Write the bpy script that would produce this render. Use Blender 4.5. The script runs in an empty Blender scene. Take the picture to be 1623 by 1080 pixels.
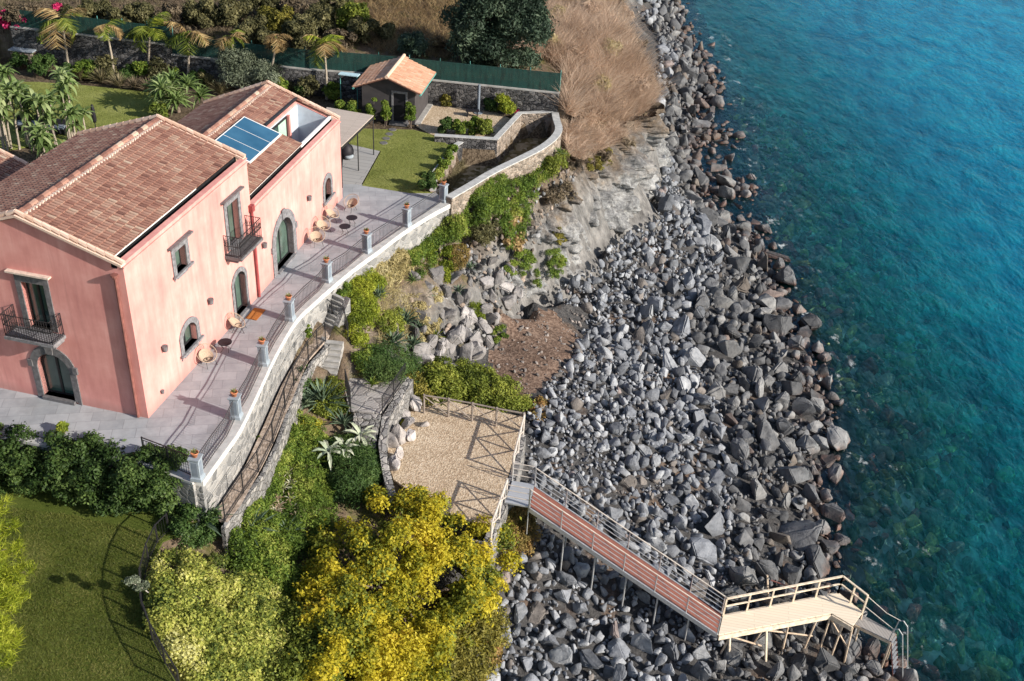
import bpy, bmesh, math, random
import numpy as np
from mathutils import Matrix, Vector, noise as mnoise
from math import radians as rad, pi, sin, cos
random.seed(7); RNG = np.random.default_rng(11)
scene = bpy.context.scene
COL = scene.collection

# ------------------------------------------------------------------ camera, sky, sun, exposure
F, PITCH, ROLL = 1682.17, .576, .062
CAM = np.array([14.145, -33.01, 26.159])
_cp, _sp, _cr, _sr = cos(PITCH), sin(PITCH), cos(ROLL), sin(ROLL)
FW = np.array([0, _cp, -_sp]); _up = np.array([0, _sp, _cp]); _rt = np.array([1., 0, 0])
RT = _cr*_rt + _sr*_up; UP = -_sr*_rt + _cr*_up
cd = bpy.data.cameras.new('camera'); cam = bpy.data.objects.new('camera', cd); COL.objects.link(cam)
cam.matrix_world = Matrix(((RT[0], UP[0], -FW[0], CAM[0]), (RT[1], UP[1], -FW[1], CAM[1]), (RT[2], UP[2], -FW[2], CAM[2]), (0, 0, 0, 1)))
cd.sensor_fit = 'HORIZONTAL'; cd.sensor_width = 36; cd.lens = 36*F/1623; cd.clip_start = .5; cd.clip_end = 3000
scene.camera = cam
SUN_AZ, SUN_EL = rad(-23.5), rad(25)
world = bpy.data.worlds.new('World'); scene.world = world; world.use_nodes = True
wn = world.node_tree; sky = wn.nodes.new('ShaderNodeTexSky'); sky.sky_type = 'NISHITA'; sky.sun_disc = False
sky.sun_elevation = SUN_EL; sky.sun_rotation = math.atan2(cos(SUN_AZ), sin(SUN_AZ)); sky.air_density = 1.0; sky.dust_density = 1.2
wn.links.new(sky.outputs[0], wn.nodes['Background'].inputs[0]); wn.nodes['Background'].inputs[1].default_value = .095
ld = bpy.data.lights.new('sun', 'SUN'); ld.energy = 4.6; ld.angle = rad(.5); ld.color = (1, .93, .83)
sun = bpy.data.objects.new('sun', ld); COL.objects.link(sun)
SUND = Vector((cos(SUN_EL)*cos(SUN_AZ), cos(SUN_EL)*sin(SUN_AZ), sin(SUN_EL)))
sun.rotation_euler = SUND.to_track_quat('Z', 'Y').to_euler()
scene.view_settings.view_transform = 'Standard'; scene.view_settings.look = 'None'
scene.view_settings.exposure = .64; scene.view_settings.gamma = 1
scene.cycles.use_denoising = True
scene.cycles.max_bounces = 6; scene.cycles.transparent_max_bounces = 16

# ------------------------------------------------------------------ pixel -> world helpers
def ray(x, y): return FW + RT*(x-811.5)/F - UP*(y-540)/F
def P(x, y, z):
    d = ray(x, y); return CAM + d*(z-CAM[2])/d[2]
def project(p):
    q = np.asarray(p, float) - CAM; d = q @ FW
    return 811.5 + F*(q @ RT)/d, 540 - F*(q @ UP)/d, d
def inpoly(px, py, poly):
    px = np.asarray(px, float); py = np.asarray(py, float); r = np.zeros(px.shape, bool); n = len(poly)
    for i in range(n):
        x1, y1 = poly[i][:2]; x2, y2 = poly[(i+1) % n][:2]
        if y1 == y2: continue
        c = ((y1 > py) != (y2 > py)) & (px < (x2-x1)*(py-y1)/(y2-y1)+x1); r ^= c
    return r
def edgedist(px, py, poly, closed=True):
    px = np.asarray(px, float); py = np.asarray(py, float); d = np.full(px.shape, 1e9); n = len(poly)
    for i in range(n if closed else n-1):
        a = np.array(poly[i][:2], float); b = np.array(poly[(i+1) % n][:2], float); e = b-a
        t = np.clip(((px-a[0])*e[0]+(py-a[1])*e[1])/max(e@e, 1e-9), 0, 1)
        d = np.minimum(d, np.hypot(px-a[0]-t*e[0], py-a[1]-t*e[1]))
    return d

# ------------------------------------------------------------------ object helpers
def wm(o):
    m = Matrix.Identity(4)
    while o is not None: m = o.matrix_basis @ m; o = o.parent
    return m
def tag(o, label=None, cat=None, group=None, kind=None):
    if label: o['label'] = label
    if cat: o['category'] = cat
    if group: o['group'] = group
    if kind: o['kind'] = kind
    return o
def thing(name, label, cat, loc=(0, 0, 0), rz=0, group=None):
    o = bpy.data.objects.new(name, None); COL.objects.link(o); o.empty_display_size = .2
    o.location = tuple(float(c) for c in loc); o.rotation_euler = (0, 0, rz)
    return tag(o, label, cat, group)
def copy_thing(o, loc, rz=0, label=None, scale=None, parent=None):
    c = o.copy(); COL.objects.link(c)
    if parent is None:
        c.location = tuple(float(v) for v in loc); c.rotation_euler = (0, 0, rz)
        if label: c['label'] = label
        if scale: c.scale = (scale,)*3
    else: c.parent = parent
    for ch in [x for x in bpy.data.objects if x.parent is o]: copy_thing(ch, None, parent=c)
    return c
class MB:
    def __init__(s): s.v = []; s.f = []; s.m = []; s.c = []
    def add(s, vs, fs, mi=0, tint=.5):
        o = len(s.v); s.v += [tuple(float(c) for c in p) for p in vs]; s.c += [tint]*len(vs)
        for f in fs: s.f.append(tuple(i+o for i in f)); s.m.append(mi)
        return s
    def hexa(s, b, t, **k):   # bottom loop, top loop (each n points)
        n = len(b); return s.add(list(b)+list(t), [tuple(range(n-1, -1, -1)), tuple(range(n, 2*n))]+[(i, (i+1) % n, n+(i+1) % n, n+i) for i in range(n)], **k)
    def obox(s, o, a, b, c, **k):    # corner + three edge vectors
        o, a, b, c = [np.asarray(q, float) for q in (o, a, b, c)]
        if np.dot(np.cross(a, b), c) < 0: a, b = b, a
        return s.hexa([o, o+a, o+a+b, o+b], [o+c, o+a+c, o+a+b+c, o+b+c], **k)
    def box(s, x0, x1, y0, y1, z0, z1, **k): return s.obox((x0, y0, z0), (x1-x0, 0, 0), (0, y1-y0, 0), (0, 0, z1-z0), **k)
    def prism(s, poly, z0, z1, **k):
        a = sum(poly[i][0]*poly[(i+1) % len(poly)][1]-poly[(i+1) % len(poly)][0]*poly[i][1] for i in range(len(poly)))
        if a < 0: poly = poly[::-1]
        return s.hexa([(p[0], p[1], z0) for p in poly], [(p[0], p[1], z1) for p in poly], **k)
    def bar(s, a, b, w, h=None, up=(0, 0, 1), **k):
        a = np.asarray(a, float); b = np.asarray(b, float); h = h or w; d = b-a; l = np.linalg.norm(d)
        if l < 1e-6: return s
        d /= l; x = np.cross(d, up)
        if np.linalg.norm(x) < 1e-3: x = np.cross(d, (1, 0, 0))
        x /= np.linalg.norm(x); y = np.cross(x, d)
        return s.obox(a-x*w/2-y*h/2, x*w, d*l, y*h, **k)
    def tube(s, pts, r, seg=6, close=False, cap=True, **k):
        pts = [np.asarray(p, float) for p in pts]; n = len(pts); rs = r if hasattr(r, '__len__') else [r]*n
        vs = []; fs = []; px = None
        for i in range(n):
            if close: d = pts[(i+1) % n]-pts[i-1]
            else: d = pts[min(i+1, n-1)]-pts[max(i-1, 0)]
            d = d/(np.linalg.norm(d)+1e-9)
            if px is None:
                px = np.cross(d, (0, 0, 1))
                if np.linalg.norm(px) < .05: px = np.cross(d, (1, 0, 0))
            px = px-d*(px@d); px /= np.linalg.norm(px)+1e-9; py = np.cross(d, px)
            vs += [pts[i]+rs[i]*(px*cos(2*pi*j/seg)+py*sin(2*pi*j/seg)) for j in range(seg)]
        for i in range(n if close else n-1):
            for j in range(seg): fs.append((i*seg+j, i*seg+(j+1) % seg, ((i+1) % n)*seg+(j+1) % seg, ((i+1) % n)*seg+j))
        if cap and not close: fs += [tuple(range(seg-1, -1, -1)), tuple((n-1)*seg+j for j in range(seg))]
        return s.add(vs, fs, **k)
    def lathe(s, prof, c=(0, 0, 0), seg=16, **k):
        vs = [(c[0]+r*cos(2*pi*j/seg), c[1]+r*sin(2*pi*j/seg), c[2]+z) for r, z in prof for j in range(seg)]; n = len(prof)
        fs = [(i*seg+j, i*seg+(j+1) % seg, (i+1)*seg+(j+1) % seg, (i+1)*seg+j) for i in range(n-1) for j in range(seg)]
        return s.add(vs, fs+[tuple(range(seg-1, -1, -1)), tuple((n-1)*seg+j for j in range(seg))], **k)
    def strip(s, A, B, **k):
        n = len(A); return s.add(list(A)+list(B), [(i, i+1, n+i+1, n+i) for i in range(n-1)], **k)
    def build(s, name, mat, parent=None, smooth=False, origin=None):
        me = bpy.data.meshes.new(name); o = bpy.data.objects.new(name, me); COL.objects.link(o)
        if parent is not None: o.parent = parent
        elif origin is not None: o.location = tuple(float(c) for c in origin)
        mi = np.array(wm(o).inverted()); v = np.array(s.v, float).reshape(-1, 3); v = v @ mi[:3, :3].T + mi[:3, 3]
        me.from_pydata([tuple(p) for p in v], [], s.f)
        for m in (mat if isinstance(mat, (list, tuple)) else [mat]): me.materials.append(m)
        if isinstance(mat, (list, tuple)): me.polygons.foreach_set('material_index', s.m)
        at = me.attributes.new('tint', 'FLOAT', 'POINT'); at.data.foreach_set('value', s.c)
        if smooth: me.polygons.foreach_set('use_smooth', [True]*len(me.polygons))
        me.update(); return o
def np_mesh(name, V, faces_flat, nper, mat, parent=None, tint=None, smooth=False, origin=None):
    me = bpy.data.meshes.new(name); o = bpy.data.objects.new(name, me); COL.objects.link(o)
    if parent is not None: o.parent = parent
    elif origin is not None: o.location = tuple(float(c) for c in origin)
    mi = np.array(wm(o).inverted()); V = V @ mi[:3, :3].T + mi[:3, 3]
    nf = len(faces_flat)//nper
    me.vertices.add(len(V)); me.vertices.foreach_set('co', V.astype(np.float32).ravel())
    me.loops.add(len(faces_flat)); me.loops.foreach_set('vertex_index', np.asarray(faces_flat, np.int32))
    me.polygons.add(nf); me.polygons.foreach_set('loop_start', np.arange(nf, dtype=np.int32)*nper)
    try: me.polygons.foreach_set('loop_total', np.full(nf, nper, np.int32))
    except Exception: pass
    for m in (mat if isinstance(mat, (list, tuple)) else [mat]): me.materials.append(m)
    if tint is not None:
        at = me.attributes.new('tint', 'FLOAT', 'POINT'); at.data.foreach_set('value', np.asarray(tint, np.float32))
    if smooth: me.polygons.foreach_set('use_smooth', np.ones(nf, bool))
    me.update(calc_edges=True); me.validate(); return o

# ------------------------------------------------------------------ materials
def C4(c): return (*c, 1) if len(c) == 3 else c
class NT:
    def __init__(s, name):
        s.m = bpy.data.materials.new(name); s.m.use_nodes = True; s.t = s.m.node_tree; s.t.nodes.clear()
        s.out = s.t.nodes.new('ShaderNodeOutputMaterial')
    def n(s, typ, ins=None, **k):
        nd = s.t.nodes.new('ShaderNode'+typ)
        for a, b in k.items(): setattr(nd, a, b)
        for a, b in (ins or {}).items(): s.set(nd.inputs[a], b)
        return nd
    def set(s, sock, v):
        if isinstance(v, bpy.types.NodeSocket): s.t.links.new(v, sock)
        elif isinstance(v, bpy.types.Node): s.t.links.new(v.outputs[0], sock)
        else: sock.default_value = v
    def obj(s): return s.n('TexCoord').outputs['Object']
    def pos(s): return s.n('NewGeometry').outputs['Position']
    def noise(s, vec, scale, detail=4, rough=.55, out=0, dist=0):
        return s.n('TexNoise', {'Vector': vec, 'Scale': scale, 'Detail': detail, 'Roughness': rough, 'Distortion': dist}).outputs[out]
    def ramp(s, fac, stops, interp='LINEAR'):
        nd = s.n('ValToRGB', {'Fac': fac}); cr = nd.color_ramp; cr.interpolation = interp
        while len(cr.elements) < len(stops): cr.elements.new(.5)
        for e, (p, c) in zip(cr.elements, stops): e.position = p; e.color = C4(c)
        return nd.outputs[0]
    def mix(s, f, a, b, mode='MIX'):
        nd = s.n('Mix', data_type='RGBA', blend_type=mode); s.set(nd.inputs[0], f)
        s.set(nd.inputs[6], C4(a) if isinstance(a, tuple) else a); s.set(nd.inputs[7], C4(b) if isinstance(b, tuple) else b); return nd.outputs[2]
    def math(s, op, a, b=0., c=0.):
        nd = s.n('Math', operation=op); s.set(nd.inputs[0], a); s.set(nd.inputs[1], b); s.set(nd.inputs[2], c); return nd.outputs[0]
    def map(s, vec, scale=(1, 1, 1), rot=(0, 0, 0)): return s.n('Mapping', {'Vector': vec, 'Scale': scale, 'Rotation': rot}).outputs[0]
    def bump(s, h, strength=.5, dist=.05, normal=None):
        nd = s.n('Bump', {'Height': h, 'Strength': strength, 'Distance': dist})
        if normal is not None: s.set(nd.inputs['Normal'], normal)
        return nd.outputs[0]
    def fin(s, base, rough=.8, normal=None, metal=0., spec=.3, **k):
        b = s.n('BsdfPrincipled', {'Base Color': C4(base) if isinstance(base, tuple) else base, 'Roughness': rough, 'Metallic': metal, 'Specular IOR Level': spec})
        if normal is not None: s.set(b.inputs['Normal'], normal)
        for a, v in k.items(): s.set(b.inputs[a], v)
        s.set(s.out.inputs[0], b.outputs[0]); return s.m
    def tint(s): return s.n('Attribute', attribute_name='tint').outputs['Fac']
def m_plain(name, c, rough=.6, var=.25, scale=6, metal=0., bump=.1, spec=.3):
    t = NT(name); p = t.obj(); n1 = t.noise(p, scale, 5)
    col = t.ramp(n1, [(.3, tuple(x*(1-var) for x in c)), (.7, tuple(min(1, x*(1+var)) for x in c))])
    return t.fin(col, rough, t.bump(n1, bump, .02), metal, spec)
def m_foliage(name, stops, trans=.25, clump=.6, rough=.6):
    t = NT(name); tn = t.tint(); n = t.noise(t.pos(), clump, 2)
    f = t.math('ADD', t.math('MULTIPLY', tn, .62), t.math('MULTIPLY', t.math('SUBTRACT', n, .5), 1.1)); f = t.math('ADD', f, .19)
    col = t.ramp(f, stops)
    d = t.n('BsdfPrincipled', {'Base Color': col, 'Roughness': rough, 'Specular IOR Level': .25})
    tr = t.n('BsdfTranslucent', {'Color': col}); mx = t.n('MixShader', {0: trans, 1: d.outputs[0], 2: tr.outputs[0]})
    t.set(t.out.inputs[0], mx.outputs[0]); return t.m
def m_stone(name, cols, scale=2.6, joint=(.22, .21, .2), jw=.06, bump=.8, stretch=(1, 1, 1.3), rough=.9):
    t = NT(name); p = t.map(t.obj(), stretch); wv = t.n('VectorMath', {0: p, 1: t.n('VectorMath', {0: t.noise(p, 2.5, 2, out=1), 3: .35}, operation='SCALE').outputs[0]}, operation='ADD').outputs[0]
    v = t.n('TexVoronoi', {'Vector': wv, 'Scale': scale}); e = t.n('TexVoronoi', {'Vector': wv, 'Scale': scale}, feature='DISTANCE_TO_EDGE').outputs['Distance']
    cell = t.n('SeparateColor', {0: v.outputs['Color']}).outputs[0]; n = t.noise(p, 9, 5)
    f = t.math('ADD', t.math('MULTIPLY', cell, .7), t.math('MULTIPLY', n, .3)); col = t.ramp(f, [(i/(len(cols)-1)*.8+.1, c) for i, c in enumerate(cols)])
    k = t.n('MapRange', {0: e, 1: jw*.3, 2: jw}).outputs[0]; col = t.mix(k, joint, col)
    h = t.math('ADD', t.n('MapRange', {0: e, 1: 0., 2: jw*2.5}).outputs[0], t.math('MULTIPLY', n, .5))
    return t.fin(col, rough, t.bump(h, bump, .06))
def m_glass(name, c=(.03, .06, .055), rough=.05):
    t = NT(name); n = t.noise(t.obj(), 1.3, 1)
    return t.fin(t.ramp(n, [(.3, tuple(x*.7 for x in c)), (.7, tuple(x*1.3 for x in c))]), rough, None, 0, .9)
M = {}
def mk_stucco():
    t = NT('pink_stucco'); p = t.obj(); n1 = t.noise(p, .55, 5, .6); n2 = t.noise(t.map(p, (2.2, 2.2, .35)), 1.2, 4, .6); n3 = t.noise(p, 40, 3)
    f = t.math('ADD', t.math('MULTIPLY', n1, .6), t.math('MULTIPLY', n2, .4))
    col = t.ramp(f, [(.34, (.52, .215, .195)), (.5, (.64, .295, .262)), (.66, (.74, .39, .35))])
    z = t.n('SeparateXYZ', {0: p}).outputs[2]; sk = t.noise(t.map(p, (5, 5, .22)), 1., 5, .7); col = t.mix(t.n('MapRange', {0: sk, 1: .56, 2: .74, 3: 0., 4: .38}).outputs[0], col, (.40, .17, .16))
    dm = t.n('MapRange', {0: t.math('ADD', z, t.math('MULTIPLY', n1, -1.1)), 1: -.05, 2: -.45, 3: 0., 4: .5}).outputs[0]; col = t.mix(dm, col, (.36, .19, .17))
    return t.fin(col, .9, t.bump(n3, .25, .01), 0, .15)
M['stucco'] = mk_stucco()
def mk_tile(name, stops):
    t = NT(name); p = t.pos(); n = t.noise(p, 7, 4); n2 = t.noise(p, .5, 2)
    f = t.math('ADD', t.math('MULTIPLY', t.tint(), .68), t.math('MULTIPLY', n, .2)); f = t.math('ADD', f, t.math('MULTIPLY', n2, .16))
    return t.fin(t.ramp(f, stops), .85, t.bump(n, .3, .02), 0, .2)
M['tile'] = mk_tile('roof_tile', [(.15, (.10, .05, .042)), (.36, (.225, .11, .085)), (.55, (.31, .17, .13)), (.7, (.37, .25, .19)), (.88, (.46, .36, .28))])
M['tile_new'] = mk_tile('new_roof_tile', [(.1, (.42, .20, .125)), (.5, (.55, .315, .21)), (.85, (.66, .48, .36))])
M['rake'] = mk_tile('pale_rake_tile', [(.1, (.40, .22, .15)), (.5, (.55, .36, .27)), (.85, (.66, .50, .41))])
M['mortar'] = m_plain('mortar', (.62, .5, .42), .9, .2, 8)
M['tilebase'] = m_plain('tile_channel', (.16, .075, .055), .9, .4, 8)
M['lava'] = m_plain('lava_stone', (.13, .125, .13), .8, .35, 7, bump=.3)
M['lava_light'] = m_plain('pale_lava_stone', (.185, .18, .19), .8, .4, 7, bump=.2)
M['glass'] = m_glass('window_glass', (.045, .085, .075))
M['glass_reflection'] = m_glass('window_glass_reflection', (.075, .115, .095), .1)  # green of the reflected surroundings put into the pane colour
M['darkframe'] = m_plain('dark_frame', (.02, .02, .022), .4, .2)
M['iron'] = m_plain('black_iron', (.025, .024, .026), .5, .3, 20)
M['grey_iron'] = m_plain('grey_iron', (.07, .07, .075), .5, .3, 20)
M['copper'] = m_plain('copper_pipe', (.22, .09, .075), .5, .3, 4)
M['redpipe'] = m_plain('red_pipe', (.27, .06, .06), .5, .2, 4)
M['white'] = m_plain('white_paint', (.74, .74, .73), .7, .08, 3)
M['whiteblue'] = m_plain('cool_white_plaster', (.66, .68, .70), .8, .08, 3)
M['coping'] = m_plain('coping_concrete', (.42, .42, .41), .85, .22, 3, bump=.2)
M['whitecoping'] = m_plain('white_coping_face', (.62, .60, .57), .85, .16, 2.5, bump=.2)
M['concrete'] = m_plain('concrete', (.34, .33, .315), .9, .25, 2.5, bump=.3)
def mk_pave():
    t = NT('stamped_paving'); p = t.obj(); r = t.map(p, (1, 1, 1), (0, 0, -.19)); b = t.n('TexBrick', {'Vector': r, 'Color1': (.255, .27, .29, 1), 'Color2': (.40, .41, .43, 1), 'Mortar': (.17, .17, .175, 1), 'Scale': 1.0, 'Mortar Size': .012, 'Brick Width': .9, 'Row Height': .6, 'Mortar Smooth': .4}); b.offset = .4
    n = t.noise(p, 1.4, 6, .65); c = t.mix(.45, b.outputs[0], t.ramp(n, [(.3, (.21, .215, .23)), (.55, (.355, .365, .38)), (.75, (.48, .485, .49))])); c = t.mix(t.n('MapRange', {0: t.noise(p, .5, 5, .7), 1: .52, 2: .66, 3: 0., 4: .5}).outputs[0], c, (.24, .24, .245))
    return t.fin(c, .75, t.bump(t.math('ADD', n, b.outputs['Fac']), .3, .02))
M['pave'] = mk_pave()
def mk_lawn(name, a, b, c, sc=1.0):
    t = NT(name); p = t.pos(); n = t.noise(p, .55*sc, 4, .6); f = t.noise(p, 18, 3, .7); g = t.noise(p, 60, 2, .7)
    k = t.math('ADD', t.math('MULTIPLY', n, .45), t.math('ADD', t.math('MULTIPLY', f, .3), t.math('MULTIPLY', g, .25)))
    return t.fin(t.ramp(k, [(.36, a), (.5, b), (.64, c)]), .9, t.bump(t.math('ADD', f, g), .8, .04), 0, .1)
M['lawn'] = mk_lawn('lawn_grass', (.13, .15, .035), (.21, .235, .06), (.31, .32, .11))
M['lawn_dark'] = mk_lawn('lower_lawn_grass', (.045, .066, .011), (.085, .112, .02), (.15, .17, .042))
def mk_gravel(name, a, b, c, sc=14):
    t = NT(name); p = t.pos(); n = t.noise(p, .8, 4); v = t.n('TexVoronoi', {'Vector': p, 'Scale': sc}); vc = t.n('SeparateColor', {0: v.outputs['Color']}).outputs[0]
    k = t.math('ADD', t.math('MULTIPLY', n, .5), t.math('MULTIPLY', vc, .5))
    return t.fin(t.ramp(k, [(.25, a), (.5, b), (.78, c)]), .95, t.bump(v.outputs['Distance'], .6, .03), 0, .1)
M['gravel'] = mk_gravel('tan_gravel', (.33, .245, .165), (.45, .35, .245), (.58, .48, .36))
M['dirt'] = mk_gravel('brown_dirt', (.09, .06, .045), (.15, .10, .075), (.24, .17, .13), 9)
M['stone'] = m_stone('grey_rubble_wall', [(.13, .125, .125), (.22, .215, .21), (.36, .34, .32)], 3.2, (.10, .095, .09), .06)
M['stone_dark'] = m_stone('dark_lava_wall', [(.035, .034, .036), (.09, .088, .09), (.21, .20, .195)], 3.6, (.03, .03, .03), .05, 1.)
M['stone_pale'] = m_stone('pale_mortared_wall', [(.13, .13, .13), (.23, .225, .22), (.36, .345, .325)], 2.6, (.33, .32, .31), .06, .5)
M['stone_brown'] = m_stone('brown_rubble_wall', [(.12, .10, .08), (.24, .19, .15), (.40, .33, .27)], 3.4, (.30, .26, .22), .07)
M['flag'] = m_stone('flagstone', [(.24, .225, .215), (.33, .31, .295), (.42, .40, .375)], 1.7, (.17, .16, .15), .04, .4, (1, 1, .1))
def mk_planks(name, c1, c2, gap, width, rot=0, rough=.8, metal=0.):
    t = NT(name); p = t.map(t.obj(), (1, 1, 1), (0, 0, rot)); b = t.n('TexBrick', {'Vector': p, 'Color1': C4(c1), 'Color2': C4(c2), 'Mortar': C4(gap), 'Scale': 1., 'Mortar Size': width*.07, 'Brick Width': 3., 'Row Height': width})
    n = t.noise(t.map(p, (2, 12, 2)), 3, 4); c = t.mix(.4, b.outputs[0], t.ramp(n, [(.3, c1), (.7, c2)]), 'MIX')
    return t.fin(c, rough, t.bump(b.outputs['Fac'], -.4, .02), metal)
M['terracotta'] = m_plain('terracotta', (.52, .20, .10), .8, .2, 9)
M['bluegrey'] = m_plain('blue_grey_plaster', (.27, .31, .35), .8, .16, 4, bump=.15)
M['bluegrey_panel'] = m_plain('inset_panel_plaster', (.17, .20, .24), .8, .16, 4)
M['cream'] = m_plain('cream_timber', (.74, .62, .47), .75, .3, 5)
M['cream_dirty'] = m_plain('weathered_cream_timber', (.58, .45, .33), .8, .3, 4)
M['galv'] = m_plain('galvanised_steel', (.5, .5, .5), .45, .15, 10, .5)
M['palewood'] = m_plain('pale_weathered_wood', (.50, .45, .40), .85, .2, 6)
M['greywood'] = m_plain('grey_weathered_wood', (.25, .21, .18), .85, .3, 6)
M['rope'] = m_plain('tan_woven_cord', (.40, .30, .22), .85, .3, 40, bump=.4)
M['black'] = m_plain('matt_black', (.014, .013, .018), .6, .2)
M['mat'] = m_plain('coir_doormat', (.42, .15, .035), .95, .25, 20, bump=.4)
M['shedwall'] = m_plain('charcoal_render', (.055, .05, .052), .85, .2, 2)
M['teal'] = m_plain('teal_gutter', (.10, .30, .27), .5, .15)
M['bark'] = m_plain('bark', (.17, .13, .10), .9, .4, 8, bump=.5)
M['palmbark'] = m_plain('pale_palm_trunk', (.34, .29, .23), .85, .3, 6)
def mk_net():
    t = NT('green_screen_net'); p = t.obj(); n = t.noise(t.map(p, (3, 3, .5)), 2, 3); 
    d = t.n('BsdfPrincipled', {'Base Color': t.ramp(n, [(.3, (.004, .030, .026)), (.7, (.011, .068, .056))]), 'Roughness': .8})
    tr = t.n('BsdfTransparent'); f = t.math('MULTIPLY', t.math('GREATER_THAN', t.noise(p, 45, 2), .56), .8); mx = t.n('MixShader', {0: f, 1: d.outputs[0], 2: tr.outputs[0]})
    t.set(t.out.inputs[0], mx.outputs[0]); return t.m
M['net'] = mk_net()
def mk_solar():
    t = NT('solar_glass'); n = t.noise(t.obj(), .7, 2); return t.fin(t.ramp(n, [(.3, (.02, .085, .16)), (.7, (.045, .14, .24))]), .22, None, 0, .8)
M['solar'] = mk_solar()
def mk_rock(name, attr, base=1., detail=1.):
    t = NT(name); p = t.obj(); g = t.pos()
    if attr: col = t.n('Attribute', attribute_name='rockcol').outputs['Color']
    else: col = t.n('ObjectInfo').outputs['Color']
    n = t.noise(g, 2.2, 6, .68); n2 = t.noise(g, 11, 4, .7); n3 = t.noise(g, .8, 2)
    c = t.mix(1., col, t.ramp(n, [(.28, (.52, .52, .54)), (.5, (.98, 1., 1.03)), (.72, (1.38, 1.38, 1.38))]), 'MULTIPLY')
    c = t.mix(t.n('MapRange', {0: n2, 1: .6, 2: .72}).outputs[0], c, t.mix(1., c, (.5, .48, .47), 'MULTIPLY'))
    # tide mark: rust-brown algae in a band just above the sea
    z = t.n('SeparateXYZ', {0: g}).outputs[2]; zz = t.math('ADD', z, t.math('MULTIPLY', n3, 1.2))
    wet = t.n('MapRange', {0: zz, 1: -10.1, 2: -10.75}).outputs[0]
    alg = t.ramp(n, [(.35, (.026, .018, .015)), (.5, (.075, .042, .03)), (.64, (.19, .085, .055))])
    c = t.mix(t.math('MULTIPLY', wet, .85), c, alg)
    h = t.math('ADD', n, t.math('MULTIPLY', n2, .45))
    return t.fin(c, t.math('SUBTRACT', .85, t.math('MULTIPLY', wet, .45)), t.bump(h, .7, .12), 0, .3)
def mk_drowned():
    t = NT('drowned_stone'); g = t.pos(); col = t.n('Attribute', attribute_name='rockcol').outputs['Color']; n = t.noise(g, 3., 5, .7); c = t.mix(1., col, t.ramp(n, [(.3, (.35, .38, .3)), (.5, (1.1, 1.1, 1.)), (.7, (1.8, 1.8, 1.5))]), 'MULTIPLY')
    return t.fin(c, .9, t.bump(n, .8, .12), 0, .1)
M['drowned'] = mk_drowned()
M['rock'] = mk_rock('boulder_lava', False); M['rubble'] = mk_rock('rubble_lava', True)
# ------------------------------------------------------------------ terrain (land and sea bed in one sheet) and sea
SEA = -11.3; ZP, ZL, ZLAND, ZG = -1.76, -1.85, -3.2, -4.65
def smooth_pl3(pl, n):
    pl = [np.array(q, float) for q in pl]; out = []
    for i in range(len(pl)-1):
        p0, p1, p2, p3 = pl[max(i-1, 0)], pl[i], pl[i+1], pl[min(i+2, len(pl)-1)]
        for k in range(n): t = k/n; out.append(.5*((2*p1)+(p2-p0)*t+(2*p0-5*p1+4*p2-p3)*t*t+(3*p1-p0-3*p2+p3)*t**3))
    return out+[pl[-1]]
def W2(l, z): return [tuple(P(x, y, z)[:2]) for x, y in l]
COPING = [(3.14, -3.57), (3.5, -1.6), (3.71, -.3), (3.84, 2.4), (3.95, 5.1), (4.25, 7.83), (4.78, 9.5), (5.4, 11.2), (6.13, 13.), (7.05, 14.95), (7.97, 17.), (9.2, 19.25), (10.33, 20.95)]
POOLWALL = [(10.29, 20.75), (11.4, 22.6), (12.37, 24.3), (13.5, 25.95), (14.54, 27.4), (15.5, 28.9), (16.2, 30.5), (16.5, 32.0), (16.35, 33.6), (16.25, 34.9)]
BACKW = [(16.28, 35.25), (8.2, 36.15), (-1., 36.75), (-10.3, 38.1), (-17.5, 39.2), (-34, 42)]
TERRFRONT = [(-30, 3.2), (-5.34, -1.22), (.75, -2.34), (2.51, -3.2)]
GARDEN = TERRFRONT+COPING+POOLWALL+BACKW
pool_in = [(9.3, 21.9), (9.13, 24.7), (10.0, 28.9), (10.3, 29.55), (12.4, 29.55), (13.82, 34.3), (16.1, 34.9), (16.2, 33.5), (16.1, 32), (15.8, 30.6), (15.1, 29.1), (14.15, 27.7), (13.1, 26.2), (12, 24.5), (11, 22.9), (10.2, 21.4)]
path_in = [(3.28, -3.5), (3.6, -1.6), (3.8, -.3), (3.93, 2.4), (4.04, 5.1), (4.3, 7.6), (4.6, 8.7)]+W2([(520, 512), (535, 522), (522, 533), (488, 572), (460, 640), (420, 730), (382, 800), (360, 828)], ZP)
lawn_low = [(-30, 3), (-5.6, -1.6), (.6, -2.75), (2.3, -3.3)]+W2([(330, 800), (300, 842), (258, 858), (232, 900), (222, 935), (230, 990), (260, 1050), (285, 1085)], ZL)+[(4.6, -14), (5, -26), (-30, -26)]
landing = W2([(553, 650), (543, 600), (600, 592), (648, 598), (602, 655)], ZLAND)
gravel = W2([(668, 626), (832, 662), (782, 834), (700, 815), (624, 760), (606, 712), (628, 668)], ZG)
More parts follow.
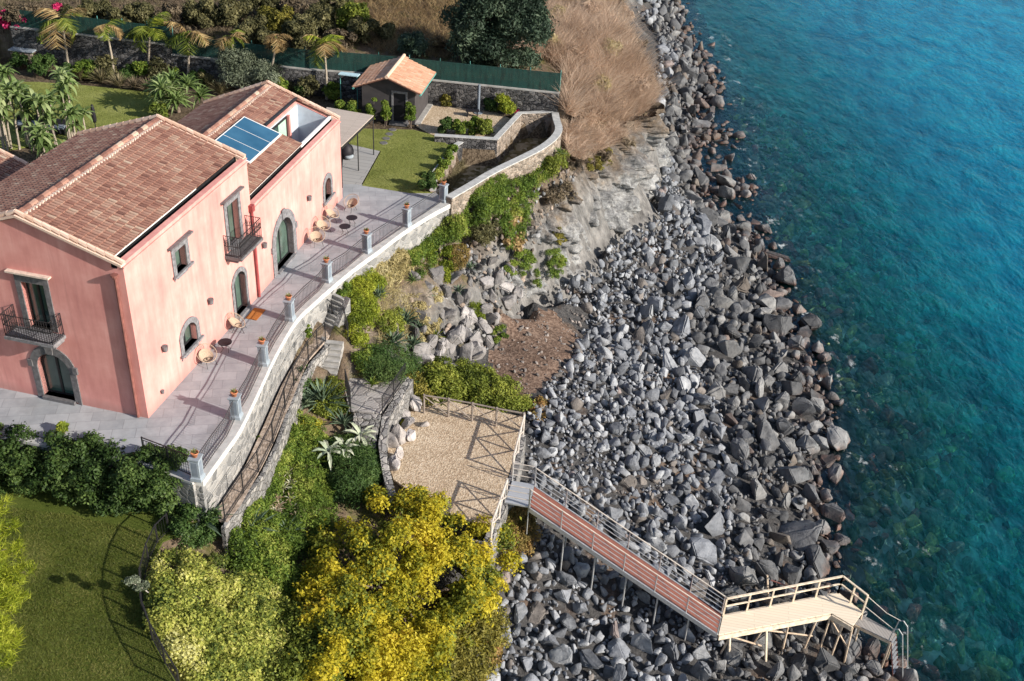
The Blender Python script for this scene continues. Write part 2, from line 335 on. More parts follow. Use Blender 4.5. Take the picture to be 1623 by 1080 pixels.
_cp = [(1060,0,SEA),(1100,80,SEA),(1130,150,SEA),(1150,220,SEA),(1180,300,SEA),(1195,380,SEA),(1235,470,SEA),(1280,560,SEA),(1310,640,SEA),(1310,740,SEA),(1300,830,SEA),(1310,900,SEA),(1320,960,SEA),(1390,1040,SEA),(1430,1085,SEA),
 (960,400,-6.6),(910,425,-6.55),(870,450,-6.5),(830,466,-6.5),(900,560,-6.6),(860,640,-6.5),(840,700,-6.4),(850,780,-6.6),(850,860,-7.3),(820,950,-8),(800,1080,-8.8),(840,540,-6.5),(780,590,-6.4),
 (440,740,-3.2),(456,690,-3.2),(500,650,-3.2),(300,900,-2.5),(270,1010,-2.8),(350,865,-2.9),(400,960,-3.9),(450,900,-4.3),(450,1060,-5.2),(560,950,-5.8),(640,1060,-7.2),(720,1000,-7.3),(780,900,-7.1),(640,850,-5.6),(600,800,-4.9),(540,780,-4.6),(500,720,-3.9),(570,710,-4.4),(760,850,-5.6),
 (560,575,-2.5),(600,560,-2.9),(640,520,-3.2),(660,450,-2.4),(620,430,-1.6),(555,475,-.9),(590,425,-1.),(640,390,-1.),(690,350,-1.),(700,420,-2.8),(740,380,-2.4),(690,500,-4.),(740,470,-4.2),(780,430,-4.),(700,582,-6.1),(770,540,-6.4),(660,600,-5.2),(650,560,-4.6),
 (930,222,-1.5),(830,300,-1.7),(870,300,-2.2),(940,280,-2.6),(1000,235,-2.8),(980,200,-1.9),(1040,180,-2.5),(1030,120,-1.),(1010,60,.3),(985,0,1.5),
 (1000,368,-6.9),(1025,300,-7.5),(880,446,-6.6),(950,385,-6.7),(910,190,-.8),(900,100,1.),(900,20,2.)]
CP = [tuple(P(*c)) for c in _cp]
def _xy(px, py, z): return tuple(P(px, py, z)[:2])
for (px, py, z, dx, dy) in ((1040,180,-2.5,1.3,1.),(1030,120,-1.,1.6,0),(1010,60,.3,1.8,0),(985,0,1.5,2,0)):
    q = P(px, py, z); CP.append((q[0]+dx, q[1]+dy, -8.6))
for q in ((20.5, 70, 1.5), (22.6, 70, -8.8), (20, 90, 2), (23, 90, -9), (20, 130, 3), (24, 130, -9), (20, 180, 4), (25, 180, -9.5)): CP.append(q)
for i in range(len(_cp)):
    if _cp[i][2] == SEA:
        q = P(*_cp[i])
        for d, dz in ((5, 1.5), (13, 4.2), (30, 9.5), (70, 16), (160, 30), (300, 45)): CP.append((q[0]+d, q[1]-d*.1, SEA-dz))
for q in ((33, -20, SEA), (40, -20, SEA-2), (60, -25, SEA-10), (16, -12, -9), (20, -20, -10), (12, -20, -8), (60, 200, SEA-12), (30, 180, SEA), (9, -14, -7.5), (6, -14, -4)): CP.append(q)
for q in ((16.6, 36, 1.6), (8, 36.8, 1.75), (-1, 37.3, 1.75), (-10, 38.8, 1.75), (-18, 40, 2.2), (-36, 44, 2.5), (12, 44, 2.2), (0, 46, 2.8), (-12, 48, 3.2), (-28, 50, 3.4), (10, 58, 3.2), (-10, 62, 4), (-40, 65, 5), (10, 90, 4), (-40, 100, 7), (10, 180, 6), (-60, 180, 9), (-60, 40, 3)): CP.append(q)
for (wx, wy) in POOLWALL[:-1]:
    CP.append((wx+.45, wy-.35, -.6))
CP = np.array(CP); _d = np.linalg.norm(CP[:, None, :2]-CP[None, :, :2], axis=2)
_w = np.linalg.solve(np.block([[-_d, np.ones((len(CP), 1))], [np.ones((1, len(CP))), np.zeros((1, 1))]]), np.append(CP[:, 2], 0))
def rbf(X, Y):
    X = np.asarray(X, float); Z = np.full(X.shape, _w[-1])
    for i in range(len(CP)): Z -= _w[i]*np.hypot(X-CP[i, 0], Y-CP[i, 1])
    return Z
gx = np.concatenate([np.arange(-64, -30, 2.), np.arange(-30, 40, .3), np.arange(40, 70, 1.5), np.arange(70, 321, 10.)])
gy = np.concatenate([np.arange(-40, -16, 1.5), np.arange(-16, 60, .3), np.arange(60, 120, 1.), np.arange(120, 221, 5.)])
GX, GY = np.meshgrid(gx, gy, indexing='ij'); GZ = rbf(GX, GY)
gnx, gny = np.gradient(GZ, gx, gy); slope = np.hypot(gnx, gny); steep = np.clip((slope-.55)/.7, 0, 1)
land = GZ > SEA-.5
nz = np.array([[mnoise.fractal(Vector((x*.35, y*.35, z*.35)), .9, 2.1, 5) for y, z in zip(gy, zr)] for x, zr in zip(gx, GZ)])
nz2 = np.array([[mnoise.ridged_multi_fractal(Vector((x*.5, y*.5, z*.28)), 1., 2., 4, 1., 2.) for y, z in zip(gy, zr)] if 8 < x < 30 else np.zeros(len(gy)) for x, zr in zip(gx, GZ)])
GZ = GZ + np.where(land, .16, .45)*nz*(1-.3*steep)
dX = GX+steep*((nz*.55)+(nz2-1.2)*.5)*land; dY = GY-steep*((nz*.5)+(nz2-1.2)*.3)*land
def flat(poly, z, shrink=.2):
    m = inpoly(GX, GY, poly) & (edgedist(GX, GY, poly) > shrink); GZ[m] = z; dX[m] = GX[m]; dY[m] = GY[m]; return m
GFLAT = TERRFRONT+COPING+POOLWALL+[(x, y+.85) for x, y in BACKW]
mg = flat(GFLAT, -.07, .5); ml = flat(lawn_low, ZL-.06, -.12); mp = flat(path_in, ZP-.07, -.2); mla = flat(landing, ZLAND-.07, .05); mgr = flat(gravel, ZG-.06, .05)
mpool = flat(pool_in, -1.35, -.15)
def carve(p0, p1, wd, dz=-.3):      # sink the ground under a flight of steps
    a, b = np.array(p0), np.array(p1); e = b[:2]-a[:2]; t = ((GX-a[0])*e[0]+(GY-a[1])*e[1])/(e@e); d = np.abs((GX-a[0])*e[1]-(GY-a[1])*e[0])/np.linalg.norm(e)
    m = (t > -.15) & (t < 1.1) & (d < wd/2+.15); zz = a[2]+(b[2]-a[2])*np.clip(t, 0, 1)+dz; GZ[m] = np.minimum(GZ[m], zz[m])
carve(P(516, 517, ZP), P(537, 468, -.45), .95); carve(P(520, 596, -2.85), P(531, 540, ZP-.02), .9); carve(P(574, 712, ZLAND-.85), P(583, 656, ZLAND), 1.2); carve(P(283, 792, ZL), P(276, 753, -.1), 1.1)
nX, nY = len(gx), len(gy)
def steep_at(x, y): return steep[np.clip(np.searchsorted(gx, x)-1, 0, nX-1), np.clip(np.searchsorted(gy, y)-1, 0, nY-1)]
def hz(x, y):
    i = np.clip(np.searchsorted(gx, x)-1, 0, nX-2); j = np.clip(np.searchsorted(gy, y)-1, 0, nY-2)
    fx = (x-gx[i])/(gx[i+1]-gx[i]); fy = (y-gy[j])/(gy[j+1]-gy[j])
    return (GZ[i, j]*(1-fx)+GZ[i+1, j]*fx)*(1-fy)+(GZ[i, j+1]*(1-fx)+GZ[i+1, j+1]*fx)*fy
def T(px, py, up=0.):            # the point of the terrain (raised by up) seen at a pixel
    d = ray(px, py); t = (9-CAM[2])/d[2]; prev = t
    for _ in range(700):
        q = CAM+d*t
        if q[2] < hz(q[0], q[1])+up: break
        prev = t; t += .25
    lo, hi = prev, t
    for _ in range(14):
        m = (lo+hi)/2; q = CAM+d*m
        if q[2] < hz(q[0], q[1])+up: hi = m
        else: lo = m
    return CAM+d*hi
def mk_ground():
    t = NT('rocky_ground'); p = t.pos(); g = t.n('NewGeometry'); nzv = t.n('SeparateXYZ', {0: g.outputs['Normal']}).outputs[2]; z = t.n('SeparateXYZ', {0: p}).outputs[2]
    n = t.noise(p, .9, 6, .65); n2 = t.noise(p, 5, 5, .7); n3 = t.noise(t.map(p, (1, 1, .35)), 1.6, 6, .7)
    soil = t.ramp(t.math('ADD', t.math('MULTIPLY', n, .5), t.math('MULTIPLY', n2, .5)), [(.32, (.085, .062, .042)), (.5, (.17, .125, .085)), (.68, (.29, .225, .155))])
    grass = t.ramp(n2, [(.35, (.06, .065, .02)), (.65, (.14, .13, .05))]); soil = t.mix(t.n('MapRange', {0: n, 1: .5, 2: .62}).outputs[0], soil, grass)
    peb = t.ramp(n2, [(.3, (.03, .029, .03)), (.6, (.09, .087, .086)), (.8, (.17, .16, .15))])
    brn = t.ramp(n2, [(.3, (.09, .06, .045)), (.7, (.21, .15, .11))]); peb = t.mix(t.n('MapRange', {0: t.noise(p, .35, 3), 1: .58, 2: .7}).outputs[0], peb, brn)
    rock = t.ramp(n3, [(.28, (.05, .047, .047)), (.45, (.14, .135, .13)), (.6, (.235, .225, .215)), (.78, (.34, .32, .30))])
    rockb = t.ramp(n3, [(.3, (.055, .042, .033)), (.5, (.14, .108, .08)), (.7, (.25, .20, .15))])
    up = t.n('MapRange', {0: t.math('ADD', z, t.math('MULTIPLY', n, 2.5)), 1: -2.8, 2: -.8}).outputs[0]; rock = t.mix(up, rock, rockb)
    low = t.n('MapRange', {0: z, 1: -6.2, 2: -5.4}).outputs[0]; fl = t.mix(low, peb, soil)
    st = t.n('MapRange', {0: t.math('ADD', nzv, t.math('MULTIPLY', t.math('SUBTRACT', n2, .5), .25)), 1: .86, 2: .7}).outputs[0]
    c = t.mix(st, fl, rock)
    bed = t.ramp(t.math('ADD', t.math('MULTIPLY', t.noise(p, .45, 5, .6), .6), t.math('MULTIPLY', t.noise(p, 1.7, 4), .4)), [(.38, (.035, .04, .025)), (.46, (.20, .20, .12)), (.52, (.5, .5, .38)), (.64, (.8, .82, .7))])
    c = t.mix(t.n('MapRange', {0: z, 1: SEA-.2, 2: SEA-1.2}).outputs[0], c, bed)
    return t.fin(c, .95, t.bump(t.math('ADD', n2, t.math('MULTIPLY', n3, .8)), .8, .15), 0, .1)
M['ground'] = mk_ground()
M['soil'] = mk_gravel('garden_soil', (.05, .036, .024), (.10, .075, .05), (.17, .13, .09), 10)
_sk = np.clip((steep-.15)/.4, 0, 1)*((GX > 10.5) & (GY > 19) & (GY < 82) & (GZ > -8.6) & (GZ < 2)); _sk *= ~(mg | mpool); V = np.stack([np.where(_sk > 0, GX, dX), np.where(_sk > 0, GY, dY), GZ-1.3*_sk], -1).reshape(-1, 3); idx = np.arange(nX*nY).reshape(nX, nY)
Q = np.stack([idx[:-1, :-1], idx[1:, :-1], idx[1:, 1:], idx[:-1, 1:]], -1).reshape(-1, 4)
terrain = np_mesh('ground', V, Q.ravel(), 4, [M['ground'], M['soil'], M['dirt']], smooth=True); terrain['kind'] = 'structure'
_c = (GX[:-1, :-1]+.15, GY[:-1, :-1]+.15); dirt_poly = W2([(770, 575), (800, 520), (835, 480), (880, 470), (935, 500), (905, 560), (860, 600), (830, 640), (790, 610)], -6.5)
mi = np.where(inpoly(_c[0], _c[1], GARDEN), 1, 0); _w = np.array([[(mnoise.noise(Vector((a*.6, c*.6, 2)))*.9, mnoise.noise(Vector((a*.6, c*.6, 7)))*.9) if 8 < a < 24 and 8 < c < 30 else (0, 0) for c in gy[:-1]] for a in gx[:-1]]); mi = np.where(inpoly(_c[0]+_w[..., 0], _c[1]+_w[..., 1], dirt_poly), 2, mi)
terrain.data.polygons.foreach_set('material_index', mi.ravel().astype(np.int32))
def sheet(name, poly, z, mat, thick=.05):
    o = MB().prism(poly, z-thick, z).build(name, mat); o['kind'] = 'structure'; return o
# sea: rippled surface over absorbing water
def mk_sea():
    t = NT('sea_water'); p = t.pos(); dep = t.tint()
    w1 = t.noise(t.map(p, (1., .5, 1), (0, 0, .5)), .5, 5, .6, dist=.3); w2 = t.noise(t.map(p, (1., .45, 1), (0, 0, .3)), 2.4, 4, .6); w3 = t.noise(t.map(p, (1, .35, 1), (0, 0, .6)), .07, 3)
    h = t.math('ADD', t.math('MULTIPLY', w1, .9), t.math('MULTIPLY', w2, .3)); nr = t.bump(h, 1., .36)
    fr = t.n('Fresnel', {'IOR': 1.33, 'Normal': nr}); gl = t.n('BsdfGlossy', {'Color': (.45, .78, 1, 1), 'Roughness': .1, 'Normal': nr})
    tr = t.n('BsdfTransparent', {'Color': (.96, 1, 1, 1)})
    dc = t.ramp(t.math('ADD', t.math('MULTIPLY', w1, .6), t.math('MULTIPLY', w3, .4)), [(.36, (.0, .20, .39)), (.5, (.004, .39, .66)), (.64, (.02, .60, .84))])
    dc = t.mix(t.n('MapRange', {0: dep, 1: .08, 2: .5}).outputs[0], t.ramp(w1, [(.36, (.0, .20, .21)), (.5, (.005, .37, .37)), (.64, (.02, .52, .50))]), dc)
    sc = t.n('BsdfDiffuse', {'Color': dc, 'Normal': nr}); k = t.n('MapRange', {0: dep, 1: .0, 2: 1., 3: .0, 4: .5}).outputs[0]
    body = t.n('MixShader', {0: k, 1: tr.outputs[0], 2: sc.outputs[0]})
    mx = t.n('MixShader', {0: fr.outputs[0], 1: body.outputs[0], 2: gl.outputs[0]})
    fn = t.noise(t.map(p, (1, .6, 1)), 1.1, 6, .7); fm = t.math('MULTIPLY', t.n('MapRange', {0: fn, 1: .605, 2: .71}).outputs[0], t.n('MapRange', {0: dep, 1: .16, 2: .03}).outputs[0])
    foam = t.n('BsdfDiffuse', {'Color': (.75, .8, .8, 1)}); m2 = t.n('MixShader', {0: t.math('MULTIPLY', fm, .8), 1: mx.outputs[0], 2: foam.outputs[0]}); t.set(t.out.inputs[0], m2.outputs[0])
    va = t.n('VolumeAbsorption', {'Color': C4((.0, .94, .955)), 'Density': .2}); t.set(t.out.inputs[1], va.outputs[0]); return t.m
M['sea'] = mk_sea()
sx = np.concatenate([np.arange(-70, 18, 8.), np.arange(18, 56, .6), np.arange(56, 96, 4.), np.arange(96, 331, 13.)]); sy = np.concatenate([np.arange(-45, -16, 4.), np.arange(-16, 125, .6), np.arange(125, 236, 10.)])
SX, SY = np.meshgrid(sx, sy, indexing='ij'); dpt = np.clip((SEA-hz(SX, SY))/12., 0, 1); nv = SX.size; A_, B_ = SX.shape
ii = np.arange(nv).reshape(A_, B_); rim = np.concatenate([ii[:, 0], ii[-1, 1:], ii[-2::-1, -1], ii[0, -2:0:-1]])
sv = np.stack([SX, SY, np.full(SX.shape, SEA)], -1).reshape(-1, 3); low = sv[rim].copy(); low[:, 2] = -80; top = np.stack([ii[:-1, :-1], ii[1:, :-1], ii[1:, 1:], ii[:-1, 1:]], -1).reshape(-1, 4)
nr_ = len(rim); side = [(int(rim[(k+1) % nr_]), int(rim[k]), nv+k, nv+(k+1) % nr_) for k in range(nr_)]
_me = bpy.data.meshes.new('sea'); _me.from_pydata([tuple(q) for q in np.concatenate([sv, low])], [], [tuple(int(a) for a in q) for q in top]+side+[tuple(range(nv+nr_-1, nv-1, -1))]); _me.materials.append(M['sea'])
_at = _me.attributes.new('tint', 'FLOAT', 'POINT'); _at.data.foreach_set('value', np.concatenate([dpt.ravel(), np.ones(nr_)]).astype(np.float32)); sea = bpy.data.objects.new('sea', _me); COL.objects.link(sea); sea['kind'] = 'structure'
# the cliff face below the garden and along the coast: blocky displaced rock
LIP = [tuple(P(*c)) for c in ((700, 352, -1.5), (745, 335, -1.6), (790, 318, -1.6), (830, 296, -1.6), (870, 284, -1.8), (920, 262, -2.0), (960, 244, -2.2), (1000, 220, -2.4), (1040, 184, -2.6))]+[(24.1, 45.2, -2.), (23.7, 48, -1.1), (23.4, 50.5, -.4), (22.9, 53.2, .2), (22, 57, 1.), (21.4, 61, 1.5), (20.9, 68, 1.7), (20.7, 80, 2)]
LOWC = [tuple(P(*c)) for c in ((706, 470, -4.4), (752, 455, -5.), (800, 468, -6.4), (838, 468, -6.9), (880, 450, -7), (918, 427, -7.), (957, 388, -7.2), (1004, 368, -7.5), (1030, 300, -8.2))]+[(25.4, 45.3, -9), (25.3, 48, -9), (25, 50.5, -9), (24.6, 53.4, -9), (24, 57, -9), (23.5, 61, -9), (23.1, 68, -9), (23, 80, -9)]
LS, BS = np.array(smooth_pl3(LIP, 26)), np.array(smooth_pl3(LOWC, 26)); NU, NV_ = len(LS), 84
fv = np.linspace(-.06, 1.08, NV_)[None, :, None]; bulge = np.sin(np.clip(fv, 0, 1)*pi)
cv = LS[:, None]*(1-fv)+BS[:, None]*fv; dn = np.gradient(LS, axis=0); on = np.stack([dn[:, 1], -dn[:, 0], np.zeros(NU)], -1); on /= np.linalg.norm(on, axis=1, keepdims=True); on = on[:, None]
cv = cv+on*(bulge*.55+.15)
def cdis(q):
    v = Vector(q); a = mnoise.voronoi(Vector((q[0]*.42, q[1]*.42, q[2]*.30)))[0]; b = mnoise.voronoi(Vector((q[0]*1.3, q[1]*1.3, q[2]*.8)))[0]
    vv = mnoise.voronoi(Vector((q[0]*.55+3, q[1]*.55, q[2]*.5)))[1]; vw = mnoise.voronoi(Vector((q[0]*1.25, q[1]*1.25+7, q[2]*.9)))[1]
    return (mnoise.cell(vv[0]*3.7)-.5)*.55+(mnoise.cell(vw[0]*5.1)-.5)*.26+(a[1]-a[0])*.7+(b[1]-b[0])*.28+mnoise.fractal(v*.5, .9, 2, 5)*.5+mnoise.ridged_multi_fractal(Vector((q[0]*.8, q[1]*.8, q[2]*.22)), 1, 2, 3, 1, 2)*.12
dis = np.array([cdis(q) for q in cv.reshape(-1, 3)]).reshape(NU, NV_, 1)
cv = cv+on*(dis-.5)*1.55*np.clip(1.15-np.abs(fv-.5)*.5, .5, 1); ci = np.arange(NU*NV_).reshape(NU, NV_)
def mk_cliff():
    t = NT('cliff_rock'); p = t.pos(); z = t.n('SeparateXYZ', {0: p}).outputs[2]; n = t.noise(p, .7, 6, .65); n2 = t.noise(p, 4, 6, .7); st = t.noise(t.map(p, (.5, .5, 2.2), (.3, .1, 0)), 1.1, 5, .65)
    e = t.n('TexVoronoi', {'Vector': t.map(p, (1, 1, .6)), 'Scale': .7}, feature='DISTANCE_TO_EDGE').outputs['Distance']
    k = t.math('ADD', t.math('MULTIPLY', n, .4), t.math('ADD', t.math('MULTIPLY', n2, .3), t.math('MULTIPLY', st, .3)))
    g = t.ramp(k, [(.36, (.045, .045, .048)), (.46, (.17, .17, .172)), (.54, (.32, .32, .318)), (.66, (.48, .478, .47))]); b = t.ramp(k, [(.36, (.05, .038, .028)), (.5, (.13, .10, .075)), (.64, (.26, .21, .16))])
    c = t.mix(t.n('MapRange', {0: t.math('ADD', z, t.math('MULTIPLY', t.math('SUBTRACT', n, .5), 6.)), 1: -4.4, 2: -2.6}).outputs[0], g, b); c = t.mix(t.math('MULTIPLY', t.n('MapRange', {0: e, 1: .04, 2: 0.}).outputs[0], t.n('MapRange', {0: st, 1: .5, 2: .62}).outputs[0]), c, t.mix(1., c, (.5, .48, .47), 'MULTIPLY'))  # cell edges darkened: shade of the cracks painted into the rock colour
    return t.fin(c, .95, t.bump(t.math('ADD', n2, t.math('MULTIPLY', st, .7)), .9, .18), 0, .1)
M['cliff'] = mk_cliff()
cq = np.stack([ci[:-1, :-1], ci[:-1, 1:], ci[1:, 1:], ci[1:, :-1]], -1).reshape(-1, 4); cliff = np_mesh('cliff', cv.reshape(-1, 3), cq.ravel(), 4, M['cliff']); cliff['kind'] = 'structure'
# ------------------------------------------------------------------ the pink villa
YM, YW = 1.361, 1.384
Um = np.array([cos(YM), sin(YM), 0]); Wm = np.array([-Um[1], Um[0], 0]); Uw = np.array([cos(YW), sin(YW), 0]); Ww = np.array([-Uw[1], Uw[0], 0]); W0 = 10.0*Um; ZV = np.array([0, 0, 1.])
class Fr:      # a wall plane: a along it, z up, off outwards
    def __init__(s, o, a, out): s.o = np.asarray(o, float); s.a = a; s.out = out
    def p(s, a, z, off=0.): return s.o+s.a*a+ZV*z+s.out*off
FM = Fr((0, 0, 0), Um, -Wm); FG = Fr((0, 0, 0), Wm, -Um); FWg = Fr(W0, Uw, -Ww)
def extr(mb, fr, pts, o0, o1, **k):
    a = sum(pts[i][0]*pts[(i+1) % len(pts)][1]-pts[(i+1) % len(pts)][0]*pts[i][1] for i in range(len(pts)))
    b = [fr.p(x, z, o0) for x, z in pts]; t = [fr.p(x, z, o1) for x, z in pts]
    nrm = np.cross(fr.a, ZV)*(1 if a > 0 else -1)
    if np.dot(nrm, fr.out)*(o1-o0) < 0: b = b[::-1]; t = t[::-1]
    return mb.hexa(b, t, **k)
def ring(mb, fr, inner, outer, o0, o1, **k):
    n = len(inner)
    for i in range(n-1): extr(mb, fr, [inner[i], inner[i+1], outer[i+1], outer[i]], o0, o1, **k)
def rect(c, w, z0, z1): return [(c-w/2, z0), (c-w/2, z1), (c+w/2, z1), (c+w/2, z0)]
def arch(c, w, z0, z1, rise, n=12):
    zs = z1-rise; pts = [(c-w/2, z0)]
    if rise >= w/2-.01: pts += [(c-w/2*cos(pi*i/n), zs+rise*sin(pi*i/n)) for i in range(n+1)]
    else:
        r = (w*w/4+rise*rise)/(2*rise); a0 = math.asin(w/2/r); pts += [(c+r*sin(-a0+2*a0*i/n), zs-(r-rise)+r*cos(-a0+2*a0*i/n)) for i in range(n+1)]
    return pts+[(c+w/2, z0)]
villa = thing('pink_villa', 'pink stucco two-storey villa with tiled roofs and stone door surrounds above the terrace', 'house', (0, 0, 0))
def body(name, org, A, B, prof, L, cuts):
    mb = MB(); mb.hexa([org+B*y+ZV*z for y, z in prof], [org+A*L+B*y+ZV*z for y, z in prof]); o = mb.build(name, M['stucco'], villa)
    bmx = bmesh.new(); bmx.from_mesh(o.data); bmesh.ops.recalc_face_normals(bmx, faces=bmx.faces); bmx.to_mesh(o.data); bmx.free()
    tmp = []
    for fr, pts, depth in cuts:
        c = MB(); extr(c, fr, pts, *(depth if isinstance(depth, tuple) else (-depth, .3))); co = c.build('cut', M['stucco'])
        b2 = bmesh.new(); b2.from_mesh(co.data); bmesh.ops.recalc_face_normals(b2, faces=b2.faces); b2.to_mesh(co.data); b2.free()
        md = o.modifiers.new('cut', 'BOOLEAN'); md.operation = 'DIFFERENCE'; md.solver = 'EXACT'; md.object = co; tmp.append(co)
    dg = bpy.context.evaluated_depsgraph_get(); me = bpy.data.meshes.new_from_object(o.evaluated_get(dg)); o.modifiers.clear(); o.data = me
    for t in tmp: bpy.data.objects.remove(t)
    return o
OPEN = []      # fr, inner outline, outer outline, kind
d1 = dict(fr=FM, inn=arch(8.25, 1.12, .12, 2.2, .42), out=arch(8.25, 1.5, .0, 2.42, .55), kind='door')
w1 = dict(fr=FM, inn=arch(3.68, 1.12, 1.12, 2.2, .42), out=arch(3.68, 1.62, .86, 2.45, .55), kind='window', sill=True)
w2 = dict(fr=FM, inn=rect(3.78, .82, 4.72, 5.7), out=rect(3.78, 1.3, 4.5, 5.98), kind='window', sill=True, lintel=(2.92, 4.66, 6.0))
d2 = dict(fr=FM, inn=rect(8.28, 1.05, 3.62, 5.66), out=rect(8.28, 1.5, 3.62, 5.93), kind='door', lintel=(7.32, 9.2, 5.96))
g1 = dict(fr=FG, inn=arch(3.86, 1.42, .14, 2.25, .66), out=arch(3.86, 1.96, .0, 2.62, .96), kind='door', key=True, dark=True)
g2 = dict(fr=FG, inn=rect(3.98, .98, 3.4, 5.42), out=rect(3.98, 1.42, 3.36, 5.74), kind='door', lintel=(3.1, 4.92, 5.8), dark=True)
d3 = dict(fr=FWg, inn=arch(3.22, 2.1, .1, 2.5, 1.04), out=arch(3.22, 2.9, .0, 2.92, 1.43), kind='door', key=True)
w3 = dict(fr=FWg, inn=arch(9.12, .92, .95, 2.1, .46), out=arch(9.12, 1.4, .7, 2.38, .66), kind='window', sill=True)
MAIN_P = [(0, 0), (0, 6.97), (.24, 6.97), (.24, 6.7), (.5, 6.7), (.5, 7.0), (4, 8.12), (8, 6.78), (8, 0)]
WING_P = [(0, 0), (0, 4.63), (.26, 4.63), (.26, 4.3), (.46, 4.3), (.46, 4.72), (3.95, 5.92), (7.6, 4.4), (7.6, 0)]
cuts = lambda L: [(d['fr'], d['inn'], .36) for d in L]
body('wall', np.zeros(3), Um, Wm, MAIN_P, 9.98, cuts([d1, w1, w2, d2, g1, g2]))
# the wing: roof terrace cut out of its seaward slope
RT0, RT1, RY0, RY1, RZ = 7.08, 10.98, .52, 2.27, 2.95
wg = body('wall', W0, Uw, Ww, WING_P, 11.27, cuts([d3, w3])+[(Fr(W0, Uw, Ww), [(RT0, RZ), (RT0, 9), (RT1, 9), (RT1, RZ)], (RY0, RY1))])

def opening(d):
    fr, inn, out = d['fr'], d['inn'], d['out']; st = M['lava'] if d.get('dark') else M['lava_light']
    mb = MB(); ring(mb, fr, inn, out, -.25, .05)
    if d['kind'] == 'window':      # close the surround under the opening
        extr(mb, fr, [(inn[0][0], out[0][1]), (inn[0][0], inn[0][1]), (inn[-1][0], inn[-1][1]), (inn[-1][0], out[-1][1])], -.25, .05)
    else: extr(mb, fr, [(inn[0][0]+.003, out[0][1]+.004), (inn[0][0]+.003, inn[0][1]), (inn[-1][0]-.003, inn[-1][1]), (inn[-1][0]-.003, out[-1][1]+.004)], -.3, .16)
    if d.get('key'):
        k = max(range(len(inn)), key=lambda i: inn[i][1]); x, z = inn[k]; zo = max(q[1] for q in out)
        extr(mb, fr, [(x-.14, z+.02), (x-.19, zo+.1), (x+.19, zo+.1), (x+.14, z+.02)], .052, .1)
        for q in (out[1], out[-2]): extr(mb, fr, rect(q[0], .2, q[1]-.14, q[1]+.16), -.1, .09)
    o = mb.build(d['kind'], st, villa)
    if 'lintel' in d:
        a, b, z = d['lintel']; MB().obox(fr.p(a, z, 0), fr.a*(b-a), fr.out*.2, ZV*.07).build('lintel', M['lava'] if not d.get('dark') else M['mortar'], o)
    if d.get('sill'):
        a = out[0][0]-.1; b = out[-1][0]+.1; m2 = MB(); m2.obox(fr.p(a, inn[0][1]-.06, .052), fr.a*(b-a), fr.out*.1, ZV*.09); m2.build('sill', M['lava_light'], o)
    sash = MB(); c = (inn[0][0]+inn[-1][0])/2; sc = lambda k: [(c+(x-c)*k, inn[0][1]+(z-inn[0][1])*(1-(1-k)*.7)+(0 if i not in (0, len(inn)-1) else 0)) for i, (x, z) in enumerate(inn)]
    ring(sash, fr, sc(.9), inn, -.3, -.24); extr(sash, fr, [(inn[0][0], inn[0][1]), (inn[0][0], inn[0][1]+.08), (inn[-1][0], inn[-1][1]+.08), (inn[-1][0], inn[-1][1])], -.3, -.236)
    w = inn[-1][0]-inn[0][0]
    zt = max(z for x, z in inn)
    extr(sash, fr, [(c-.05, inn[0][1]+.08), (c-.05, zt-.05), (c+.05, zt-.05), (c+.05, inn[0][1]+.08)], -.3, -.232)
    sash.build('sash', M['darkframe'], o)
    g = MB(); g.add([fr.p(x, z, -.27) for x, z in inn][::1], [tuple(range(len(inn)))]); g.build('pane', M['glass'] if d.get('dark') else M['glass_reflection'], o)
for d in (d1, w1, w2, d2, g1, g2, d3, w3): opening(d)
# tiled roofs
def tile_roof(name, O, A, D, L, S, mat, holes=(), pitch=.172, course=.33, parent=villa, seed=1):
    A = np.asarray(A, float); D = np.asarray(D, float); N = np.cross(A, D); N = N if N[2] > 0 else -N
    r = random.Random(seed); base = MB(); mb = MB(); nc = int(L/pitch); nr = int(math.ceil(S/course))
    inh = lambda a, s: any(h[0] < a < h[1] and h[2] < s < h[3] for h in holes)
    na = 40; ns = 12 if not holes else 40
    if holes: es = sorted({0, S, *[h[2] for h in holes], *[h[3] for h in holes]}); ea = sorted({0, L, *[h[0] for h in holes], *[h[1] for h in holes]})
    else: es = [0, S]; ea = [0, L]
    for i in range(len(ea)-1):
        for j in range(len(es)-1):
            if inh((ea[i]+ea[i+1])/2, (es[j]+es[j+1])/2): continue
            base.obox(O+A*ea[i]+D*es[j]-N*.05, A*(ea[i+1]-ea[i]), D*(es[j+1]-es[j]), N*.06)
    bo = base.build(name, M['tilebase'], parent)
    for i in range(nc):
        jit = r.uniform(-.012, .012)
        for j in range(nr):
            a = (i+.5)*L/nc+jit; s0 = j*course; s1 = min(s0+course*1.14, S+.04)
            if inh(a, s0+.1) or inh(a, (s0+s1)/2): continue
            w0, w1_ = .056+r.uniform(0, .006), .073+r.uniform(0, .008); tn = min(1, max(0, r.gauss(.5, .15))); vs = []
            for s_, w_, up in ((s0, w0, .012), (s1, w1_, .04)):
                for k in range(6): th = pi*k/5; vs.append(O+A*(a-w_*cos(th))+D*s_+N*(up+w_*.85*sin(th)))
            mb.add(vs, [(k, k+1, 7+k, 6+k) for k in range(5)]+[(6, 7, 8, 9, 10, 11)], tint=tn)
    mb.build('tile_course', mat, bo); return bo
def roof_dir(p0, p1):
    d = np.asarray(p1, float)-np.asarray(p0, float); l = np.linalg.norm(d); return d/l, l
MR = lambda s, y, z: Um*s+Wm*y+ZV*z
WR = lambda s, y, z: W0+Uw*s+Ww*y+ZV*z
dd, ll = roof_dir(MR(0, 3.95, 8.22), MR(0, .45, 7.11)); tile_roof('roof', MR(-.06, 3.95, 8.22), Um, dd, 10.0, ll, M['tile'], seed=2)
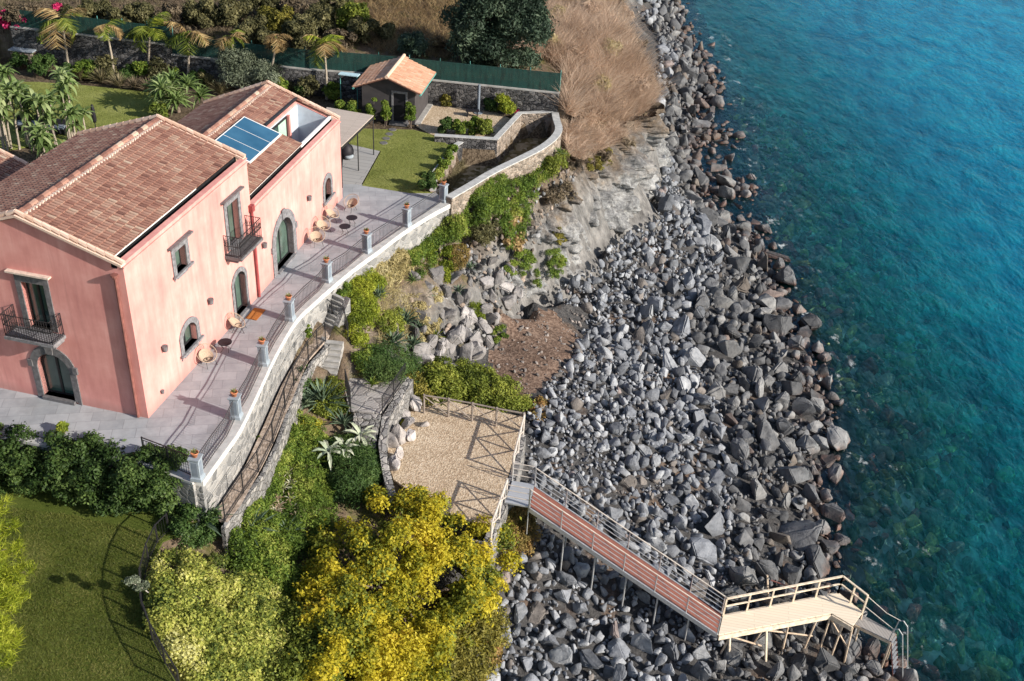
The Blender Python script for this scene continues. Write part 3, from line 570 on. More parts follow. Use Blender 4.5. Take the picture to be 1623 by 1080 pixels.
dd, ll = roof_dir(MR(0, 4.05, 8.22), MR(0, 8.15, 6.84)); tile_roof('roof', MR(-.06, 4.05, 8.22), Um, dd, 10.0, ll, M['tile'], seed=3)
ddw, llw = roof_dir(WR(0, 3.9, 6.02), WR(0, .4, 4.83)); ky = llw/3.5
tile_roof('roof', WR(.02, 3.9, 6.02), Uw, ddw, 11.3, llw, M['tile'], holes=[(RT0-.06, RT1+.02, (3.9-RY1-.03)*ky, llw)], seed=4)
dd, ll = roof_dir(WR(0, 4.0, 6.02), WR(0, 7.8, 4.42)); tile_roof('roof', WR(.02, 4.0, 6.02), Uw, dd, 11.3, ll, M['tile'], seed=5)
# ridges with pale mortar line, rake strips, gutters
def ridge(a, b, side, mat=M['tile']):
    mb = MB(); d = np.asarray(b)-np.asarray(a); n = int(np.linalg.norm(d)/.38)
    for i in range(n):
        p, q = a+d*(i/n), a+d*((i+1.12)/n); mb.tube([p, q], [.12, .145], 8, tint=random.random())
    o = mb.build('ridge_cap', mat, villa)
    m2 = MB(); m2.bar(np.asarray(a)+side*.17-ZV*.04, np.asarray(b)+side*.17-ZV*.04, .12, .1)
    n = int(np.linalg.norm(d)/.19)
    for i in range(n): p = a+d*((i+.5)/n)+side*.25-ZV*.045; m2.obox(p-side*.06-.04*d/np.linalg.norm(d), .08*d/np.linalg.norm(d), side*.1, ZV*.07)
    m2.build('mortar_line', M['mortar'], villa)
ridge(MR(-.08, 4, 8.24), MR(9.98, 4, 8.24), -Wm); ridge(WR(.05, 3.95, 6.03), WR(11.35, 3.95, 6.03), -Ww)
def rake(mb, a, b, A, w=.3, h=.12):
    d = np.asarray(b)-np.asarray(a); n = int(np.linalg.norm(d)/.34); 
    for i in range(n):
        p, q = a+d*(i/n), a+d*((i+1.1)/n); mb.tube([p+ZV*(h+.02), q+ZV*(h-.02)], [.085, .105], 7, tint=random.uniform(.4, 1))
    N = np.cross(d, A); mb.obox(np.asarray(a)-A*w/2-ZV*.06, A*w, d, ZV*.1, tint=.9)
for (a, b, A) in ((MR(0, 4, 8.25), MR(0, -.02, 6.93), Um), (MR(0, 4, 8.25), MR(0, 8.1, 6.85), Um), (MR(9.9, 4, 8.25), MR(9.9, .05, 7.02), Um), (MR(9.9, 4, 8.25), MR(9.9, 8.1, 6.85), Um),
                  (WR(11.2, 3.95, 6.08), WR(11.2, .0, 4.63), Uw), (WR(11.2, 3.95, 6.08), WR(11.2, 7.75, 4.45), Uw)):
    rk = MB(); rake(rk, a, b, A); rk.build('rake_edge', M['rake'], villa)
gt = MB(); gt.obox(MR(.03, .25, 6.72), Um*9.9, Wm*.24, ZV*.01); gt.obox(MR(.03, .48, 6.72), Um*9.9, Wm*.017, ZV*.3); gt.build('gutter', M['darkframe'], villa)  # near-black lining paints the shade of the gap behind the parapet
gt = MB(); gt.obox(WR(.03, .265, 4.33), Uw*11.2, Ww*.19, ZV*.01); gt.obox(WR(.03, .44, 4.33), Uw*11.2, Ww*.017, ZV*.42); gt.build('gutter', M['darkframe'], villa)  # same on the wing: gap shade put into the lining's black
MB().obox(MR(.1, .43, 7.05), Um*6.2, Wm*.05, ZV*.04).build('roof_flashing', M['white'], villa); MB().obox(WR(.1, .41, 4.77), Uw*6.9, Ww*.06, ZV*.05).build('roof_flashing', M['white'], villa)
MB().obox(MR(-.03, -.03, 6.962), Um*10.02, Wm*.265, ZV*.045).build('parapet_cap', M['stucco'], villa); MB().obox(WR(.0, -.03, 4.622), Uw*11.28, Ww*.285, ZV*.045).build('parapet_cap', M['stucco'], villa)
MB().obox(MR(-.04, -.06, 6.78), Um*10.06, Wm*.058, ZV*.06).build('cornice', M['stucco'], villa); MB().obox(WR(0, -.06, 4.44), Uw*11.3, Ww*.058, ZV*.06).build('cornice', M['stucco'], villa)
# roof terrace lining, sliding door, ledge
lin = MB(); e = .004
lin.obox(WR(RT1-e-.02, RY0+.01, RZ), Uw*.02, Ww*(RY1-RY0-.02), ZV*1.75)
lin.add([WR(RT1-.03, RY0, 4.7), WR(RT1-.03, RY1, 4.7), WR(RT1-.03, RY1, 5.32)], [(0, 1, 2)])
lin.obox(WR(RT0+e, RY0+.01, RZ), Uw*.02, Ww*(RY1-RY0-.02), ZV*1.7); lin.obox(WR(RT0+.03, RY1-.03, RZ), Uw*(RT1-RT0-.06), Ww*.02, ZV*2.3); lin.obox(WR(RT0+.03, RY0+.005, RZ+e), Uw*(RT1-RT0-.06), Ww*(RY1-RY0-.04), ZV*.03)
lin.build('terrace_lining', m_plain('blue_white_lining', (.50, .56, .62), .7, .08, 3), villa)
dr = MB(); dr.obox(WR(7.5, RY1-.09, RZ+.04), Uw*1.9, Ww*.05, ZV*2.2); sd = dr.build('sliding_door', M['darkframe'], villa)
MB().obox(WR(7.6, RY1-.11, RZ+.14), Uw*.55, Ww*.02, ZV*2.0).build('pane', M['glass'], sd); MB().obox(WR(8.22, RY1-.115, RZ+.14), Uw*.95, Ww*.02, ZV*2.0).build('curtain', m_plain('green_curtain', (.36, .52, .42), .6, .1, 3), sd)
MB().obox(WR(9.42, RY1-.2, RZ+.04), Uw*.2, Ww*.16, ZV*2.2).build('door_jamb', M['stucco'], villa)
lg = MB(); lg.obox(WR(RT0-.15, RY0-.12, 4.66), Uw*(RT1-RT0+.3), Ww*.1, ZV*.16); lg.obox(WR(RT0-.14, RY0-.1, 4.7), Uw*.1, ddw*-2.1, ZV*.12); lg.build('terrace_ledge', M['white'], villa)
MB().obox(WR(RT0-.1, RY1-.02, 5.5), Uw*(RT1-RT0+.2), Ww*.1, ZV*.12).build('opening_header', M['darkframe'], villa)
# solar panels on the wing's seaward slope
Nw = np.cross(Uw, ddw); Nw = Nw if Nw[2] > 0 else -Nw
sp0 = WR(3.05, 3.27, 5.79)+Nw*.2; sol = thing('solar_panel', 'blue solar panel bank of three collectors lying on the wing roof tiles', 'solar panel', sp0)
fr_ = MB(); fr_.obox(sp0-Uw*.06-ddw*.06-Nw*.06, Uw*3.72, ddw*2.06, Nw*.07); fr_.build('panel_frame', M['white'], sol)
for i in range(3): MB().obox(sp0+Uw*(.02+i*1.2)+Nw*.011, Uw*1.15, ddw*1.93, Nw*.012).build('collector', M['solar'], sol)
for a in (.1, 3.4): MB().obox(sp0+Uw*a-Nw*.24+ddw*.2, Uw*.06, ddw*1.6, Nw*.18).build('mounting_rail', M['galv'], sol)
# pipes, lamps
pp = MB(); q = FG.p(.33, 0, .09); pp.tube([FG.p(.38, .05, .09), FG.p(.33, 6.35, .09)], .065, 8); pp.lathe([(.06, 0), (.13, .12), (.14, .2), (.1, .2)], FG.p(.33, 6.32, .12), 10); pp.build('downpipe', M['copper'], villa)
pp = MB(); pp.tube([FM.p(9.86, .05, .1), FM.p(9.86, 4.5, .1)], .065, 8); pp.obox(FM.p(9.74, 4.5, .0), Um*.25, -Wm*.2, ZV*.3); pp.build('downpipe', M['redpipe'], villa)
for fr, a, z in ((FM, 1.64, 2.3), (FM, 5.47, 2.3), (FM, 1.1, .55), (FWg, .8, 2.3), (FWg, 6.36, 2.2)):
    k = .6 if z < 1 else 1; l = MB(); l.obox(fr.p(a-.05*k, z-.05*k, 0), fr.a*.1*k, fr.out*.06, ZV*.12*k); l.tube([fr.p(a, z-.12*k, .12*k), fr.p(a, z+.12*k, .12*k)], [.1*k, .13*k], 10); l.build('wall_lamp', M['lava'], villa)
# balconies
def balcony(fr, a0, a1, zs, dep):
    sl = MB(); sl.obox(fr.p(a0, zs-.13, 0), fr.a*(a1-a0), fr.out*dep, ZV*.13); sl.obox(fr.p(a0+.1, zs-.3, 0), fr.a*.16, fr.out*(dep*.7), ZV*.17); sl.obox(fr.p(a1-.26, zs-.3, 0), fr.a*.16, fr.out*(dep*.7), ZV*.17)
    o = sl.build('balcony', M['lava_light'] if fr is FG else M['lava'], villa); r = MB(); e = .05
    c = [fr.p(a0+e, zs, 0), fr.p(a0+e, zs, dep-e), fr.p(a1-e, zs, dep-e), fr.p(a1-e, zs, 0)]
    for i in range(3):
        A_, B_ = c[i], c[i+1]; n = int(np.linalg.norm(B_-A_)/.105)
        for z in (.08, .5, .98): r.bar(A_+ZV*z, B_+ZV*z, .03 if z > .9 else .022, .02)
        for j in range(n+1):
            p = A_+(B_-A_)*j/n; r.bar(p, p+ZV*.98, .018)
            if j < n: q = A_+(B_-A_)*(j+.5)/n; r.tube([q+ZV*.5, q+ZV*.62+(B_-A_)/n*.4, q+ZV*.76, q+ZV*.62-(B_-A_)/n*.4], .008, 4, close=True)
    r.build('balcony_railing', M['iron'], o)
balcony(FM, 7.22, 9.38, 3.55, .8); balcony(FG, 3.0, 5.1, 3.3, .8)
# the low annex whose tiled roof enters at the left edge
K = P(43, 263, 4.6); ax = thing('annex', 'small annex roof of red tiles beside the villa, cut by the left picture edge', 'house', (K[0], K[1], 0)); Da = -Wm*.943-ZV*.333; O_ = K-Da*3.6
b = MB(); q0_ = K+Wm*.3-Um*.15; b.hexa([np.array([*(q0_+Um*a+Wm*c)[:2], 0]) for a, c in ((0, 0), (-7, 0), (-7, 3.2), (0, 3.2))], [q0_+ZV*.0, q0_-Um*7, q0_-Um*7+Wm*3.1+ZV*1.0, q0_+Wm*3.1+ZV*1.0]); b.build('wall', M['stucco'], ax)
tile_roof('roof', O_-Um*7, Um, Da, 7, 3.6, M['tile'], parent=ax, seed=9); r2 = MB(); rake(r2, O_, K, Um); r2.build('rake_edge', M['rake'], ax)
b = MB(); b.obox(O_-ZV*.1-Um*7, Um*7, Wm*.25, ZV*.16, tint=.8); b.build('ridge_cap', M['rake'], ax)
# ------------------------------------------------------------------ terrace, its wall, rails and furniture
def offs(poly, d):        # offset an open polyline to its left by d
    out = []; n = len(poly)
    for i in range(n):
        a = np.array(poly[max(i-1, 0)]); b = np.array(poly[min(i+1, n-1)]); e = (b-a)/np.linalg.norm(b-a); out.append((poly[i][0]-e[1]*d, poly[i][1]+e[0]*d))
    return out
def smooth_pl(pl, n=3):
    pl = [np.array(p, float) for p in pl]; out = []
    for i in range(len(pl)-1):
        p0, p1, p2, p3 = pl[max(i-1, 0)], pl[i], pl[i+1], pl[min(i+2, len(pl)-1)]
        for k in range(n): t = k/n; out.append(tuple(.5*((2*p1)+(p2-p0)*t+(2*p0-5*p1+4*p2-p3)*t*t+(3*p1-p0-3*p2+p3)*t**3)))
    return out+[tuple(pl[-1])]
COP = smooth_pl(COPING, 4)
def wall_run(mb, pl, w0, w1, zb, zt, mi=0, **k):     # wall between two offsets of a polyline; zb, zt numbers or lists
    A = offs(pl, w0); B = offs(pl, w1); n = len(pl); f = lambda z, i: z[i] if hasattr(z, '__len__') else z
    vs = []; 
    for i in range(n): vs += [(*A[i], f(zb, i)), (*A[i], f(zt, i)), (*B[i], f(zt, i)), (*B[i], f(zb, i))]
    fs = [(4*i+a, 4*i+b, 4*i+4+b, 4*i+4+a) for i in range(n-1) for a, b in ((0, 1), (1, 2), (2, 3), (3, 0))]
    fs += [(3, 2, 1, 0), tuple(4*(n-1)+q for q in range(4))]; return mb.add(vs, fs, mi=mi, **k)
sheet('terrace', [tuple(p) for p in TERRFRONT[1:]]+[(p[0], p[1]) for p in offs(COP, .3)]+[(9.0, 22.6), (5.0, 22.75), (4.9, 22.75), (2, 22.3), (-7, 14), (-16, 8), (-16, .3)], .0, M['pave'], .08)
tw = thing('terrace_wall', 'curved stone retaining wall with pale coping holding up the railed terrace', 'retaining wall', (3.9, 5, ZP))
zb = [min(ZP-.3, float(hz(p[0]+.3, p[1]))-.6) for p in COP]
mb = MB(); wall_run(mb, COP, .04, .5, zb, -.2); mb.build('wall', M['stone_pale'], tw)
mb = MB(); wall_run(mb, COP, -.02, .52, -.2, .035); mb.build('coping', M['whitecoping'], tw); mb = MB(); wall_run(mb, COP, .0, .51, .036, .05); mb.build('coping_top', M['coping'], tw)
fw_ = [(2.9, -3.35), (1.8, -2.92), (.7, -2.46), (-1.2, -2.1), (-5.5, -1.35), (-16, .5)]
mb = MB(); wall_run(mb, fw_, -.02, .3, ZL-.3, -.09); mb.build('wall', M['stone_pale'], tw); mb = MB(); wall_run(mb, fw_, -.05, .32, -.088, .02); mb.build('coping', M['coping'], tw)
# pedestals with pots
PED = [(2.94, -3.43), (3.41, .36), (3.62, 4.15), (3.98, 7.81), (5.02, 11.46), (6.47, 14.65), (8.14, 17.83), (9.82, 21.07)]
plab = ['at the front corner by the hedge', 'second from the front corner, near the villa corner', 'opposite the cane chairs by the arched window', 'opposite the orange doormat', 'opposite the wing\'s big arched door', 'seaward of the nearest group cane chair', 'seaward of the low black tables', 'at the far end where the lawn begins']
M['potplant'] = m_foliage('pot_plant_leaf', [(.2, (.07, .10, .03)), (.5, (.17, .20, .07)), (.85, (.32, .32, .14))])
def pedang(i):
    a = np.array(PED[max(i-1, 0)]); b = np.array(PED[min(i+1, len(PED)-1)]); return math.atan2(b[1]-a[1], b[0]-a[0])
def blade_rosette(mb, c, n, L, w, elev=(20, 80), droop=.3, seg=3, rnd=None, fold=.25, tipw=.0):
    r = rnd or random
    for i in range(n):
        az = i*2.39996+r.uniform(-.2, .2); t = i/max(1, n-1); el = rad(elev[1]+(elev[0]-elev[1])*t+r.uniform(-6, 6)); l = L*r.uniform(.8, 1.1)*(.75+.25*t); h = np.array([cos(az), sin(az), 0]); s = np.array([-sin(az), cos(az), 0]); p = np.array(c, float)+h*w*.3; vs = []; e = el
        for k in range(seg+1):
            f = k/seg; ww = w*(.62+.6*f if f < .5 else (1-f)*1.84)*.5+tipw; up = np.array([-sin(e)*cos(az), -sin(e)*sin(az), cos(e)])
            vs += [p-s*ww+up*fold*ww*1.2, p-up*fold*ww*.3, p+s*ww+up*fold*ww*1.2]
            p = p+(h*cos(e)+ZV*sin(e))*l/seg; e -= droop*(1+f)/seg
        tn = min(1, max(0, .5+r.uniform(-.4, .4)))
        mb.add(vs, [q for k in range(seg) for q in ((3*k, 3*k+1, 3*k+4, 3*k+3), (3*k+1, 3*k+2, 3*k+5, 3*k+4))], tint=tn)
for i, (x, y) in enumerate(PED):
    a = pedang(i); A = np.array([cos(a), sin(a), 0]); B = np.array([-sin(a), cos(a), 0]); c = np.array([x, y, .05])
    t = thing('pedestal', 'square blue grey plastered pedestal '+plab[i], 'pedestal', c, 0, 'pedestals along the terrace railing')
    sh = MB(); h = .17
    q = lambda d: [c+A*sx*d+B*sy*d for sx, sy in ((-1, -1), (1, -1), (1, 1), (-1, 1))]
    sh.hexa(q(h), [p+ZV*.98 for p in q(h)]); sh.build('shaft', M['bluegrey'], t)
    bs = MB(); bs.hexa(q(h+.035), [p+ZV*.14 for p in q(h+.035)]); bs.hexa([p+ZV*.14 for p in q(h+.035)], [p+ZV*.17 for p in q(h+.004)]); bs.build('base', M['bluegrey'], t)
    cp = MB(); cp.hexa([p+ZV*.94 for p in q(h+.003)], [p+ZV*.985 for p in q(h+.045)]); cp.hexa([p+ZV*.985 for p in q(h+.045)], [p+ZV*1.04 for p in q(h+.045)]); cp.build('cap', M['bluegrey'], t)
    for sgn in (1, -1):
        for (D, S) in ((A, B), (B, A)):
            pn = MB(); pn.obox(c+D*sgn*(h+.001)-S*.1+ZV*.24, S*.2, D*sgn*.006, ZV*.62); pn.build('inset_panel', M['bluegrey_panel'], t)
    pt = thing('flower_pot', 'terracotta succulent pot on the pedestal '+plab[i], 'flower pot', c+ZV*1.04, 0, 'terracotta pots on the pedestals')
    pb = c+ZV*1.041; k = MB(); k.lathe([(.085, 0), (.125, .16), (.145, .165), (.15, .21), (.13, .21), (.12, .17)], pb, 14); k.build('pot', M['terracotta'], pt, True)
    pl = MB(); blade_rosette(pl, pb+ZV*.17, 15, .26, .045, (25, 85), .5, 3, random.Random(i)); pl.build('succulent', M['potplant'], pt)
# railings between pedestals
def railing(name, pl, label, cat, group, z=.05, h=.95, gap=.115, mat='grey_iron', post=None, gridwire=False, base=.07, w=.015):
    n0 = (pl[0][0], pl[0][1], pl[0][2] if len(pl[0]) > 2 else z); t = thing(name, label, cat, n0, 0, group)
    pts = [np.array([p[0], p[1], p[2] if len(p) > 2 else z]) for p in pl]
    for zz, nm in ((h, 'top_rail'), (base, 'bottom_rail')):
        r = MB(); 
        for a, b in zip(pts[:-1], pts[1:]): r.bar(a+ZV*zz, b+ZV*zz, .042 if zz == h else .028, .022)
        r.build(nm, M[mat], t)
    if h > .9:
        r = MB()
        for a, b in zip(pts[:-1], pts[1:]): r.bar(a+ZV*(h-.11), b+ZV*(h-.11), .02, .016)
        r.build('middle_rail', M[mat], t)
    r = MB(); L = 0
    for a, b in zip(pts[:-1], pts[1:]):
        n = max(1, int(np.linalg.norm(b-a)/gap))
        for j in range(n): p = a+(b-a)*(j+.5)/n; r.bar(p+ZV*base, p+ZV*(h-.1 if h > .9 else h), w)
        if gridwire:
            for zz in np.arange(base+.2, h-.1, .24): r.bar(a+ZV*zz, b+ZV*zz, .007)
    r.build('baluster_infill', M[mat], t)
    if post:
        for q in post if isinstance(post, list) else pts: r = MB(); r.bar(q-ZV*.1, q+ZV*(h+.03), .045); r.build('post', M[mat], t)
    return t
seg_lab = ['between the front corner pedestal and the next', 'beside the villa corner, second stretch from the hedge', 'opposite the arched ground window', 'opposite the doormat and downpipe', 'opposite the wing\'s big arched door', 'seaward of the group of cane chairs', 'last stretch before the lawn']
pins = offs(COP, .27)
for i in range(len(PED)-1):
    a, b = np.array(PED[i]), np.array(PED[i+1]); d = (b-a)/np.linalg.norm(b-a); mid = [np.array(p) for p in pins if np.dot(np.array(p)-a, d) > .6 and np.dot(np.array(p)-b, d) < -.6]
    sel = [a+d*.19]+[m for m in mid[1::3]]+[b-d*.19]
    railing('terrace_railing', [tuple(p) for p in sel], 'grey iron baluster railing '+seg_lab[i], 'railing', 'railings between the terrace pedestals')
railing('terrace_railing', [(2.74, -3.36), (1.7, -2.86), (.65, -2.42)], 'short dark railing closing the terrace front beside the hedge', 'railing', 'railings between the terrace pedestals', post=True, mat='iron')
# lower path, its fence, stairs
sheet('path', path_in, ZP, mk_gravel('tan_path', (.26, .20, .155), (.35, .275, .22), (.45, .37, .31), 7), .1)
def mesh_fence():
    pl = [(357, 826), (386, 782), (410, 748), (433, 702), (452, 648), (466, 612), (489, 571), (503, 553), (516, 541)]; pts = [P(x, y, ZP) for x, y in pl]
    return railing('path_fence', [tuple(p) for p in pts], 'black wire fence with posts along the outer edge of the lower path', 'fence', None, ZP, 1.05, .24, 'iron', post=True, gridwire=True, base=.05, w=.008)
mesh_fence()
lw = thing('lower_path_wall', 'pale mortared wall under the outer edge of the lower path', 'retaining wall', P(440, 700, -2.5))
pl = [tuple(P(x, y, ZP)[:2]) for x, y in ((350, 836), (384, 790), (412, 752), (436, 704), (455, 650), (469, 614), (492, 573), (519, 545))]
mb = MB(); wall_run(mb, pl[::-1], -.0, .16, [min(float(hz(p[0]+.5, p[1]-.2)), -2.3)-.4 for p in pl[::-1]], ZP-.01); mb.build('wall', M['stone'], lw)
def steps(name, label, p_lo, p_hi, width, n, mat, side=True):
    p_lo, p_hi = np.array(p_lo, float), np.array(p_hi, float); d = p_hi-p_lo; h = d[2]/n; dxy = np.array([d[0], d[1], 0]); L = np.linalg.norm(dxy); e = dxy/L; s = np.array([-e[1], e[0], 0]); tr = L/n
    t = thing(name, label, 'steps', p_lo); 
    for i in range(n):
        m = MB(); o = p_lo+e*tr*i-s*width/2; m.obox(np.array([o[0], o[1], p_lo[2]-.5]), e*(tr-.003), s*width, ZV*(.5+h*(i+1)-.05)); oo = np.array([o[0], o[1], p_lo[2]+h*(i+1)-.049])-e*.03; m.obox(oo, e*(tr+.028), s*width, ZV*.049); m.build('step', mat, t)
    if side:
        for sg in (1,):
            m = MB(); a = p_lo+s*sg*(width/2+.003); b = p_hi+s*sg*(width/2+.003); w = s*sg*.22
            m.hexa([np.array([*a[:2], p_lo[2]-.8]), np.array([*b[:2], p_lo[2]-.8]), np.array([*(b+w)[:2], p_lo[2]-.8]), np.array([*(a+w)[:2], p_lo[2]-.8])], [a+ZV*.15, b+ZV*.15, b+w+ZV*.15, a+w+ZV*.15]); m.build('side_wall', M['stone_pale'], t)
    return t
q0 = P(516, 517, ZP); q1 = P(537, 468, -.45)
steps('stone_steps', 'upper flight of stone steps climbing beside the terrace wall', q0, q1, .9, 7, M['concrete'], False)
m_ = MB(); s_ = np.array([q1[1]-q0[1], -(q1[0]-q0[0]), 0]); s_ /= np.linalg.norm(s_); a, b = q0+s_*.46, q1+s_*.46
m_.hexa([np.array([*a[:2], -2.6]), np.array([*(a+s_*.3)[:2], -2.6]), np.array([*(b+s_*.3)[:2], -2.6]), np.array([*b[:2], -2.6])], [a+ZV*.12, a+s_*.3+ZV*.12, b+s_*.3+ZV*.12, b+ZV*.12])
tag(m_.build('stair_wall', M['stone_pale'], origin=a), 'pale stair side wall rising with the upper stone steps', 'wall')
q0 = P(520, 596, -2.85); q1 = P(531, 540, ZP-.02); steps('stone_steps', 'lower flight of stone steps going down from the path behind the agave', q0, q1, .85, 6, M['concrete'])
q0 = P(283, 792, ZL); q1 = P(276, 753, -.1); steps('stone_steps', 'stone steps half hidden between the hedge and the front pedestal', q0, q1, 1.1, 9, M['concrete'], False)
pts = [P(505, 490, -1.2), P(527, 505, -1.45), P(545, 512, -1.6), P(552, 538, -1.9)]
railing('stair_railing', [tuple(p) for p in pts], 'black bar railing where the lower path meets the stone steps', 'railing', None, 0, .9, .12, 'iron', post=True)
sheet('landing', landing, ZLAND, M['flag'], .1)
pts = [P(606, 656, ZLAND), P(624, 629, ZLAND), P(642, 603, ZLAND)]
railing('landing_railing', [tuple(p) for p in pts], 'black bar railing along the seaward edge of the flagged landing', 'railing', None, ZLAND, .95, .1, 'iron', post=True)
pts = [P(556, 650, ZLAND), P(548, 618, ZLAND)]
railing('landing_gate', [tuple(p) for p in pts], 'narrow black bar gate standing open on the flagged landing', 'gate', None, ZLAND, 1.15, .06, 'iron', post=True)
q1 = P(583, 656, ZLAND-.02); q0 = P(574, 712, ZLAND-.85); steps('stone_steps', 'short dark stone steps leading down from the flagged landing', q0, q1, 1.2, 5, M['stone'], False)
gw = [tuple(P(x, y, ZLAND)[:2]) for x, y in ((645, 600), (606, 658), (600, 690), (606, 722), (618, 765))]
gwt = thing('gravel_wall', 'rubble stone wall between the flagged landing and the gravel yard', 'retaining wall', (*gw[1], ZG)); mb = MB(); wall_run(mb, gw[::-1], -.32, .02, [ZG-.4]*5, [ZG+.35, ZG+.55, ZG+.9, ZLAND-.12, ZLAND+.03]); mb.build('wall', M['stone'], gwt)
sheet('gravel_yard', gravel, ZG, M['gravel'], .1)
# wooden post and rail fence round the gravel yard
def xfence(name, pl, z, label, mat, group):
    pts = [P(x, y, z) for x, y in pl]; t = thing(name, label, 'fence', pts[0], 0, group); h = 1.05
    for p in pts: m = MB(); m.tube([p-ZV*.2, p+ZV*(h+.06)], .05, 7); m.build('post', M[mat], t)
    m = MB()
    for a, b in zip(pts[:-1], pts[1:]): m.tube([a+ZV*h, b+ZV*h], .042, 6)
    m.build('top_rail', M[mat], t)
    for a, b in zip(pts[:-1], pts[1:]):
        for u_, v_ in (((.06, 1.), (1., .12)), ((.06, .12), (1., 1.))):
            m = MB(); s = np.cross(b-a, ZV); s /= np.linalg.norm(s); s *= .02 if u_[1] == 1 else -.02; m.tube([a+ZV*u_[1]*(h-.05)+s, b+ZV*v_[1]*(h-.05)+s], .03, 5); m.build('brace', M[mat], t)
xfence('wooden_fence', [(672, 655), (710.5, 661), (748, 668), (786, 676), (829, 684)], ZG, 'grey wooden cross-braced fence along the back of the gravel yard', 'greywood', 'cross-braced fences of the gravel yard')
xfence('wooden_fence', [(829, 686), (821, 717), (812, 752)], ZG, 'pale cross-braced fence on the sea side of the yard above the walkway landing', 'palewood', 'cross-braced fences of the gravel yard')
xfence('wooden_fence', [(802, 790), (791, 822), (778, 858)], ZG, 'pale cross-braced fence on the sea side of the yard below the walkway landing', 'palewood', 'cross-braced fences of the gravel yard')
sw = thing('yard_wall', 'low rubble wall under the seaward fence of the gravel yard', 'retaining wall', P(810, 760, ZG)); mb = MB(); pl = [tuple(P(x, y, ZG)[:2]) for x, y in ((665, 660), (748, 673), (832, 690), (815, 765), (776, 862), (740, 860))]
wall_run(mb, pl, -.3, .06, [float(hz(p[0]+.4, p[1]))-.9 for p in pl], ZG-.02); mb.build('wall', M['stone'], sw)
# doormat, cane chairs, tables
dm = MB(); a = fr_p = FM.p(7.95, .012, .3); dm.obox(a, Um*.95, -Wm*.55, ZV*.03); tag(dm.build('doormat', M['mat'], origin=a), 'orange coir doormat lying outside the arched ground floor door', 'doormat')
def chair(loc, rz, label):
    t = thing('cane_chair', label, 'chair', loc, rz, 'round cane chairs on the terrace'); X = Matrix.Translation(Vector([float(c) for c in loc])) @ Matrix.Rotation(rz, 4, 'Z'); f = lambda p: np.array((X @ Vector(p))[:])
    # hoop: tilted circle (faces +x), bowl seat hanging inside it
    R = .44; til = rad(36); ctr = np.array([-.08, 0, .55]); ex = np.array([sin(til)*-1*0+cos(til), 0, -sin(til)]) ; ey = np.array([0, 1, 0]); nn = np.cross(ex, ey); nn = nn if nn[2] > 0 else -nn
    hp = lambda th, k=1.: ctr+ex*R*k*cos(th)+ey*R*k*sin(th)
    m = MB(); m.tube([f(hp(2*pi*i/28)) for i in range(28)], .016, 6, close=True); m.build('hoop', M['rope'], t)
    depth = lambda k: -(1-k*k)*.30
    seatc = lambda th, k: hp(th, k)+nn*depth(k)+ex*(1-k)*.16
    m = MB(); nr, na = 5, 20; vs = [f(seatc(2*pi*j/na, .08+.64*i/nr)) for i in range(nr+1) for j in range(na)]
    m.add(vs, [(i*na+j, i*na+(j+1) % na, (i+1)*na+(j+1) % na, (i+1)*na+j) for i in range(nr) for j in range(na)]+[tuple(range(na))]); m.build('seat', M['rope'], t, True)
    m = MB()
    for j in range(22): th = 2*pi*j/36; m.tube([f(seatc(th, k)) for k in (.7, .85, 1.)], .006, 3)
    m.build('backrest', M['rope'], t)
    for sx, sy in ((.28, .24), (.28, -.24), (-.26, .2), (-.26, -.2)): m = MB(); m.tube([f((sx*.55, sy*.8, .27)), f((sx, sy, 0))], .012, 5); m.build('leg', M['iron'], t)
    m = MB(); m.tube([f((.154*cos(2*pi*i/12), .19*sin(2*pi*i/12), .27)) for i in range(12)], .012, 5, close=True); m.build('seat_ring', M['iron'], t)
sea_dir = math.atan2(-Wm[1], -Wm[0])
for (px, py, dr_, lab) in ((331, 578, -.5, 'tan cane chair nearest the villa front corner, under the arched window'), (379, 524, .25, 'tan cane chair beside the orange doormat with a pale open back'),
                           (503, 388, -.9, 'nearest tan cane chair of the group by the wing'), (514, 369, -.35, 'second tan cane chair of the wing group, beside the low black tables'), (529, 350, .0, 'third tan cane chair of the wing group, under the small arched window'), (556, 334, -1.9, 'farthest cane chair, standing free at the wing end')):
    chair(P(px, py, .01), sea_dir+dr_, lab)
def table(loc, label, mat):
    t = thing('low_table', label, 'table', loc, 0, 'low round terrace tables'); l = np.array(loc)
    m = MB(); m.lathe([(.0, .43), (.30, .43), (.30, .455), (.285, .46), (.0, .46)], l, 22); m.build('table_top', M[mat], t)
    for k in range(4):
        a = k*pi/2+.4; b = a+.9; m = MB(); m.tube([l+np.array([.25*cos(a), .25*sin(a), .43]), l+np.array([.16*cos(b), .16*sin(b), .2]), l+np.array([.24*cos(a+.3), .24*sin(a+.3), 0])], .011, 5); m.build('leg', M['iron'], t)
table(P(558, 357, .01), 'low round black table, the farther of the pair by the wing', 'black'); table(P(547, 371, .01), 'low round black table, the nearer of the pair by the wing', 'black'); table(P(358, 556, .01), 'low round dark table between the two chairs near the villa corner', 'black')
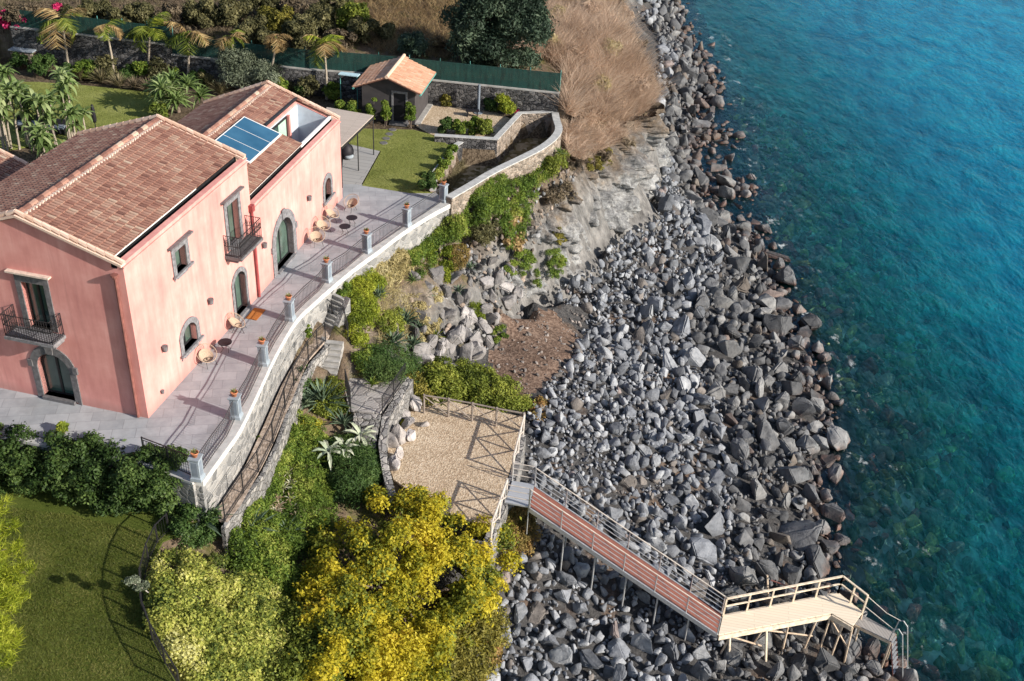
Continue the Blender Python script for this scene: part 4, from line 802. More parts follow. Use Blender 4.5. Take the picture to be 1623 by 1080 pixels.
# ------------------------------------------------------------------ walkway over the boulders
def lerp(a, b, t): return np.asarray(a)+(np.asarray(b)-np.asarray(a))*t
ZA, ZB = -4.62, -8.6
gA0, gA1 = P(800, 796, ZA), P(838, 803, ZA)      # small steel landing: near corners
gB0, gB1 = P(812, 762, ZA), P(847, 768, ZA)
ld_ = thing('steel_landing', 'small grey steel grating landing between the yard fence and the red gangway', 'landing', gA0)
m = MB(); m.hexa([gA0-ZV*.08, gA1-ZV*.08, gB1-ZV*.08, gB0-ZV*.08], [gA0, gA1, gB1, gB0]); m.build('deck', mk_planks('steel_grating', (.42, .44, .47), (.5, .52, .55), (.3, .31, .33), .12, .2, .5, .3), ld_)
for a, b in ((gB0, gB1), (gA0, gA1)):
    for zz in (.35, .7, 1.0): m = MB(); m.tube([a+ZV*zz, b+ZV*zz], .022, 6); m.build('rail', M['palewood'], ld_)
    for q in (a, b): m = MB(); m.tube([q-ZV*1.6, q+ZV*1.02], .028, 6); m.build('post', M['galv'], ld_)
wa0, wa1 = P(840, 804, ZA-.05), P(847, 772, ZA-.05); wb0, wb1 = P(1137, 1004, ZB), P(1143, 973, ZB)
gw_ = thing('gangway', 'long sloping gangway with red deck and pale tube railings over the boulders', 'walkway', wa0)
dk = mk_planks('red_rubber_deck', (.165, .062, .046), (.20, .075, .055), (.11, .05, .045), 1.05, math.atan2(wb0[1]-wa0[1], wb0[0]-wa0[0])+pi/2, .9)
m = MB(); m.hexa([wa0-ZV*.05, wb0-ZV*.05, wb1-ZV*.05, wa1-ZV*.05], [wa0, wb0, wb1, wa1]); m.build('deck', dk, gw_)
for a, b in ((wa0, wb0), (wa1, wb1)):
    s = np.cross(b-a, ZV); s = s/np.linalg.norm(s)*(.05 if a is wa0 else -.05)
    m = MB(); m.bar(a+s-ZV*.1, b+s-ZV*.1, .07, .22); m.build('side_beam', M['galv'], gw_)
    for zz in (.3, .55, .8, 1.02): m = MB(); m.tube([a+s+ZV*zz, b+s+ZV*zz], .02 if zz < 1 else .026, 6); m.build('rail', M['palewood'] if zz > 1 else M['galv'], gw_)
    for k in range(7): q = lerp(a+s, b+s, k/6); m = MB(); m.tube([q-ZV*.2, q+ZV*1.03], .026, 6); m.build('post', M['galv'], gw_)
for k in range(1, 6):
    for a, b in ((wa0, wb0), (wa1, wb1)): q = lerp(a, b, k/6+.02); m = MB(); m.tube([q-ZV*.2, np.array([q[0], q[1], hz(q[0], q[1])-.2])], .04, 6); m.build('support_leg', M['galv'], gw_)
# cream timber platform, dog-legged
pf = thing('timber_platform', 'cream painted timber platform on slanting posts at the foot of the gangway', 'jetty', P(1140, 985, ZB))
c0, c1 = P(1139, 1006, ZB), P(1146, 976, ZB); e1, e0 = P(1328, 940, ZB), P(1318, 972, ZB); f0, f1 = P(1352, 992, ZB), P(1367, 971, ZB)
plk = mk_planks('cream_planks', (.76, .64, .49), (.82, .72, .57), (.5, .39, .28), .16, .15, .7)
m = MB(); m.hexa([q-ZV*.06 for q in (c0, e0, e1, c1)], [c0, e0, e1, c1]); m.build('deck', plk, pf)
m = MB(); m.hexa([q-ZV*.062 for q in (e0, f0, f1, e1)], [q-ZV*.003 for q in (e0, f0, f1, e1)]); m.build('deck', plk, pf)
for a, b in ((c0, e0), (e0, f0), (c1, e1), (e1, f1)):
    m = MB(); s = np.cross(b-a, ZV); s = s/np.linalg.norm(s)*(.055 if a is c0 or a is e0 else -.055); m.bar(a+s-ZV*.16, b+s-ZV*.16, .06, .24); m.build('fascia_board', M['cream'], pf)
def rl(a, b, n, t=pf, h=1.05, mat='cream', s=.05):
    for zz in (h*.55, h): m = MB(); m.bar(a+ZV*zz, b+ZV*zz, .09 if zz == h else .06, .05); m.build('rail', M[mat], t)
    for k in range(n+1): q = lerp(a, b, k/n); m = MB(); m.bar(q-ZV*.1, q+ZV*h, .07); m.build('rail_post', M[mat], t)
rl(c1, e1, 5); rl(e1, f1, 2)
for k, (q, o, big) in enumerate([(lerp(c0, e0, .1), (.15, -.25), 1), (lerp(c0, e0, .12), (-.35, -.1), 0), (lerp(c0, e0, .42), (.2, -.5), 1), (lerp(c0, e0, .4), (-.4, 0), 0), (lerp(c0, e0, .62), (-.05, -.3), 0), (lerp(c0, e0, .88), (-.3, -.2), 0), (e0, (-.2, -.4), 0), (lerp(e0, f0, .6), (-.25, -.35), 0), (lerp(c1, e1, .5), (.1, .3), 0), (e1, (.1, .3), 0), (f1, (.2, .1), 0), (f0, (.1, -.1), 0)]):
    g = np.array([q[0]+o[0], q[1]+o[1], 0]); g[2] = max(hz(g[0], g[1])-.15, SEA-1); m = MB(); m.tube([q-ZV*.1, g], .06 if big else .045, 7); m.build('support_post', M['cream'] if big else M['cream_dirty'], pf)
for a, b in ((lerp(c0, e0, .12), lerp(c0, e0, .42)), (lerp(c0, e0, .42), lerp(c0, e0, .88)), (e0, f0)):
    m = MB(); m.bar(a-ZV*.3, b-ZV*1.3, .05); m.build('cross_brace', M['cream_dirty'], pf)
ob = thing('leaning_post', 'weathered wooden post with a rusty brace standing behind the cream platform', 'post', P(1222, 945, -10)); q = P(1222, 948, -9.9)
m = MB(); m.tube([q-ZV*.6, P(1216, 912, -8.6)], .05, 6); m.build('post', M['cream_dirty'], ob); m = MB(); m.tube([P(1222, 920, -8.9), P(1262, 934, -9.0)], .035, 6); m.build('brace', M['copper'], ob)
# lower grating step and ladder
k0, k1 = P(1354, 989, -9.0), P(1364, 973, -9.0); h0, h1 = P(1412, 1017, -9.25), P(1420, 1004, -9.25)
lg_ = thing('grating_stage', 'narrow grey slatted stage below the cream platform above the sea', 'stage', k0)
m = MB(); m.hexa([q-ZV*.06 for q in (k0, h0, h1, k1)], [k0, h0, h1, k1]); m.build('deck', mk_planks('slatted_grating', (.24, .22, .21), (.32, .3, .28), (.05, .05, .05), .14, math.atan2(h0[1]-k0[1], h0[0]-k0[0])+pi/2, .6), lg_)
for a, b in ((k0, h0), (k1, h1)): m = MB(); m.bar(a-ZV*.1, b-ZV*.1, .05, .14); m.build('side_beam', M['cream_dirty'], lg_)
m = MB(); m.tube([k1+ZV*.55, lerp(k1, h1, .95)+ZV*.12], .02, 6); m.build('rail', M['palewood'], lg_)
m = MB(); m.tube([f1+ZV*1.0, lerp(f1, h1, .6)+ZV*.75, h1+ZV*.8], .018, 6); m.build('rope', M['palewood'], lg_)
for q in (h0, h1): m = MB(); m.tube([q-ZV*.05, np.array([q[0], q[1], SEA-1.5])], .05, 6); m.build('support_post', M['cream_dirty'], lg_)
la = thing('sea_ladder', 'steel ladder with curved handrails going down from the stage into the sea', 'ladder', h0); dv = (h0-k0); dv[2] = 0; dv /= np.linalg.norm(dv); lo = dv*.75-ZV*2.6
for q in (h0, h1): m = MB(); m.tube([q, q+lo], .028, 6); m.build('stringer', M['copper'], la)
for k in range(9): m = MB(); a = h0+lo*(k+.6)/9.4; b = h1+lo*(k+.6)/9.4; m.bar(a, b, .09, .03); m.build('rung', M['galv'], la)
for q in (h0, h1): m = MB(); m.tube([q-dv*.1, q+ZV*.75-dv*.05, q+ZV*.85+dv*.12, q+ZV*.6+dv*.35, q+lo*.95+dv*.35+ZV*.2], .024, 7); m.build('handrail', M['galv'], la)

# ------------------------------------------------------------------ boulders
def rock_mesh(seed, det):
    r = random.Random(seed); bmx = bmesh.new(); e = [r.uniform(.75, 1.2), r.uniform(.7, 1.0), r.uniform(.6, .9)]
    npt = r.choice([9, 11, 13, 16, 20])
    for _ in range(npt):
        v = Vector((r.gauss(0, 1), r.gauss(0, 1), r.gauss(0, 1))).normalized()*r.uniform(.8, 1.05); bmx.verts.new((v[0]*e[0], v[1]*e[1], v[2]*e[2]))
    h = bmesh.ops.convex_hull(bmx, input=bmx.verts); bmesh.ops.delete(bmx, geom=[g for g in h['geom_interior'] if isinstance(g, bmesh.types.BMVert)], context='VERTS')
    bmesh.ops.dissolve_limit(bmx, angle_limit=rad(14), verts=bmx.verts, edges=bmx.edges)
    bmesh.ops.bevel(bmx, geom=list(bmx.edges), offset=r.uniform(.05, .13) if det else r.uniform(.03, .08), segments=2 if det else 1, affect='EDGES', clamp_overlap=True)
    bmesh.ops.triangulate(bmx, faces=bmx.faces)
    if det:
        bmesh.ops.subdivide_edges(bmx, edges=list(bmx.edges), cuts=1, use_grid_fill=True)
        long_ = [q for q in bmx.edges if q.calc_length() > .35]
        if long_: bmesh.ops.subdivide_edges(bmx, edges=long_, cuts=1, use_grid_fill=True)
        bmesh.ops.triangulate(bmx, faces=bmx.faces); off = Vector((seed*7.1, seed*3.3, 0))
        for v in bmx.verts: v.co += v.co.normalized()*(mnoise.fractal(v.co*1.7+off, .8, 2, 4)*.10+mnoise.noise(v.co*6+off)*.025)
    me = bpy.data.meshes.new('boulder'); bmx.to_mesh(me); bmx.free(); me.update(); return me
HI = [rock_mesh(100+i, True) for i in range(16)]; LO = [rock_mesh(300+i, False) for i in range(14)]
for me in HI:
    me.materials.append(M['rock']); me.polygons.foreach_set('use_smooth', [True]*len(me.polygons))
    try: me.set_sharp_from_angle(angle=rad(32))
    except Exception: pass
def lo_arr(me):
    v = np.empty(len(me.vertices)*3); me.vertices.foreach_get('co', v); t = np.empty(len(me.polygons)*3, np.int32); me.polygons.foreach_get('vertices', t); return v.reshape(-1, 3), t.reshape(-1, 3)
LOA = [lo_arr(m) for m in LO]
# beach zone in picture terms, then world placement on the terrain
beach_px = [(1075, -40), (1000, -25), (1010, 20), (1045, 60), (1040, 160), (1048, 230), (1030, 300), (1005, 362), (958, 382), (905, 432), (872, 462), (880, 474), (935, 500), (908, 565), (868, 610), (838, 668), (834, 742), (846, 830), (818, 880), (785, 930), (755, 990), (735, 1110), (1460, 1110), (1425, 1060), (1380, 1010), (1345, 960), (1335, 900), (1325, 820), (1330, 740), (1330, 640), (1300, 560), (1255, 470), (1215, 380), (1195, 300), (1170, 220), (1150, 150), (1125, 80), (1100, -40)]
def on_land_walk(x, y): return False
R = np.random.default_rng(5); cand = []
def add_cands(n, f):
    x = R.uniform(11, 37, n); y = R.uniform(-14, 125, n); z = hz(x, y)
    px, py, d = np.array([project((a, b, c)) for a, b, c in zip(x, y, z)]).T
    ok = inpoly(px, py, beach_px) & ~((steep_at(x, y) > .3) & (y > 18) & (z > -6.9)) & (z < -4.9) & (z > SEA-1.3); x, y, z, px, py = [q[ok] for q in (x, y, z, px, py)]
    t = np.clip((z-SEA)/4.8, 0, 1)        # 0 at the water, 1 at the top of the beach
    return x, y, z, px, py, t
placed = []; grid = {}
def try_place(x, y, r, k=.8):
    cx, cy = int(x//2), int(y//2)
    for i in (-1, 0, 1):
        for j in (-1, 0, 1):
            for (a, b, c) in grid.get((cx+i, cy+j), ()):
                if (a-x)**2+(b-y)**2 < (k*(c+r))**2: return False
    grid.setdefault((cx, cy), []).append((x, y, r)); return True
ROCKS = []     # x, y, z, r, t, px, py
for (n, rlo, rhi, k) in ((1300, .75, 1.15, .86), (14000, .45, .8, .72), (40000, .24, .48, .68), (60000, .12, .26, .66)):
    x, y, z, px, py, t = add_cands(n, None)
    for i in range(len(x)):
        far = y[i] > 36
        r = R.uniform(rlo, rhi)*(1.18-.5*t[i]) if not far else R.uniform(rlo, rhi)*1.15
        if rlo > .7 and t[i] > .5 and not far: continue
        if rlo > .4 and t[i] > .72 and not far and R.random() < .55: continue
        if rhi < .3 and (y[i] > 60 or (t[i] < .3 and R.random() < .4)): continue
        if rhi < .5 and y[i] > 95: continue
        if try_place(x[i], y[i], r*.82, k): ROCKS.append((x[i], y[i], z[i], r, t[i], px[i], py[i]))
# second layer of loose stones lying on top
for _ in range(2600):
    i = R.integers(len(ROCKS)); x, y, z, r, t, px, py = ROCKS[i]
    if r > .7 or t < .06: continue
    rr = r*R.uniform(.5, .8); xx, yy = x+R.uniform(-.3, .3), y+R.uniform(-.3, .3); ROCKS.append((xx, yy, z+r*.55, rr, t, px, py))
print('rocks', len(ROCKS))
WALKPOLY = [tuple(q[:2]) for q in (wa0, wb0, wb1, wa1)]; PLATPOLY = [tuple(q[:2]) for q in (c0, e0, f0, f1, e1, c1)]
def rock_col(t, r, y):
    u = R.random()
    if u < .62: g = R.uniform(.11, .24); c = (g*.96, g*1.0, g*1.09)
    elif u < .93: g = R.uniform(.24, .36); c = (g*.98, g*1., g*1.04)
    elif u < .985: g = R.uniform(.12, .2); c = (g*1.1, g*.97, g*.88)
    else: g = R.uniform(.15, .24); c = (g*1.18, g*.96, g*.9)
    if t < .3: c = tuple(q*.66 for q in (c[0]*1.04, c[1], c[2]*.94))
    return c
allr = []
for (x, y, z, r, t, px, py) in ROCKS:
    p = (x, y, z+r*.22); X, Y, D = project(p); vis = 0 < X < 1623 and -10 < Y < 1085
    allr.append(dict(p=p, r=r, t=t, X=X, Y=Y, s=r*F/D if vis else 0, c=rock_col(t, r, y), rot=R.uniform(0, 2*pi, 3), sc=(R.uniform(.8, 1.15), R.uniform(.8, 1.1), R.uniform(.7, 1.)), k=int(R.integers(1000))))
allr.sort(key=lambda d: -d['s'])
NBIG = 262
LANDM = [('the red gangway deck', (990, 890)), ('the cream platform', (1235, 970)), ('the sea ladder', (1425, 1020)), ('the steel landing', (822, 780)), ('the yellow tree', (800, 960)), ('the brown dirt patch', (850, 545)), ('the gravel yard corner', (830, 665)), ('the grey cliff foot', (990, 365)), ('the dry reed slope', (1035, 110)), ('the bottom picture edge', (1100, 1075)), ('the waterline halfway up the beach', (1300, 620)), ('the waterline below the cliff', (1195, 340)), ('the shore above the platform', (1295, 845)), ('the middle of the beach', (1070, 620))]
ORD = ['nearest', 'second nearest', 'third nearest', 'fourth nearest', 'fifth nearest', 'sixth nearest', 'seventh nearest', 'eighth nearest', 'ninth nearest', 'tenth nearest', 'eleventh nearest', 'twelfth nearest', 'thirteenth nearest', 'fourteenth nearest', 'fifteenth nearest', 'sixteenth nearest', 'seventeenth nearest', 'eighteenth nearest']
def describe(items, noun):
    for d in items:
        c = d['c']; g = sum(c)/3
        d['cw'] = 'reddish' if c[0] > g*1.2 else 'brownish' if c[0] > g*1.07 else 'pale grey' if g > .2 else 'mid grey' if g > .115 else 'dark grey'
        d['zw'] = 'large' if d['s'] > 27 else 'medium' if d['s'] > 21 else 'smaller'
        d['lm'], q = min(LANDM, key=lambda l: (l[1][0]-d['X'])**2+(l[1][1]-d['Y'])**2); d['ld'] = math.hypot(q[0]-d['X'], q[1]-d['Y'])
    keyf = lambda d: (d['lm'], d['cw'], d['zw']); grp = {}
    for d in items: grp.setdefault(keyf(d), []).append(d)
    for k, L in grp.items():
        L.sort(key=lambda d: d['ld'])
        for i, d in enumerate(L):
            d['label'] = f"{d['zw']} {d['cw']} {noun}, {ORD[i] if i < len(ORD) else 'farthest'} such to {k[0]}" if len(L) > 1 else f"{d['zw']} {d['cw']} {noun}, the only such near {k[0]}"
def put_rock(d, name, grp, cat):
    o = bpy.data.objects.new(name, HI[d['k'] % len(HI)]); COL.objects.link(o); o.location = tuple(float(v) for v in d['p']); o.rotation_euler = tuple(d['rot']); o.scale = tuple(float(d['r']*q) for q in d['sc']); o.color = (*d['c'], 1); tag(o, d['label'], cat, grp); return o
big = allr[:NBIG]; describe(big, 'lava boulder')
for d in big: put_rock(d, 'boulder', 'large boulders on the shore', 'boulder')
def rubble(name, rows, mat=None):
    Vs, Fs, Cs = [], [], []; o = 0
    for d in rows:
        v, t = LOA[d['k'] % len(LOA)]; cx, cy, cz = np.cos(d['rot']); sx, sy, sz = np.sin(d['rot'])
        Rm = np.array([[cz, -sz, 0], [sz, cz, 0], [0, 0, 1]]) @ np.array([[cy, 0, sy], [0, 1, 0], [-sy, 0, cy]]) @ np.array([[1, 0, 0], [0, cx, -sx], [0, sx, cx]])
        Vs.append((v*np.array(d['sc'])*d['r']) @ Rm.T+np.array(d['p'])); Fs.append(t.ravel()+o); Cs.append(np.tile((*d['c'], 1), (len(v), 1))); o += len(v)
    ob = np_mesh(name, np.concatenate(Vs), np.concatenate(Fs), 3, mat or M['rubble']); at = ob.data.attributes.new('rockcol', 'FLOAT_COLOR', 'POINT'); at.data.foreach_set('color', np.concatenate(Cs).astype(np.float32).ravel()); return ob
tag(rubble('rubble', allr[NBIG:]), 'smaller lava stones filling the beach between the boulders', 'stones', kind='stuff')
# drowned boulders
sub = []
for _ in range(15000):
    y = R.uniform(-16, 75); i = np.argmin(np.abs(np.array([P(*c)[1] for c in _cp[:15]])-y)); xw = P(*_cp[i])[0]; x = xw+abs(R.normal(0, 6.))-.4
    r = R.uniform(.3, 1.05)
    if not try_place(x, y, r*.8, .62): continue
    g = R.uniform(.1, .46); c = [(g*1.3, g*.55, g*.5), (g*1.2, g*1.15, g*.5), (g*1.1, g, g*.8), (g*.8, g*1.05, g*.6)][R.integers(4)]
    z = float(hz(x, y)); zz = min(z+r*.2, SEA-r*.9)
    if zz < z-r*1.1: continue
    pass; sub.append(dict(p=(x, y, zz), r=r, c=c, rot=R.uniform(0, 2*pi, 3), sc=(R.uniform(.9, 1.2), R.uniform(.9, 1.2), R.uniform(.5, .8)), k=int(R.integers(1000))))
tag(rubble('drowned_rubble', sub, M['drowned']), 'reddish and olive stones under the shallow water along the shore', 'stones', kind='stuff')
# boulders set as a slope wall under the terrace, and by the gravel yard
WALLR = [(690,436,.7),(706,462,.55),(722,440,.6),(688,485,.6),(665,500,.5),(712,500,.6),(738,470,.55),(745,505,.6),(722,535,.6),(700,545,.55),(752,540,.6),(735,565,.55),(712,585,.6),(698,560,.5),(765,515,.5),(770,490,.5),(775,545,.5),(785,470,.55),(780,505,.5),(800,455,.5),(805,480,.55),(790,440,.5),(768,450,.5),(760,425,.55),(745,445,.5),(780,415,.5),(720,412,.55),(740,400,.5),(705,400,.5),(815,500,.45),(795,525,.5),(760,565,.45),(820,465,.45),(690,600,.5),(670,560,.55),(660,530,.5),(810,425,.45),(735,600,.4),(675,455,.5),(655,440,.45)]
WALLR += [(700+R.uniform(-35, 110), 520+R.uniform(-60, 80), R.uniform(.3, .5)) for _ in range(26)]
WALLR = [w for w in WALLR if inpoly(np.array([w[0]]), np.array([w[1]]), [(650, 430), (690, 425), (760, 405), (825, 430), (830, 480), (790, 520), (775, 560), (730, 615), (690, 610), (655, 560)])[0]]
wl = []
for i, (x, y, r) in enumerate(WALLR):
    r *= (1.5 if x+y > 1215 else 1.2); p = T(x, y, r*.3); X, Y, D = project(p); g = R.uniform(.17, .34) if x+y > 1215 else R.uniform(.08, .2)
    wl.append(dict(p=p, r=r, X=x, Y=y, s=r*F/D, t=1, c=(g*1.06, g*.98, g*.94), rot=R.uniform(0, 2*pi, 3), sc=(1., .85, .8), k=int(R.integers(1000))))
LANDM = [('the dark agaves', (640, 520)), ('the brown dirt patch', (830, 520)), ('the low blue agave on the slope', (728, 455)), ('the hanging creeper above', (790, 380)), ('the yellow-green bush', (720, 600)), ('the slope crest', (690, 400))]
describe(wl, 'slope boulder')
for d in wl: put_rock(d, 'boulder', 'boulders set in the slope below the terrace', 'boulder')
sl = []
for _ in range(1500):
    x, y = R.uniform(640, 930), R.uniform(225, 570)
    if not inpoly(np.array([x]), np.array([y]), [(645, 440), (690, 360), (770, 330), (850, 300), (905, 245), (935, 260), (900, 300), (850, 380), (845, 440), (810, 500), (770, 560), (700, 600), (660, 560)])[0]: continue
    r = R.uniform(.07, .3); p = T(x, y, 0); g = R.uniform(.09, .3); c = (g, g*.98, g*.97) if R.random() < .6 else (g*1.15, g*.9, g*.72); sl.append(dict(p=p, r=r, c=c, rot=R.uniform(0, 2*pi, 3), sc=(1., .85, .75), k=int(R.integers(1000))))
for _ in range(420):
    x, y = R.uniform(760, 940), R.uniform(465, 645)
    if not inpoly(np.array([x]), np.array([y]), [(770, 575), (800, 520), (835, 480), (880, 470), (935, 500), (905, 560), (860, 600), (830, 640), (790, 610)])[0]: continue
    r = R.random()**2*.2+.05; p = T(x, y, 0); g = R.uniform(.1, .28); sl.append(dict(p=p, r=r, c=(g*1.1, g*.95, g*.85), rot=R.uniform(0, 2*pi, 3), sc=(1., .85, .7), k=int(R.integers(1000))))
tag(rubble('slope_rubble', sl), 'loose grey and brown stones over the slope between the terrace and the cliff', 'stones', kind='stuff')
yl = []
for x, y, r in ((640, 655, .42), (657, 640, .45), (634, 690, .5), (620, 700, .45), (632, 722, .4), (625, 735, .4), (612, 690, .4), (646, 672, .38), (652, 690, .35), (672, 668, .35)):
    r *= 1.35; p = P(x, y, ZG+r*.4); D = project(p)[2]; g = R.uniform(.25, .45); yl.append(dict(p=p, r=r, X=x, Y=y, s=r*F/D, t=1, c=(g*1.06, g*.96, g*.9), rot=R.uniform(0, 2*pi, 3), sc=(1., .9, .9), k=int(R.integers(1000))))
LANDM = [('the landing railing', (650, 640)), ('the dark steps', (600, 690)), ('the yard fence corner', (680, 660)), ('the yellow tree', (630, 750))]
describe(yl, 'rock'); 
for d in yl: put_rock(d, 'yard_rock', 'pale rocks at the side of the gravel yard', 'rock')
# ------------------------------------------------------------------ vegetation builders
def hzv(x, y): return hz(np.asarray(x), np.asarray(y))
def Tv(px, py, up):
    px = np.asarray(px, float); py = np.asarray(py, float); up = np.broadcast_to(np.asarray(up, float), px.shape)
    d = FW[None]+RT[None]*((px-811.5)/F)[:, None]-UP[None]*((py-540)/F)[:, None]; t = (9-CAM[2])/d[:, 2]; done = np.zeros(len(px), bool)
    for _ in range(360):
        q = CAM+d*t[:, None]; hit = q[:, 2] < hz(q[:, 0], q[:, 1])+up; done |= hit
        if done.all(): break
        t = np.where(done, t, t+.3)
    lo = t-.3; hi = t
    for _ in range(9):
        m = (lo+hi)/2; q = CAM+d*m[:, None]; hit = q[:, 2] < hz(q[:, 0], q[:, 1])+up; hi = np.where(hit, m, hi); lo = np.where(hit, lo, m)
    return CAM+d*hi[:, None]
VR = np.random.default_rng(21)
def unit(a): return a/(np.linalg.norm(a, axis=-1, keepdims=True)+1e-9)
def leaf_arrays(pos, nrm, size, aspect, curl=.15):
    n = len(pos); t = unit(np.cross(nrm, unit(VR.normal(size=(n, 3))))); b = np.cross(nrm, t); L = (size*aspect**.5)[:, None]; Wd = (size/aspect**.5)[:, None]
    v = np.stack([pos-t*L*.5, pos+b*Wd*.5+nrm*L*curl, pos+t*L*.5, pos-b*Wd*.5+nrm*L*curl], 1).reshape(-1, 3); return v
def cloud_points(C, Rd, n, fill=.35, flat=1., lump=.25):
    w = Rd**2; k = VR.choice(len(C), n, p=w/w.sum()); d = unit(VR.normal(size=(n, 3))); d[:, 2] = np.where(d[:, 2] < -.25, -d[:, 2], d[:, 2])
    rr = Rd[k]*(fill+(1-fill)*VR.random(n)**.45)*(1+lump*np.sin(d[:, 0]*5+C[k, 0]*3)*np.sin(d[:, 1]*6+C[k, 1]*4)*np.sin(d[:, 2]*5+k))
    rr = np.where(VR.random(n) < .1, rr*VR.uniform(1.05, 1.4, n), rr)
    p = C[k]+d*rr[:, None]*np.array([1, 1, flat]); return p, d, k
def foliage(name, C, Rd, n, size, mat, parent=None, aspect=2., fill=.35, flat=1., up=.35, origin=None, lump=.25, sizevar=.35, tl=.35, curl=.15):
    C = np.asarray(C, float).reshape(-1, 3); Rd = np.asarray(Rd, float).reshape(-1); p, d, k = cloud_points(C, Rd, n, fill, flat, lump)
    nr = unit(d*.6+VR.normal(size=(n, 3))*.55+np.array([0, 0, up])); s = size*(1+sizevar*VR.normal(size=n)).clip(.4, 2)
    V = leaf_arrays(p, nr, s, aspect, curl); bt = VR.random(len(C)); tn = np.clip(bt[k]*tl+VR.random(n)*(1-tl), 0, 1)
    return np_mesh(name, V, np.arange(4*n), 4, mat, parent, np.repeat(tn, 4), origin=origin)
def blades(name, base, dirs, L, w, mat, parent=None, bend=.5, seg=3, origin=None, tint=None):
    n = len(base); dirs = unit(dirs); side = unit(np.cross(dirs, unit(VR.normal(size=(n, 3))))); out = unit(dirs*np.array([1, 1, 0])+VR.normal(size=(n, 3))*.2*np.array([1, 1, 0])); vs = []
    for k in range(seg+1):
        f = k/seg; c = base+dirs*(L*f)[:, None]+(out*bend-np.array([0, 0, 1])*bend*.6)*(L*f*f)[:, None]; ww = w*(1-f*.92)*.5
        vs += [c-side*ww[:, None], c+side*ww[:, None]]
    V = np.stack(vs, 1).reshape(-1, 3); o = (np.arange(n)*2*(seg+1))[:, None, None]; q = np.array([[2*k, 2*k+1, 2*k+3, 2*k+2] for k in range(seg)])[None]
    tn = VR.random(n) if tint is None else tint; return np_mesh(name, V, (o+q).ravel(), 4, mat, parent, np.repeat(tn, 2*(seg+1)), origin=origin)
def sample_poly(poly, n):
    a = np.array(poly, float); lo, hi = a.min(0), a.max(0); out = np.zeros((0, 2))
    while len(out) < n: q = VR.uniform(lo, hi, (n*2, 2)); out = np.concatenate([out, q[inpoly(q[:, 0], q[:, 1], poly)]])
    return out[:n]
def mass_blobs(poly, h, r, nb, soft=30):
    q = sample_poly(poly, nb); e = np.clip(edgedist(q[:, 0], q[:, 1], poly)/soft, 0, 1); e = e*(2-e); rr = r*VR.uniform(.65, 1.25, nb)
    up = h*(.25+.75*e)*VR.uniform(.75, 1.15, nb); p = Tv(q[:, 0], q[:, 1], up); p[:, 2] -= rr*.45; return p, rr
def bush(name, poly, h, r, nb, n, size, mat, label, cat, group=None, soft=30, core=True, **k):
    C, Rd = mass_blobs(poly, h, r*1.3, int(nb*1.5), soft); n = int(n*1.35); b = C.mean(0); b[2] = float(hz(b[0], b[1])); t = thing(name, label, cat, b, 0, group)
    foliage('foliage', C, Rd, n, size, M[mat], t, **k)
    st = MB()
    for i in VR.choice(len(C), min(7, len(C)), replace=False): g = np.array([C[i][0]*.6+b[0]*.4, C[i][1]*.6+b[1]*.4, 0]); g[2] = float(hz(g[0], g[1]))-.1; st.tube([g, lerp(g, C[i], .5)+VR.normal(size=3)*.06, C[i]], [.035, .022, .01], 5)
    st.build('stem', M['bark'], t); return t
def shrub(name, base, rx, h, n, size, mat, label, cat='shrub', group=None, nb=9, aspect=2., up=.35, **k):
    base = np.asarray(base, float); t = thing(name, label, cat, base, 0, group); C = []; Rd = []
    for i in range(nb): a = VR.uniform(0, 2*pi); q = VR.random()**.5*.62; z = VR.uniform(.14, .82); C.append(base+np.array([cos(a)*q*rx, sin(a)*q*rx, z*h])); Rd.append(min(rx, h/2)*VR.uniform(.42, .62)*(1.1-.3*z))
    foliage('foliage', C, Rd, n, size, M[mat], t, aspect=aspect, up=up, **k); st = MB()
    for i in range(4): st.tube([base+np.array([.05*cos(i), .05*sin(i), -.05]), lerp(base, C[i], .6), C[i]], [.03, .02, .008], 5)
    st.build('stem', M['bark'], t); return t
def rosette(name, loc, n, L, w, mat, label, cat='agave', group=None, elev=(12, 84), droop=.35, seed=0, **k):
    t = thing(name, label, cat, loc, 0, group); m = MB(); blade_rosette(m, np.asarray(loc, float), n, L, w, elev, droop, 4, random.Random(seed), **k); m.build('leaves', M[mat], t); return t
g3 = lambda a, b, c: [(.15, a), (.5, b), (.88, c)]
